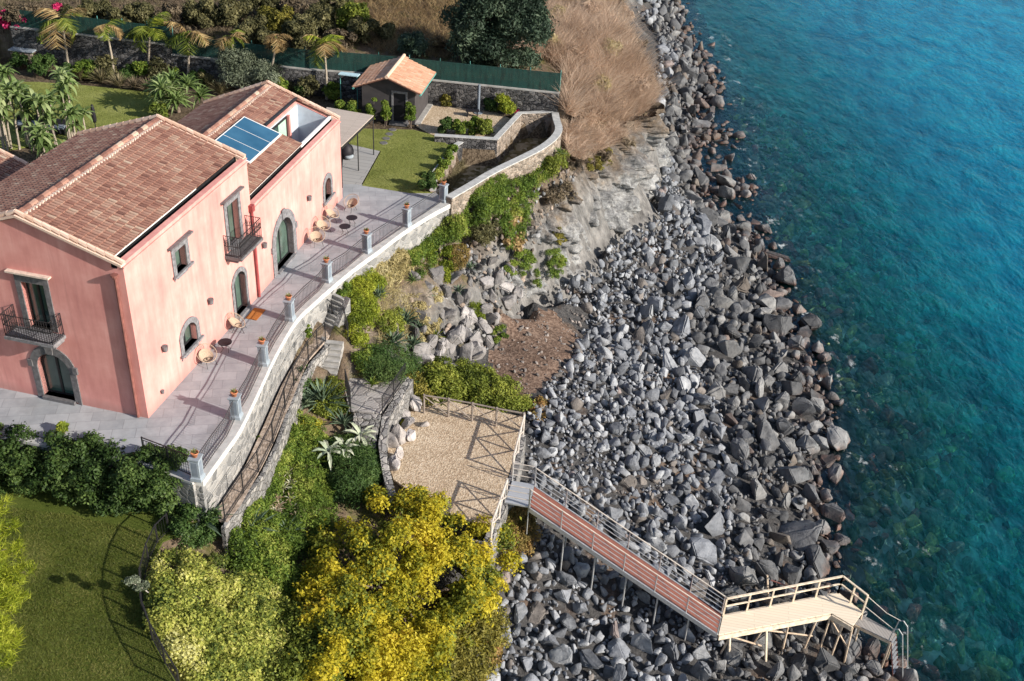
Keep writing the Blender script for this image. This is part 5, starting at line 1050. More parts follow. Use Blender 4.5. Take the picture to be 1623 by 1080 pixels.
for nm, s, tr in (('f_hedge', g3((.016, .036, .008), (.045, .085, .018), (.13, .19, .05)), .22), ('f_yellow', [(.08, (.05, .075, .014)), (.32, (.22, .24, .025)), (.55, (.50, .42, .026)), (.8, (.68, .57, .055)), (.95, (.5, .31, .03))], .42), ('f_olivey', g3((.07, .07, .015), (.21, .19, .035), (.36, .30, .06)), .3), ('f_yelgreen', g3((.05, .075, .012), (.17, .21, .03), (.34, .36, .06)), .3),
                  ('f_euph', [(.12, (.03, .055, .012)), (.34, (.12, .16, .03)), (.52, (.36, .39, .07)), (.7, (.52, .50, .13)), (.9, (.64, .62, .28))], .35), ('f_green', [(.12, (.035, .065, .012)), (.4, (.11, .18, .026)), (.65, (.22, .29, .045)), (.9, (.38, .40, .09))], .35), ('f_dkgreen', g3((.016, .038, .009), (.05, .10, .022), (.12, .18, .05)), .25), ('f_lime', g3((.08, .12, .012), (.22, .27, .025), (.42, .44, .05)), .35), ('f_pine', g3((.10, .14, .008), (.26, .31, .02), (.48, .50, .06)), .3),
                  ('f_orange', g3((.09, .085, .02), (.27, .19, .06), (.42, .22, .09)), .25), ('f_straw', g3((.22, .18, .07), (.40, .33, .15), (.52, .46, .26)), .25), ('f_reed', g3((.32, .23, .165), (.54, .40, .30), (.70, .56, .44)), .4), ('f_scrub', g3((.035, .038, .016), (.11, .105, .045), (.22, .20, .09)), .25), ('f_scrubbrown', g3((.05, .038, .025), (.13, .10, .065), (.24, .19, .12)), .2), ('f_dry', g3((.12, .075, .04), (.26, .175, .09), (.40, .30, .15)), .3),
                  ('f_euc', g3((.018, .034, .022), (.05, .082, .05), (.13, .175, .11)), .2), ('f_olive', g3((.05, .065, .04), (.13, .155, .10), (.25, .28, .20)), .2), ('f_bloom', g3((.22, .01, .04), (.55, .02, .12), (.75, .08, .25)), .3), ('f_palm', g3((.05, .075, .012), (.14, .19, .03), (.30, .32, .06)), .3), ('f_palmdry', g3((.16, .10, .045), (.34, .23, .10), (.46, .36, .18)), .3),
                  ('f_agave', g3((.05, .085, .05), (.11, .16, .10), (.22, .28, .17)), .12), ('f_agavepale', g3((.30, .36, .24), (.44, .48, .35), (.58, .58, .44)), .15), ('f_flax', g3((.07, .06, .03), (.16, .14, .07), (.30, .25, .15)), .2), ('f_paddle', g3((.06, .10, .025), (.17, .25, .075), (.36, .42, .20)), .35), ('f_yelflower', g3((.25, .24, .02), (.52, .46, .03), (.66, .58, .08)), .3)):
    M[nm] = m_foliage(nm, s, tr)
# ------------------------------------------------------------------ lower garden and slope planting
sheet('lower_lawn', lawn_low, ZL, M['lawn_dark'], .1)
t = thing('hedge', 'dense dark green clipped hedge between the terrace and the lower lawn', 'hedge', P(120, 815, ZL)); C = []; Rd = []
hl = [P(x, y, ZL) for x, y in ((-60, 786), (0, 795), (110, 815), (200, 832), (272, 838))]
for i in range(4):
    a, b = hl[i], hl[i+1]; n = int(np.linalg.norm(b-a)*48)
    for _ in range(n):
        f = VR.random(); q = lerp(a, b, f); dp = VR.uniform(.25, 2.2); z = VR.uniform(.15, 2.0+.18*sin(q[0]*2.1)+.12*sin(q[0]*5)-(.3 if dp > 1.8 else 0)); C.append(q+np.array([.18*dp, dp, z])); Rd.append(VR.uniform(.25, .42))
foliage('foliage', C, Rd, 90000, .085, M['f_hedge'], t, aspect=1.9, up=.5, fill=.6)
shrub('sapling', P(104, 690, -.1), .3, .75, 420, .12, 'f_lime', 'bright green young shoot rising above the dark hedge top', 'sapling', nb=4)
bush('euphorbia', [(234, 905), (262, 882), (310, 872), (345, 884), (380, 908), (430, 928), (462, 962), (472, 1010), (465, 1090), (300, 1090), (262, 1040), (230, 985)], 1.3, .3, 190, 60000, .075, 'f_euph', 'broad pale yellow-green flowering mound along the lower lawn edge', 'shrub', aspect=1.5, up=.7, fill=.6, tl=.5)
bush('groundcover_shrub', [(345, 870), (400, 850), (450, 880), (480, 905), (470, 960), (430, 925), (380, 900)], .9, .35, 45, 9000, .08, 'f_green', 'small green shrub between the pale flowering mound and the yellow tree', 'shrub')
# the big yellow tree
yt = thing('yellow_tree', 'large spreading tree with golden yellow autumn leaves beside the gravel yard', 'tree', T(640, 985))
ypoly = [(478, 935), (500, 880), (530, 832), (562, 802), (602, 772), (650, 764), (690, 776), (722, 802), (762, 818), (802, 846), (814, 900), (790, 945), (755, 985), (740, 1040), (738, 1095), (480, 1095), (462, 1040)]
C, Rd = mass_blobs(ypoly, 2.7, .46, 360, 60); _k = np.array([mnoise.noise(Vector(q)*.75) for q in C]) > -.28; C, Rd = C[_k], Rd[_k]*VR.uniform(.7, 1.3, _k.sum()); rt_ = np.array(yt.location); tk = MB()
tk.tube([rt_-ZV*.3, rt_+np.array([.1, .1, .7]), rt_+np.array([.0, .3, 1.4])], [.2, .16, .13], 8); tk.build('trunk', M['bark'], yt); lb = MB()
for i in VR.choice(len(C), 26, replace=False): lb.tube([rt_+np.array([0, .2, 1.1]), lerp(rt_+ZV*1.1, C[i], .5)+ZV*.2, C[i]], [.08, .05, .015], 5)
lb.build('limbs', M['bark'], yt); _g = (np.array([mnoise.noise(Vector(q)*.5+Vector((5, 0, 0))) for q in C])-.06*(C[:, 0]-rt_[0])) > .08; foliage('green_boughs', C[_g]-np.array([0, 0, .1]), Rd[_g], 34000, .09, M['f_yelgreen'], yt, aspect=1.7, up=.45, fill=.3, tl=.55, lump=.5); foliage('crown', C, Rd, 92000, .092, M['f_yellow'], yt, aspect=1.7, up=.45, fill=.3, tl=.55, lump=.5)
bush('green_shrub', [(450, 965), (500, 945), (535, 1000), (540, 1095), (445, 1095)], 2.0, .45, 45, 15000, .1, 'f_yelgreen', 'yellow-green shrub at the lower left foot of the yellow tree', 'shrub')
bush('dry_shrub', [(700, 950), (765, 925), (800, 960), (795, 1010), (775, 1060), (745, 1095), (680, 1095), (680, 1010)], 1.1, .38, 60, 15000, .085, 'f_olivey', 'thin brownish olive shrub between the yellow tree and the boulders', 'shrub', aspect=2.6)
bush('rusty_shrub', [(748, 1005), (790, 985), (800, 1030), (775, 1060), (750, 1050)], .7, .22, 16, 2600, .075, 'f_orange', 'small rust-coloured shrub at the boulder edge near the bottom', 'shrub')
bush('orange_shrub', [(787, 806), (815, 793), (845, 815), (850, 845), (828, 876), (803, 862), (792, 840)], 1.0, .28, 34, 8500, .07, 'f_orange', 'orange and green shrub just below the start of the gangway', 'shrub', tl=.7)
bush('creeping_shrub', [(455, 668), (480, 655), (500, 662), (520, 700), (520, 760), (535, 800), (520, 840), (490, 880), (450, 890), (420, 868), (425, 830), (450, 790), (453, 720)], .55, .26, 110, 24000, .06, 'f_green', 'bright green creeping shrub spilling down the slope below the lower path', 'shrub', aspect=3.2, up=.6, tl=.6)
bush('drooping_shrub', [(520, 700), (560, 690), (598, 705), (608, 745), (590, 770), (560, 795), (530, 790), (518, 750)], .9, .3, 60, 15000, .07, 'f_dkgreen', 'dark green drooping shrub between the pale agave and the gravel yard wall', 'shrub', aspect=4.5, up=.3)
bush('yellow_flowers', [(478, 668), (505, 660), (515, 690), (512, 722), (492, 715)], .5, .16, 16, 2400, .05, 'f_yelflower', 'patch of yellow flowers on the slope below the big agave', 'flowers')
bush('slope_shrub', [(405, 770), (425, 750), (450, 765), (440, 800), (415, 800)], .4, .2, 16, 3200, .06, 'f_green', 'small green shrub against the foot of the lower path wall', 'shrub')
bush('fence_shrub', [(662, 588), (690, 568), (745, 572), (792, 592), (830, 618), (836, 645), (800, 648), (740, 636), (682, 622)], 1.0, .34, 75, 21000, .085, 'f_yelgreen', 'yellow-green shrub growing behind the back fence of the gravel yard', 'shrub', tl=.6)
bush('dark_shrub', [(572, 570), (600, 548), (640, 552), (668, 578), (655, 606), (612, 602), (582, 594)], .85, .32, 42, 12000, .065, 'f_dkgreen', 'dark green feathery shrub overhanging the flagged landing', 'shrub', aspect=4)
bush('slope_bush', [(632, 600), (660, 585), (682, 605), (680, 640), (655, 628)], .7, .28, 22, 5200, .08, 'f_olivey', 'olive green bush at the end of the landing railing', 'shrub')
bush('hanging_creeper', [(548, 448), (585, 420), (612, 430), (606, 470), (592, 500), (588, 535), (562, 548), (550, 512), (556, 480)], .5, .24, 50, 13500, .06, 'f_lime', 'lime green creeper hanging beside the upper stone steps', 'creeper', aspect=2.5, tl=.6)
bush('straw_grass', [(585, 420), (625, 393), (652, 398), (650, 430), (622, 448), (602, 440)], .4, .24, 34, 7500, .09, 'f_straw', 'straw-coloured grass tuft on the ledge below the terrace wall', 'grass tuft', aspect=6, tl=.6)
bush('wall_creeper', [(655, 372), (700, 342), (760, 312), (792, 300), (800, 328), (765, 348), (738, 376), (702, 384), (668, 392)], .45, .25, 70, 17000, .065, 'f_green', 'green creeper covering the wall under the far end of the terrace', 'creeper', aspect=3)
bush('ivy_curtain', [(785, 292), (830, 268), (866, 254), (872, 280), (852, 302), (838, 335), (822, 385), (802, 398), (790, 352), (780, 318)], .5, .26, 70, 17000, .07, 'f_green', 'curtain of green ivy hanging from the curved garden wall onto the cliff', 'ivy', aspect=2.2, tl=.6)
bush('prickly_plant', [(800, 345), (822, 340), (832, 375), (820, 400), (803, 396)], .5, .2, 16, 1500, .16, 'f_palmdry', 'pale yellowish prickly pear patch hanging below the ivy curtain', 'cactus', aspect=1.3)
bush('cliff_plant', [(870, 398), (890, 393), (897, 420), (886, 450), (872, 442)], .45, .18, 20, 4200, .06, 'f_green', 'green plant hanging on the grey cliff face', 'creeper', aspect=3.5)
bush('cliff_creeper', [(800, 425), (826, 395), (850, 392), (846, 416), (816, 444)], .35, .18, 20, 4200, .065, 'f_green', 'narrow diagonal creeper on the rock above the set boulders', 'creeper', aspect=2)
bush('ledge_plant', [(845, 425), (853, 430), (855, 452), (846, 450)], .3, .14, 6, 900, .06, 'f_green', 'tiny green plant in a crack right of the diagonal creeper', 'plant')
bush('cliff_tuft', [(878, 362), (892, 360), (896, 385), (884, 390)], .3, .15, 8, 1200, .06, 'f_olivey', 'small olive tuft high on the grey cliff face', 'plant')
bush('yellow_creeper', [(662, 375), (688, 368), (693, 400), (684, 418), (672, 400)], .4, .17, 18, 3200, .06, 'f_lime', 'yellow creeper trailing down the wall near the straw grass', 'creeper')
bush('orange_creeper', [(712, 390), (736, 385), (745, 405), (730, 432), (714, 425)], .4, .18, 20, 3600, .06, 'f_orange', 'orange and yellow creeper among the upper slope rocks', 'creeper')
bush('rock_flowers', [(740, 462), (760, 470), (768, 505), (752, 515), (742, 490)], .35, .15, 14, 2000, .05, 'f_lime', 'yellow-green plant growing between the set slope boulders', 'plant')
bush('boulder_plant', [(778, 520), (800, 515), (804, 532), (784, 542)], .35, .15, 10, 1800, .05, 'f_green', 'round green plant at the foot of the set boulders by the dirt patch', 'plant')
bush('dry_brush', [(652, 470), (690, 445), (700, 480), (690, 540), (662, 545)], .4, .2, 26, 4200, .09, 'f_straw', 'dry straw brush between the agaves and the slope boulders', 'brush', aspect=6)
bush('rubble_shrub', [(838, 650), (858, 625), (870, 640), (862, 668), (842, 668)], .4, .16, 14, 1700, .06, 'f_orange', 'small orange-green shrub at the yard corner beside the boulders', 'shrub')
bush('yard_flowers', [(630, 655), (642, 645), (648, 662), (636, 680), (628, 672)], .35, .12, 9, 1500, .045, 'f_yelflower', 'yellow flowering plant among the pale yard rocks', 'flowers')
bush('path_weed', [(372, 715), (385, 712), (390, 728), (376, 738)], .3, .12, 8, 900, .05, 'f_green', 'small weed tuft on the near end of the lower path', 'weed')
bush('path_weed', [(402, 688), (410, 684), (413, 694), (404, 698)], .2, .09, 5, 500, .05, 'f_green', 'tiny weed tuft halfway along the lower path', 'weed')
bush('ledge_bush', [(528, 452), (552, 440), (560, 462), (540, 474)], .4, .16, 12, 1900, .06, 'f_green', 'green bush at the top of the upper stone steps', 'shrub')
shrub('path_bush', P(489, 541, ZP), .22, 1.1, 1500, .07, 'f_green', 'narrow upright green bush beside the lower path fence', nb=8)
for x, y, n, L, lab, sd in ((510, 640, 56, 1.5, 'large green agave clump behind the flagged landing', 1), (484, 640, 30, .95, 'smaller green agave leaning beside the lower path fence', 2), (641, 512, 40, 1.0, 'upper of two dark green agaves above the flagged landing', 3), (622, 545, 40, 1.0, 'lower of two dark green agaves above the flagged landing', 4), (318, 826, 40, 1.5, 'blue-green agave beside the steps at the hedge end', 5), (398, 842, 38, 1.3, 'dark green agave below the near end of the path fence', 6), (727, 462, 24, .6, 'small agave growing among the slope boulders', 7), (425, 1068, 24, .7, 'dark agave under the yellow tree at the bottom', 8), (368, 1022, 18, .6, 'pale thin-leaved agave among the flowering mound', 9), (665, 520, 26, .6, 'small agave between the dry brush and the dark agaves', 10), (886, 244, 22, .65, 'pale green agave on the ledge at the end of the curved garden wall', 11), (560, 520, 14, .4, 'small bluish agave by the stair railing', 12)):
    rosette('agave', T(x, y, .12), n, L, .15 if L > .9 else .1, 'f_agave' if sd not in (9, 11) else 'f_paddle', lab, seed=sd)
for i, (x, y, lab) in enumerate(((521, 716, 'left pale curled agave of three on the shaded slope'), (545, 712, 'middle pale curled agave of three on the shaded slope'), (572, 690, 'right pale curled agave of three on the shaded slope'))): rosette('pale_agave', T(x, y, .75), 11, 1.05, .2, 'f_agavepale', lab, elev=(5, 60), droop=1.2, seed=40+i)
al = thing('aloe_clump', 'straw and pale green aloe clump above the dark agave', 'aloe', T(440, 800)); m = MB()
for i in range(22): blade_rosette(m, T(440+VR.normal()*17, 798+VR.normal()*20, .25+VR.random()*.25), 12, .36, .07, (5, 75), .9, 3, random.Random(i))
m.build('leaves', m_foliage('f_aloe', g3((.26, .16, .10), (.42, .36, .24), (.52, .55, .40)), .15), al)
# dried flower stalk over the lawn fence, fence itself
fs = thing('flower_stalk', 'dried flower stalk with grey-green clusters leaning over the lawn fence', 'plant', P(243, 942, -1.2)); m = MB(); a = P(243, 945, -1.5); b = P(205, 922, -.3); m.tube([a, lerp(a, b, .5)+ZV*.08, b], [.022, .016, .01], 6); m.build('stem', M['palewood'], fs)
for k, f in enumerate((.35, .55, .75, .95)): foliage('flower_cluster', [lerp(a, b, f)+np.array([0, .1*(-1)**k, .12])], [.16], 260, .06, M['f_olive'], fs, aspect=1.5)
pl = [P(x, y, ZL) for x, y in ((268, 842), (250, 860), (236, 890), (226, 930), (228, 975), (242, 1015), (262, 1052), (285, 1090))]
railing('lawn_fence', [tuple(p) for p in pl], 'thin dark bar fence round the curved edge of the lower lawn', 'fence', None, ZL, .85, .12, 'iron', post=True, w=.009)
# feathery pine at the left edge
pn = thing('pine_tree', 'bright yellow-green feathery pine at the lower left picture edge', 'tree', P(-70, 1010, ZL)); pb = np.array(pn.location); tip = pb+np.array([.1, .1, 6.0]); m = MB(); m.tube([pb-ZV*.3, lerp(pb, tip, .5), tip], [.2, .13, .03], 8); m.build('trunk', M['bark'], pn); Bs, Ds = [], []; bm_ = MB()
for (x, y, z) in ((8, 800, 1.6), (22, 830, 1.4), (36, 870, 1.2), (45, 905, .9), (25, 915, 1.0), (10, 870, 1.6), (35, 940, .5), (5, 940, 1.0), (12, 1000, .4), (22, 1030, 0), (5, 1050, .2), (-10, 840, 1.8), (-20, 960, 1), (0, 985, .5), (18, 960, .7), (-10, 1030, .3), (25, 1010, 0), (-5, 900, 1.6), (15, 940, .9)):
    e = P(x, y, z); s0 = lerp(pb, tip, min(.9, max(.2, (z+1.6)/6.5))); bm_.tube([s0, lerp(s0, e, .6)-ZV*.1, e], [.05, .03, .012], 5)
    for k in range(26):
        f = 1-VR.random()**1.5*.45; c = lerp(s0, e, f)+VR.normal(size=3)*.13
        nd = 26; Bs.append(c+VR.normal(size=(nd, 3))*.05); Ds.append(unit(VR.normal(size=(nd, 3))*.75+np.array([.3, -.1, .8])))
bm_.build('branches', M['bark'], pn); Bs = np.concatenate(Bs); Ds = np.concatenate(Ds); blades('crown', Bs, Ds, VR.uniform(.16, .3, len(Bs)), np.full(len(Bs), .022), M['f_pine'], pn, bend=.15, seg=1)
for poly, h, r, nb, n, sz, mt_, lab, cat in (
 ([(640, 395), (668, 378), (690, 392), (688, 425), (660, 440), (645, 425)], .45, .22, 30, 5200, .06, 'f_green', 'green plant mat on the slope between the straw grass and the yellow creeper', 'plant'),
 ([(600, 500), (632, 490), (640, 520), (622, 540), (600, 530)], .4, .2, 20, 3600, .07, 'f_yelgreen', 'yellow-green tuft between the lime creeper and the dark agaves', 'plant'),
 ([(700, 395), (716, 388), (722, 430), (708, 445), (698, 425)], .4, .18, 16, 2600, .06, 'f_lime', 'yellowish plant strip between the orange creeper and the slope boulders', 'plant'),
 ([(840, 262), (885, 238), (905, 250), (880, 275), (850, 285)], .5, .24, 30, 6000, .07, 'f_yelgreen', 'yellow-green bush at the foot of the curved wall near its end', 'shrub'),
 ([(712, 318), (760, 290), (800, 268), (812, 285), (770, 312), (725, 338)], .45, .22, 42, 9000, .06, 'f_green', 'green creeper along the foot of the curved garden wall', 'creeper'),
 ([(755, 350), (785, 335), (790, 372), (765, 385), (748, 372)], .45, .22, 22, 4200, .08, 'f_scrub', 'brownish scrub in the hollow left of the ivy curtain', 'scrub'),
 ([(860, 300), (900, 285), (915, 310), (890, 325), (865, 320)], .35, .2, 18, 2200, .08, 'f_scrubbrown', 'dry brown scrub on the ledge above the grey cliff face', 'scrub'),
 ([(925, 255), (965, 238), (978, 258), (945, 278)], .3, .18, 14, 1500, .07, 'f_olivey', 'thin olive scrub on the upper cliff ledge', 'scrub'),
 ([(560, 560), (590, 545), (596, 575), (575, 588)], .5, .2, 16, 3000, .06, 'f_green', 'green fern-like plant beside the lower stone steps', 'plant'),
 ([(468, 585), (484, 575), (492, 600), (480, 625), (466, 615)], .5, .2, 16, 2600, .07, 'f_dkgreen', 'dark plant at the outer foot of the path wall by the agaves', 'plant'),
 ([(500, 605), (545, 600), (552, 650), (520, 662), (498, 650)], .5, .22, 26, 5200, .075, 'f_yelgreen', 'yellow-green leaves around the large agave clump', 'plant')):
    bush('slope_plant', poly, h, r, nb, n, sz, mt_, lab, cat, soft=18)

bush('corner_shrub', [(278, 800), (300, 778), (340, 795), (350, 830), (330, 860), (290, 862), (275, 838)], .8, .22, 30, 6500, .065, 'f_dkgreen', 'dark green shrub at the foot of the front corner wall under the blue-green agave', 'shrub', soft=18)
bush('path_end_shrub', [(355, 850), (400, 805), (430, 800), (450, 830), (420, 860), (370, 870)], .8, .22, 34, 7500, .06, 'f_green', 'green shrub below the near end of the lower path fence', 'shrub', soft=18)

bush('wall_foot_shrub', [(388, 815), (425, 758), (452, 700), (470, 648), (484, 655), (468, 710), (445, 768), (415, 820), (400, 830)], .8, .2, 70, 15000, .06, 'f_green', 'green plants along the outer foot of the lower path wall', 'shrub', soft=14)

for k, (x, y, n, L, mt_, lab) in enumerate(((600, 470, 26, .6, 'f_agave', 'green agave among the straw grass right of the lime creeper'), (655, 548, 26, .7, 'f_agave', 'agave at the foot of the two big dark agaves'), (690, 535, 22, .55, 'f_yelgreen', 'yellowish spiky plant between the slope boulders and the dark agaves'), (675, 470, 22, .55, 'f_agave', 'small dark agave on the upper slope by the straw brush'), (618, 400, 18, .45, 'f_yelgreen', 'yellowish spiky plant on the ledge under the terrace wall'), (655, 445, 16, .5, 'f_paddle', 'pale prickly spiky plant at the edge of the straw grass'), (478, 690, 28, .7, 'f_yelgreen', 'yellow-green spiky plant below the large agave clump'), (545, 672, 26, .75, 'f_agave', 'striped agave by the short dark steps'), (500, 735, 22, .55, 'f_green', 'small green spiky plant on the lower slope'), (455, 845, 24, .7, 'f_agave', 'agave between the path end and the yellow tree'), (745, 425, 20, .45, 'f_agave', 'small agave above the slope boulders'), (590, 610, 18, .4, 'f_green', 'small spiky plant at the back edge of the flagged landing'), (860, 262, 18, .5, 'f_agave', 'small agave at the foot of the curved wall'), (700, 640, 20, .5, 'f_yelgreen', 'spiky plant at the back fence corner'))):
    rosette('spiky_plant', T(x, y, .3), n, L*1.25, .1, mt_, lab, 'spiky plant', seed=200+k)
# ------------------------------------------------------------------ upper garden, back wall, shed, pool, hillside
BW = [(16.28, 35.3), (8.2, 36.25), (4, 36.75), (-1., 36.9), (-10.3, 38.2)]; BW2 = [(-10.3, 38.2), (-17.5, 39.3), (-22, 40)]
bw = thing('back_wall', 'long dark lava stone wall at the back of the garden', 'wall', (0, 36.8, 0)); mb = MB(); wall_run(mb, BW, .0, .4, -.2, 1.7); mb.build('wall', M['stone_dark'], bw); mb = MB(); wall_run(mb, BW, -.03, .43, 1.702, 1.78); mb.build('coping', M['concrete'], bw)
bw = thing('stepped_wall', 'taller section of dark lava wall behind the left palms', 'wall', (-14, 38.8, 0)); mb = MB(); wall_run(mb, BW2, -.02, .4, -.2, 2.35); mb.build('wall', M['stone_dark'], bw); mb = MB(); wall_run(mb, BW2, -.05, .43, 2.352, 2.43); mb.build('coping', M['concrete'], bw)
def net(pl, z0, z1, label):
    t = thing('net_fence', label, 'fence', (*pl[0], z0), 0, 'green net fences on the back walls'); mb = MB(); wall_run(mb, pl, .2, .215, z0, z1); mb.build('net', M['net'], t)
    for a, b in zip(pl[:-1], pl[1:]):
        n = max(1, int(math.dist(a, b)/1.8))
        for k in range(n+1): q = lerp(np.array([*a, 0.]), np.array([*b, 0.]), k/n); m = MB(); m.tube([(q[0], q[1]+.26, z0-.3), (q[0], q[1]+.26, z1+.04)], .028, 6); m.build('post', M['teal'], t)
net(BW, 1.78, 3.05, 'green screen net fence along the top of the long back wall'); net(BW2, 2.43, 3.6, 'green screen net fence on the taller wall behind the left palms')
# sheets
def mk_z(px, z): return [tuple(P(x, y, z)[:2]) for x, y in px]
sheet('lawn_by_shed', mk_z([(574, 294), (604, 240), (543, 226), (556, 203), (600, 205), (655, 206), (690, 215), (716, 234), (690, 278), (688, 306), (650, 306)], .02), .02, M['lawn'])
sheet('patio', mk_z([(541, 291), (545, 232), (551, 227), (602, 239), (572, 293)], .008), .008, mk_planks('patio_slabs', (.30, .29, .28), (.37, .36, .35), (.2, .2, .2), .45, .2), .06)
sheet('back_lawn', mk_z([(-60, 130), (60, 130), (130, 135), (255, 148), (270, 170), (235, 215), (150, 215), (-60, 250)], .015), .015, M['lawn'])
sheet('shed_gravel', mk_z([(660, 200), (682, 163), (770, 170), (812, 190), (785, 219), (690, 217)], .02), .02, M['gravel'])
ss = thing('stepping_stone_row', 'short row of flat stepping stones across the lawn by the shed door', 'stepping stones', P(612, 215, .02))
for x, y in ((622, 206), (617, 213), (612, 220), (608, 227)): q = P(x, y, .02); m = MB(); m.lathe([(.27, 0), (.25, .03)], q, 7); m.build('stone', M['lava'], ss)
# pool walls
def run(name, label, pl, w0, w1, zb, zt, mat, cop=None, cat='wall', copmat='coping'):
    t = thing(name, label, cat, (*pl[0], zb)); mb = MB(); wall_run(mb, pl, w0, w1, zb, zt); mb.build('wall', M[mat], t)
    if cop: mb = MB(); wall_run(mb, pl, w0-.04, w1+.04, zt+.002, zt+cop); mb.build('coping', M[copmat], t)
    return t
pw = smooth_pl(POOLWALL, 3); run('curved_garden_wall', 'long curved garden wall with pale coping along the cliff top', pw, -.02, .38, -2.2, .38, 'stone_brown', .07)
run('bed_wall', 'dark stone wall under the planting bed facing the dry pool', [(8.5, 29.55), (12.45, 29.55)], .0, .3, -1.4, .4, 'stone_dark', .05)
run('bed_side_wall', 'pale stone wall of the planting bed running back beside the dry pool', [(12.45, 29.55), (13.85, 34.3), (16.2, 34.95)], -.0, .3, -1.4, .4, 'stone_brown', .06)
run('lawn_wall', 'low wall with pale coping between the lawn and the dry pool', [(9.25, 22.2), (9.13, 24.7), (10.0, 28.85)], .0, .28, -1.4, .12, 'stone_brown', .05)
run('pool_end_wall', 'short wall closing the dry pool behind the lawn hedge', [(10.02, 28.9), (10.3, 29.5)], .0, .28, -1.4, .12, 'stone_dark', .05)
pool = MB().prism(pool_in, -1.345, -1.3).build('pool_floor', mk_gravel('murky_pool_floor', (.09, .07, .03), (.17, .135, .07), (.36, .30, .22), 3)); pool['kind'] = 'structure'
wt = NT('murky_water'); wb = wt.fin((.035, .032, .02), .06, wt.bump(wt.noise(wt.pos(), 3, 2), .05, .02), 0, .5); 
# reeds in the pool
def tuft_field(name, label, cat, poly, n, L, w, mat, lean=(0, 0, 1), spread=.35, kind=None, group=None, bend=.4, base_up=0., z=None, clump=False):
    q = sample_poly(poly, n*(3 if clump else 1))
    if clump:
        dn_ = np.array([mnoise.fractal(Vector((a*.055, c*.09, 3)), 1., 2, 3) for a, c in q]); keep = np.argsort(-(dn_+VR.normal(size=len(q))*.35))[:n]; q = q[keep]; dn_ = dn_[keep]
    b = Tv(q[:, 0], q[:, 1], np.full(n, base_up)) if z is None else np.array([P(a, c, z) for a, c in q]); d = np.array(lean)+VR.normal(size=(n, 3))*spread; d[:, 2] = np.abs(d[:, 2])+.25
    LL_ = VR.uniform(*L, n)*(np.clip(.95+.7*dn_, .45, 1.5) if clump else 1); tn_ = np.clip(VR.random(n)*.6+.2+.35*np.array([mnoise.noise(Vector((a*.03, c*.05, 9))) for a, c in q]), 0, 1) if clump else None
    o = blades(name, b, d, LL_, np.full(n, w), M[mat], None, bend=bend, origin=b.mean(0), tint=tn_); return tag(o, label, cat, group, kind)
tuft_field('pool_reeds', 'brown and green reeds growing along the dry pool walls', 'reeds', [(706, 290), (728, 245), (742, 243), (728, 285), (712, 305)], 1500, (.3, .8), .03, 'f_flax', kind='stuff', z=-1.3)
tuft_field('pool_reeds', 'olive reeds along the far side of the dry pool', 'reeds', [(792, 238), (822, 192), (832, 192), (812, 232), (796, 246)], 1300, (.3, .7), .03, 'f_scrub', kind='stuff', z=-1.3)
# shed
sA = np.array([6.97, 32.25, 0]); sd = np.array([.13, .991, 0]); sf = np.array([-.991, .13, 0]); SW, SL = 3.5, 3.9
sh = thing('shed', 'charcoal rendered garden shed with bright tiled gable roof and teal gutters', 'shed', sA); b = MB(); prof = [(0, 0), (0, 2.3), (SW/2, 2.95), (SW, 2.3), (SW, 0)]
b.hexa([sA+sf*x+ZV*z for x, z in prof], [sA+sd*SL+sf*x+ZV*z for x, z in prof]); b.build('wall', M['shedwall'], sh)
for sg in (0, 1):
    top = sA+sf*SW/2+ZV*3.07-sd*.4; eave = sA+sf*(SW+.45 if sg else -.45)+ZV*2.22-sd*.4; dd, ll = roof_dir(top, eave); tile_roof('roof', top, sd, dd, SL+.6, ll, M['tile_new'], parent=sh, seed=20+sg)
    g = MB(); e0_ = eave-ZV*.06; g.tube([e0_-sd*.05, e0_+sd*(SL+.65)], .065, 8); g.build('gutter', M['teal'], sh)
m = MB(); m.tube([sA+sf*SW/2+ZV*3.12-sd*.42, sA+sf*SW/2+ZV*3.12+sd*(SL+.22)], .12, 8, tint=.9); m.build('ridge_cap', M['tile_new'], sh)
FS = Fr(sA, sf, -sd); m = MB(); ring(m, FS, rect(1.0, .8, .12, 2.0), rect(1.0, 1.06, .1, 2.14), 0, .05); dfr = m.build('door', M['lava_light'], sh); m = MB(); extr(m, FS, rect(1.0, .8, .12, 2.0), .004, .02); m.build('door_leaf', M['black'], dfr); m = MB(); m.obox(FS.p(.4, 0, .0), sf*1.2, -sd*.5, ZV*.12); m.build('doorstep', M['lava'], sh)
m = MB(); m.obox(sA-sf*.003-np.array([0, 0, 0]), -sf*.35, sd*SL, ZV*.09); m.build('plinth', M['concrete'], sh)
aw = thing('awning', 'pale blue flat awning sticking out behind the shed', 'awning', P(545, 125, 2.4)); a = P(536, 119, 2.3); m = MB(); m.obox(a, np.array([1.3, -.2, 0]), np.array([.1, .5, 0]), ZV*.06); m.build('panel', m_plain('pale_blue_sheet', (.45, .62, .68), .5, .1), aw)
for k in (.1, 1.2): m = MB(); m.tube([a+np.array([k, .15, 0]), (a[0]+k, a[1]+.15, 0)], .03, 6); m.build('post', M['teal'], aw)
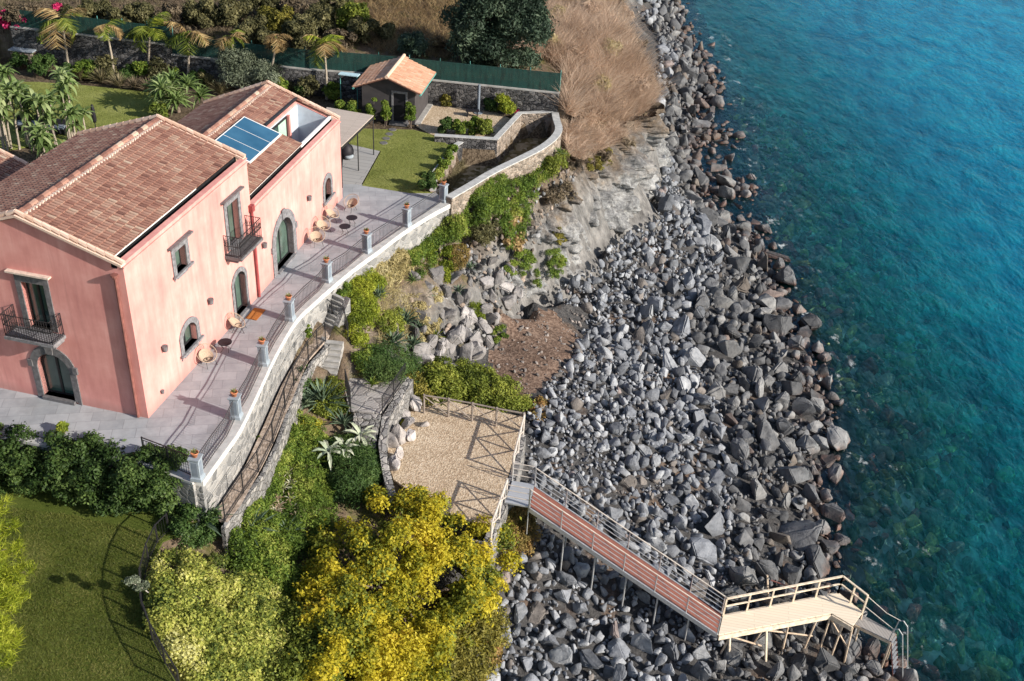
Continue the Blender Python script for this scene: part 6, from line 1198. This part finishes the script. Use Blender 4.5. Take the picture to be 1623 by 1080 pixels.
# pergola over the patio
pg = thing('pergola', 'flat slatted wooden pergola on thin dark posts beside the wing', 'pergola', P(545, 285, 0)); pz = 2.55
pq = [P(592, 183, pz), P(518, 170, pz), P(518, 170, pz)+np.array([-.1, -6.6, 0]), P(541, 232, pz)]; 
m = MB(); m.hexa([q-ZV*.05 for q in pq], pq); m.build('canopy', mk_planks('pergola_slats', (.52, .44, .38), (.42, .35, .30), (.12, .10, .09), .14, .12), pg)
m = MB()
for a, b in zip(pq, pq[1:]+pq[:1]): m.bar(a-ZV*.12, b-ZV*.12, .07, .13)
m.build('beam', M['darkframe'], pg)
for q in (pq[0], pq[3], lerp(pq[0], pq[3], .5)): m = MB(); m.tube([q+np.array([-.04, .04, -.1]), (q[0]-.04, q[1]+.04, 0)], .035, 6); m.build('post', M['iron'], pg)
eg = thing('hanging_chair', 'round black woven hanging chair under the pergola edge by the wing corner', 'chair', P(549, 262, 0)); c = P(549, 240, 1.1); m = MB()
prof = [(.05, -.5), (.3, -.42), (.42, -.2), (.44, .05), (.36, .3), (.18, .48), (.03, .53)]; m.lathe(prof, c, 16); m.build('shell', M['black'], eg, True); m = MB(); m.tube([c+ZV*.5, (c[0], c[1], pz-.05)], .015, 5); m.build('chain', M['iron'], eg); m = MB(); m.lathe([(.05, -.12), (.26, -.1), (.3, .0), (.26, .08), (.05, .1)], c+np.array([.16, -.2, -.2]), 12); m.build('cushion', M['bluegrey'], eg, True)
lp = thing('garden_post', 'dark slender shower post standing on the gravel by the back wall', 'post', P(758, 180, 0)); q = P(758, 180, 0); m = MB(); m.tube([q, q+ZV*2.0], .09, 8); m.lathe([(.3, 0), (.3, .06)], q, 10); m.build('post', M['bluegrey_panel'], lp)
bt = thing('garden_bench', 'low dark bench on the gravel behind the planting bed', 'bench', P(748, 182, 0)); q = P(738, 186, .02); m = MB(); m.obox(q+ZV*.36, np.array([.9, .1, 0]), np.array([-.05, .4, 0]), ZV*.06); m.build('seat', M['black'], bt)
for dx in (.08, .72): m = MB(); m.obox(q+np.array([dx, .06, 0]), np.array([.07, 0, 0]), np.array([0, .3, 0]), ZV*.36); m.build('leg', M['black'], bt)
# garden shrubs
SHR = [(548, 158, .5, 1.2, 'f_green', 'green shrub left of the shed between palm and pergola'), (578, 172, .55, 1.3, 'f_green', 'leftmost green shrub along the shed front'), (601, 188, .38, 1.9, 'f_green', 'tall green shrub second from the shed door'), (614, 197, .38, 1.85, 'f_green', 'tall green shrub immediately left of the shed door'), (651, 199, .36, 1.8, 'f_green', 'tall green shrub immediately right of the shed door'),
       (708, 168, .5, .9, 'f_olivey', 'brownish low shrub against the back wall nearest the shed'), (728, 167, .55, 1.0, 'f_scrub', 'dark shrub in the middle of the back wall bed'), (748, 168, .5, .9, 'f_green', 'green shrub beside the dark shower post'), (776, 178, .5, 1.0, 'f_dkgreen', 'dark shrub between the shower post and the yellow shrub'), (798, 182, .72, 1.5, 'f_lime', 'round yellow-green shrub near the end of the back wall'), (818, 180, .25, .4, 'f_bloom', 'small pink flowering plant by the wall corner'),
       (706, 212, .7, .95, 'f_dkgreen', 'dark green left shrub of the planting bed'), (729, 214, .65, 1.0, 'f_green', 'green middle shrub of the planting bed'), (748, 212, .65, 1.05, 'f_green', 'green shrub right of centre in the planting bed'), (768, 215, .75, 1.2, 'f_yelgreen', 'bright yellow-green shrub at the right of the planting bed'),
       (677, 303, .75, 1.0, 'f_dkgreen', 'dark round shrub at the lawn corner beside the last pedestal'), (695, 285, .4, .7, 'f_green', 'hedge plant at the near end of the low lawn wall'), (703, 270, .4, .7, 'f_green', 'hedge plant second from the near end of the low lawn wall'), (711, 256, .38, .65, 'f_green', 'hedge plant in the middle of the low lawn wall'), (718, 243, .36, .6, 'f_green', 'hedge plant at the far end of the low lawn wall'), (700, 300, .25, .6, 'f_orange', 'small dry plant in the gap beside the last pedestal')]
SHX = {548: (2.0, 32.5), 578: (3.0, 32.3), 601: (4.2, 32.0), 614: (5.1, 31.9), 651: (6.75, 31.75)}
for x, y, rx, h, mt_, lab in SHR: shrub('garden_shrub', (*SHX[x], 0) if x in SHX else P(x, y, 0), rx, h, int(3600*rx*h*1.8)+900, .09, mt_, lab)
# palms
def gp(x, y, off=.7):
    q = P(x, y, 0); yw = np.interp(q[0], [p[0] for p in (BW2[::-1]+BW[::-1])], [p[1] for p in (BW2[::-1]+BW[::-1])])-off
    return q if q[1] < yw else np.array([q[0], yw, 0.])
def height_at(base, py):
    lo, hi = .3, 9
    for _ in range(30):
        m = (lo+hi)/2
        if project((base[0], base[1], m))[1] > py: lo = m
        else: hi = m
    return lo
def palm(base, top_px, L, nf, mats, label, seed):
    r = np.random.default_rng(seed); base = np.asarray(base, float); h = height_at(base, top_px[1]); top = P(top_px[0], top_px[1], h); top[1] = base[1]+.1; top[2] = h
    t = thing('palm_tree', label, 'palm tree', base); m = MB(); m.tube([base-ZV*.2, lerp(base, top, .5)+np.array([.04, 0, 0]), top], [.11, .075, .06], 8); m.build('trunk', M['palmbark'], t)
    m = MB(); m.tube([top-ZV*.05, top+ZV*.55], [.07, .03], 7); m.build('crownshaft', M['f_palm'], t); top = top+ZV*.4
    for i in range(nf):
        az = 2*pi*i/nf+r.uniform(-.3, .3); el = r.uniform(.35, 1.25) if i % 3 else r.uniform(-.1, .4); l = L*r.uniform(.75, 1.1); hdir = np.array([cos(az), sin(az), 0]); n = 34; cs = []; p = top.copy(); e = el
        for k in range(n): cs.append(p.copy()); p = p+(hdir*cos(e)+ZV*sin(e))*l/n; e -= (1.5+.7*(1.2-el))/n
        cs = np.array(cs); tg = unit(np.gradient(cs, axis=0)); sd_ = unit(np.cross(tg, ZV)); base_, dirs, LL = [], [], []
        for sg in (1, -1):
            f = np.linspace(0, 1, n); base_.append(cs[4:]); dirs.append((sd_*sg+tg*.5-ZV*.3+r.normal(size=(n, 3))*.12)[4:]); LL.append((l*.36*np.sin(pi*(.12+.86*f))**.7)[4:])
        B_ = np.concatenate(base_+[cs[:-1]]); D_ = np.concatenate(dirs+[np.diff(cs, axis=0)]); L_ = np.concatenate(LL+[np.full(n-1, l/n*1.2)])
        blades('frond', B_, D_, L_, np.concatenate([np.full(len(B_)-(n-1), .072), np.full(n-1, .035)]), M[mats[i % len(mats)]], t, bend=.35, seg=2)
PAL = [((115, 103), (98, 42), 2.6, 9, ['f_palm', 'f_palmdry', 'f_palm'], 'leftmost tall palm with long drooping browned fronds'), ((182, 126), (169, 52), 1.5, 6, ['f_palmdry', 'f_palm'], 'thin palm with short browned fronds before the stepped wall'), ((244, 112), (237, 56), 2.0, 9, ['f_palm', 'f_palm', 'f_lime'], 'bright green palm in front of the wall step'), ((308, 118), (299, 64), 1.9, 8, ['f_palm', 'f_palmdry', 'f_palm'], 'palm with upright green frond right of the wall step'), ((372, 112), (370, 68), 1.6, 8, ['f_palm', 'f_palmdry'], 'palm rising behind the silver olive shrub'), ((444, 112), (438, 70), 1.3, 7, ['f_palmdry'], 'withered straw-coloured palm before the green net'), ((518, 156), (514, 80), 1.9, 9, ['f_palm', 'f_palmdry', 'f_lime'], 'yellow-fronded palm beside the shed')]
for i, (b, tp, L, nf, mt_, lab) in enumerate(PAL): palm(gp(*b), tp, L, nf, mt_, lab, 60+i)
# giant strelitzia clumps
def strel(base, label, seed, n=6, H=3.0):
    r = random.Random(seed); t = thing('banana_plant', label, 'banana plant', base); base = np.asarray(base, float)
    for i in range(n):
        b = base+np.array([r.uniform(-.5, .5), r.uniform(-.45, .45), 0]); h = H*r.uniform(.55, 1.); tp = b+np.array([r.uniform(-.25, .25), r.uniform(-.2, .2), h]); m = MB(); m.tube([b-ZV*.1, lerp(b, tp, .5), tp], [.07, .055, .05], 6); m.build('stem', M['palmbark'], t)
        m = MB(); blade_rosette(m, tp, 17, .95, .27, (-45, 80), 1.1, 5, r, fold=.15)
        if i % 2 == 0: blade_rosette(m, lerp(b, tp, .72), 8, .75, .22, (-20, 60), 1.1, 5, r, fold=.15)
        m.build('leaves', M['f_paddle'], t)
for i, (x, y, n, H, lab) in enumerate(((18, 238, 7, 4.0, 'leftmost tall banana-like clump at the picture edge'), (52, 232, 7, 3.9, 'dense banana-like clump second from the left edge'), (88, 240, 5, 3.3, 'banana-like clump before the dark garden seats'), (112, 222, 5, 4.2, 'tall banana-like clump nearest the folded black parasol'), (100, 262, 5, 1.3, 'low leafy banana-like clump by the villa roof'), (20, 175, 4, 2.6, 'banana-like clump at the far left lawn edge'), (75, 262, 5, 2.2, 'low dense banana-like clump between the two taller ones'), (135, 240, 3, 2.6, 'rightmost banana-like clump beside the roof verge'))): strel(P(x, y, 0), lab, 80+i, n, H)
fb = thing('fan_palm_shrub', 'big bushy green palm shrub behind the villa wing', 'palm shrub', P(283, 178, 0)); m = MB(); q = P(283, 178, 0)
for k in range(13): blade_rosette(m, q+np.array([VR.normal()*.75, VR.normal()*.5, .7+VR.random()*1.3]), 30, 1.2, .2, (-10, 80), .8, 4, random.Random(k))
m.build('leaves', M['f_paddle'], fb); m = MB(); m.tube([q, q+ZV*1.5], .14, 8); m.build('trunk', M['bark'], fb); shrub('roof_shrub', P(255, 190, 0), .6, 1.1, 1500, .16, 'f_palm', 'light green leafy shrub just behind the main roof ridge', aspect=3)
shrub('olive_tree', gp(392, 132, 1.3), 1.6, 2.9, 11000, .1, 'f_olive', 'silver-grey olive shrub behind the wing roof, left one', 'olive tree', nb=22, aspect=3.5); shrub('olive_tree', gp(432, 138, 1.1), 1.3, 2.2, 7000, .1, 'f_olive', 'smaller silver-grey olive shrub just above the wing roof ridge', 'olive tree', nb=16, aspect=3.5)
for i, (x, y, L, mt_, lab) in enumerate(((128, 128, .9, 'f_flax', 'leftmost spiky flax along the back lawn'), (160, 132, 1.0, 'f_flax', 'spiky flax beside the thin palm trunk'), (190, 139, .9, 'f_flax', 'spiky flax right of the thin palm trunk'), (215, 142, .85, 'f_scrubbrown', 'reddish brown spiky flax in the middle of the back lawn edge'), (236, 146, .85, 'f_scrubbrown', 'reddish brown spiky flax nearest the palm shrub'), (350, 150, .9, 'f_flax', 'spiky flax in front of the olive shrub'), (480, 152, .8, 'f_flax', 'spiky flax behind the roof terrace'), (330, 140, .9, 'f_scrub', 'dark spiky flax between palm shrub and olive'))): rosette('flax', gp(x, y)+ZV*.02, 70, L*1.45, .085, mt_, lab, 'flax', elev=(30, 88), droop=.5, seed=90+i)
for i, (x, y, rx, h, mt_, lab) in enumerate(((70, 118, 1.0, 1.4, 'f_dkgreen', 'dark shrub under the leftmost palm'), (150, 113, .8, .9, 'f_dkgreen', 'dark low shrub behind the flax at the stepped wall'), (215, 118, .9, .9, 'f_dkgreen', 'dark low shrub at the foot of the wall step'), (275, 122, .8, .9, 'f_green', 'green low shrub at the wall between two palms'), (335, 122, .8, 1.0, 'f_scrub', 'dull shrub against the back wall left of the olive'), (490, 135, .9, 1.0, 'f_dkgreen', 'dark shrub at the back wall left of the yellow-fronded palm'), (535, 140, .8, 1.1, 'f_green', 'green shrub between the yellow-fronded palm and the shed'), (5, 75, 1.6, 2.2, 'f_green', 'large green shrub at the upper left picture edge'), (30, 108, .9, 1.0, 'f_dkgreen', 'dark shrub in front of the small grey roof'), (465, 140, .7, .8, 'f_scrub', 'dull low shrub right of the smaller olive'))): shrub('border_shrub', gp(x, y, rx+.1), rx, h, int(1900*rx*h)+900, .11, mt_, lab, nb=12)
for i, (x, lab) in enumerate(((105, 'leafy border shrub behind the first flax clump'), (135, 'leafy border shrub left of the thin palm trunk'), (172, 'leafy border shrub right behind the thin palm trunk'), (200, 'leafy border shrub between the thin palm and the bright palm'), (228, 'leafy border shrub left of the bright palm trunk'), (262, 'leafy border shrub right of the bright palm trunk'), (322, 'leafy border shrub right of the upright-frond palm'), (462, 'leafy border shrub behind the smaller olive'), (505, 'leafy border shrub left of the yellow-fronded palm trunk'))):
    shrub('border_shrub', gp(x, 125, 1.0+.3*(i % 2)), .8, 1.0+.3*(i % 3), 2200, .11, ('f_dkgreen', 'f_green', 'f_scrub')[i % 3], lab, nb=12)
# garden furniture far left
ps = thing('folded_parasol', 'folded black parasol standing on the back lawn', 'parasol', P(152, 205, 0)); q = P(152, 205, 0); m = MB(); m.tube([q, q+ZV*.5], .03, 6); m.build('pole', M['iron'], ps); m = MB(); m.lathe([(.1, .45), (.15, .6), (.12, 1.3), (.07, 1.55), (.01, 1.62)], q, 10); m.build('canopy', M['black'], ps, True)
for x, y, lab in ((62, 215, 'dark garden sofa under the banana-like clumps'), (25, 208, 'dark garden seat at the left edge of the back lawn')):
    t = thing('garden_sofa', lab, 'sofa', P(x, y, 0), .2); q = P(x, y, 0); m = MB(); m.obox(q+ZV*.12, np.array([1.5, .2, 0]), np.array([-.1, .7, 0]), ZV*.25); m.build('base', M['black'], t); m = MB(); m.obox(q+ZV*.372+np.array([.05, .03, 0]), np.array([1.4, .18, 0]), np.array([-.08, .6, 0]), ZV*.1); m.build('seat_cushion', M['bluegrey_panel'], t); m = MB(); m.obox(q+np.array([-.1, .6, .38]), np.array([1.5, .2, 0]), np.array([-.02, .12, 0]), ZV*.4); m.build('backrest', M['black'], t)
    for k in (0, 1): m = MB(); m.obox(q+np.array([1.38*k+.02, .18*k+.05, .01]), np.array([.08, 0, 0]), np.array([0, .5, 0]), ZV*.108); m.build('leg', M['iron'], t)
gb = thing('store_box', 'low stone store with a flat grey lid at the upper left', 'store', P(32, 95, 0)); q = P(20, 100, 0); m = MB(); m.obox(q, np.array([1.6, -.2, 0]), np.array([.1, 1., 0]), ZV*.9); m.build('wall', M['stone_brown'], gb); m = MB(); m.obox(q+np.array([-.1, -.1, .902]), np.array([1.8, -.2, 0]), np.array([.1, 1.2, 0]), ZV*.08); m.build('lid', M['bluegrey'], gb)
# ------------------------------------------------------------------ hillside beyond the wall
def hill(x, y, up=0): return T(x, y, up)
HB = [(40, 25, 1.5, 1.6, 'f_scrubbrown', 0), (150, 12, 1.4, 1.6, 'f_scrub', 1), (190, 28, 1.3, 1.4, 'f_scrub', 2), (225, 18, 1.4, 1.7, 'f_scrub', 3), (268, 25, 1.3, 1.5, 'f_scrubbrown', 4), (318, 20, 1.5, 1.9, 'f_scrub', 5), (352, 22, 1.5, 2.0, 'f_scrub', 6), (400, 50, 1.6, 1.9, 'f_scrub', 7), (438, 30, 1.5, 1.9, 'f_olivey', 8), (425, 62, 1.3, 1.5, 'f_scrub', 9), (478, 52, 1.5, 2.0, 'f_scrub', 10), (505, 30, 1.5, 1.9, 'f_scrub', 11), (470, 12, 1.4, 1.5, 'f_scrubbrown', 12), (560, 25, 1.3, 2.2, 'f_yelgreen', 13), (575, 50, 1.3, 1.6, 'f_scrub', 14), (540, 62, 1.3, 1.4, 'f_scrubbrown', 15), (610, 48, 1.2, 1.2, 'f_scrub', 16), (120, 25, 1.2, 1.3, 'f_scrub', 17), (380, 12, 1.5, 1.7, 'f_scrub', 18), (75, 55, 1.0, 1.1, 'f_green', 19), (660, 65, 1.0, 1.0, 'f_scrubbrown', 20), (290, 50, .9, .8, 'f_scrubbrown', 21), (700, 70, .9, .8, 'f_dry', 22), (420, 5, 1.6, 1.8, 'f_scrub', 23), (530, 5, 1.5, 1.7, 'f_scrub', 24)]
hadj = ['brown scrub bush at the upper left corner behind the flowers', 'grey-green scrub bush behind the thin palm', 'scrub bush just above the taller net fence', 'scrub bush right above the bright green palm', 'brown scrub bush above the bare earth patch', 'tall dark scrub bush behind the upright-frond palm', 'tall dark scrub bush right of the upright-frond palm', 'round scrub bush above the net, behind the olive', 'olive yellow scrub bush above the withered palm', 'low scrub bush right behind the withered palm', 'large grey-green bush left of the yellow-fronded palm', 'large bush above and behind the yellow-fronded palm', 'brown scrub bush high above the withered palm', 'tall yellow-green bush above the shed roof', 'dark bush between the shed roof and the tall yellow-green bush', 'brown bush above the net left of the shed', 'small bush at the edge of the dry grass above the shed', 'scrub bush behind the leftmost palm crown', 'scrub bush at the top edge over the olive', 'green bush under the pink flowers', 'small brown bush in the dry grass', 'low brown bush beside the bare earth patch', 'dry tuft bush left of the big dark tree', 'scrub bush at the top edge over the withered palm', 'scrub bush at the top edge over the yellow-fronded palm']
for (x, y, rx, h, mt_, i) in HB: shrub('hillside_bush', hill(x, y+h*12), rx, h, int(2300*rx*h)+900, .13, mt_, hadj[i], 'bush', 'scrub bushes on the hillside', nb=16, aspect=2.2)
for x, y, rx, lab in ((12, 30, 1.3, 'crimson flowering bougainvillea at the upper left corner'), (44, 36, 1.1, 'magenta bougainvillea near the upper left palms'), (95, 20, .5, 'small dull pink bougainvillea behind the leftmost palm')): shrub('bougainvillea', hill(x, y+12, .3), rx, 1.2, 1500, .12, 'f_bloom', lab, 'flowers', nb=10, aspect=1.3)
shrub('lime_bush', hill(30, 45), .7, 1.0, 1200, .11, 'f_lime', 'lime yellow bush under the magenta flowers', 'bush')
# big dark tree and grey-green cane clump behind the net
bt_ = thing('dark_tree', 'tall dark grey-green tree beyond the net beside the dry reeds', 'tree', hill(790, 108)); b = np.array(bt_.location); C = []; Rd = []; 
for x, y, z in ((735, 45, 4.2), (755, 20, 5.6), (785, 10, 6.4), (815, 15, 5.6), (835, 30, 4.8), (750, 60, 3.4), (780, 45, 4.6), (812, 50, 4.2), (838, 62, 3.4), (742, 85, 2.6), (770, 80, 3.0), (800, 82, 2.8), (825, 92, 2.2), (765, 5, 6.2), (800, -10, 6.8), (775, -15, 7), (830, 0, 6), (760, 100, 2.2), (845, 45, 4.)):
    for k in range(3): dq = ray(x+VR.normal()*8, y+VR.normal()*7); C.append(CAM+dq*((b[1]+VR.uniform(-1.3, .9)-CAM[1])/dq[1])); Rd.append(VR.uniform(.75, 1.25))
# keep the crown above its own trunk: squeeze depth towards the trunk
C = np.array(C); m = MB(); m.tube([b-ZV*.3, b+np.array([0, .1, 2.]), b+np.array([.1, .2, 4.2])], [.25, .19, .1], 8); m.build('trunk', M['bark'], bt_); m = MB()
for i in VR.choice(len(C), 16, replace=False): m.tube([b+ZV*1.6, lerp(b+ZV*1.6, C[i], .5)+ZV*.3, C[i]], [.06, .035, .015], 5)
m.build('limbs', M['bark'], bt_); foliage('crown', C, Rd, 60000, .13, M['f_euc'], bt_, aspect=3.2, up=.1, fill=.45, tl=.55)
shrub('cane_clump', hill(655, 92), 1.5, 1.6, 5200, .16, 'f_euc', 'grey-green cane clump rising behind the shed roof', 'canes', nb=14, aspect=4)
# dry grasses
tuft_field('dry_reeds', 'mass of pinkish straw reeds covering the cliff top', 'reeds', [(850, -30), (985, -30), (985, 40), (1012, 90), (1030, 140), (1035, 172), (985, 195), (930, 195), (896, 180), (890, 110), (850, 96), (800, 108), (815, 70), (850, 50)], 36000, (.7, 2.2), .036, 'f_reed', lean=(.12, -.05, 1.), spread=.42, kind='stuff', bend=.25, clump=True)
tuft_field('ledge_reeds', 'thin straw reeds on the cliff ledge beside the curved wall', 'reeds', [(892, 200), (925, 195), (985, 200), (1030, 185), (1010, 215), (960, 235), (925, 255), (900, 245)], 5000, (.4, 1.2), .034, 'f_reed', lean=(.15, -.05, .9), spread=.45, kind='stuff', clump=True)
tuft_field('dry_grass', 'tawny dry grass over the hillside', 'grass', [(560, -30), (850, -30), (820, 60), (760, 100), (690, 92), (600, 85), (560, 60)], 15000, (.35, .9), .035, 'f_dry', spread=.45, kind='stuff')
tuft_field('hill_grass', 'dull olive grass between the scrub bushes', 'grass', [(-20, -30), (560, -30), (560, 80), (300, 58), (120, 40), (-20, 60)], 14000, (.3, .7), .035, 'f_scrubbrown', spread=.5, kind='stuff')
tuft_field('slope_grass', 'dry grass on the slope below the terrace', 'grass', [(600, 445), (650, 420), (700, 400), (690, 450), (660, 470), (640, 560), (680, 600), (600, 540)], 4200, (.15, .45), .022, 'f_straw', spread=.6, kind='stuff')
for x, y, lab in ((945, 55, 'grey scrub bush at the top of the cliff'), (1015, 75, 'grey-brown scrub bush on the outer cliff edge')): shrub('cliff_bush', T(x, y), 1.0, .9, 2600, .1, 'f_scrubbrown', lab, 'bush', nb=12)
shrub('reed_bush', T(915, 145), .8, .7, 1400, .1, 'f_olivey', 'olive bush among the dry reeds behind the wall end', 'bush', nb=8)

for i, (x, y, lab) in enumerate(((880, 40, 'dry straw bush in the reeds beside the big dark tree'), (930, 30, 'dry straw bush near the top of the reed slope'), (965, 95, 'dry straw bush near the outer edge of the reeds'), (905, 95, 'dry straw bush in the middle of the reed slope'), (950, 150, 'dry straw bush low on the reed slope by the cliff'), (1005, 150, 'dry straw bush overhanging the outer cliff corner'), (870, 85, 'dry straw bush just above the end of the net'), (985, 30, 'dry straw bush at the top of the outer cliff edge'))):
    shrub('dry_bush', T(x, y), 1.0, 1.3, 2600, .2, 'f_reed' if i % 2 else 'f_straw', lab, 'bush', 'dry bushes among the reeds', nb=10, aspect=9)
for i, (x, y, lab) in enumerate(((905, 262, 'overhanging brown scrub on the cliff lip below the wall end'), (950, 246, 'overhanging brown scrub midway along the cliff lip'), (990, 222, 'overhanging brown scrub near the outer cliff lip'))): shrub('lip_scrub', T(x, y)+np.array([.2, -.3, -.2]), .8, .6, 1700, .12, 'f_scrubbrown', lab, 'scrub', nb=9, aspect=5)
def lawn_tufts(name, label, poly, z, n, mat, zz=0):
    a = np.array(poly, float); q = sample_poly(poly, n); b = np.column_stack([q, np.full(n, z)]); d = VR.normal(size=(n, 3))*.6; d[:, 2] = np.abs(d[:, 2])+.35
    tn = np.clip(VR.random(n)*.5+.25+.5*np.array([mnoise.noise(Vector((x*.6, y*.6, 1))) for x, y in q]), 0, 1); tag(blades(name, b, d, VR.uniform(.04, .11, n), np.full(n, .018), M[mat], None, bend=.3, seg=1, origin=b.mean(0), tint=tn), label, 'grass', None, 'stuff')
M['f_lawn'] = m_foliage('f_lawn', g3((.05, .06, .012), (.11, .125, .022), (.22, .21, .06)), .2); M['f_lawn2'] = m_foliage('f_lawn2', g3((.11, .13, .028), (.22, .24, .06), (.36, .36, .12)), .25)
vis = [tuple(p) for p in W2([(-30, 800), (100, 815), (200, 835), (262, 850), (232, 900), (222, 935), (230, 990), (260, 1050), (280, 1095), (-30, 1095)], ZL)]
lawn_tufts('lawn_tufts', 'short rough grass of the lower lawn', vis, ZL, 42000, 'f_lawn')
lawn_tufts('lawn_tufts', 'short grass of the small lawn by the shed', mk_z([(576, 293), (604, 240), (545, 226), (556, 204), (655, 207), (690, 216), (714, 234), (688, 278), (686, 305), (650, 305)], .02), .02, 14000, 'f_lawn2')
lawn_tufts('lawn_tufts', 'short grass of the back lawn behind the villa', mk_z([(-40, 135), (60, 132), (255, 150), (268, 170), (235, 213), (150, 213), (-40, 240)], .015), .015, 14000, 'f_lawn2')
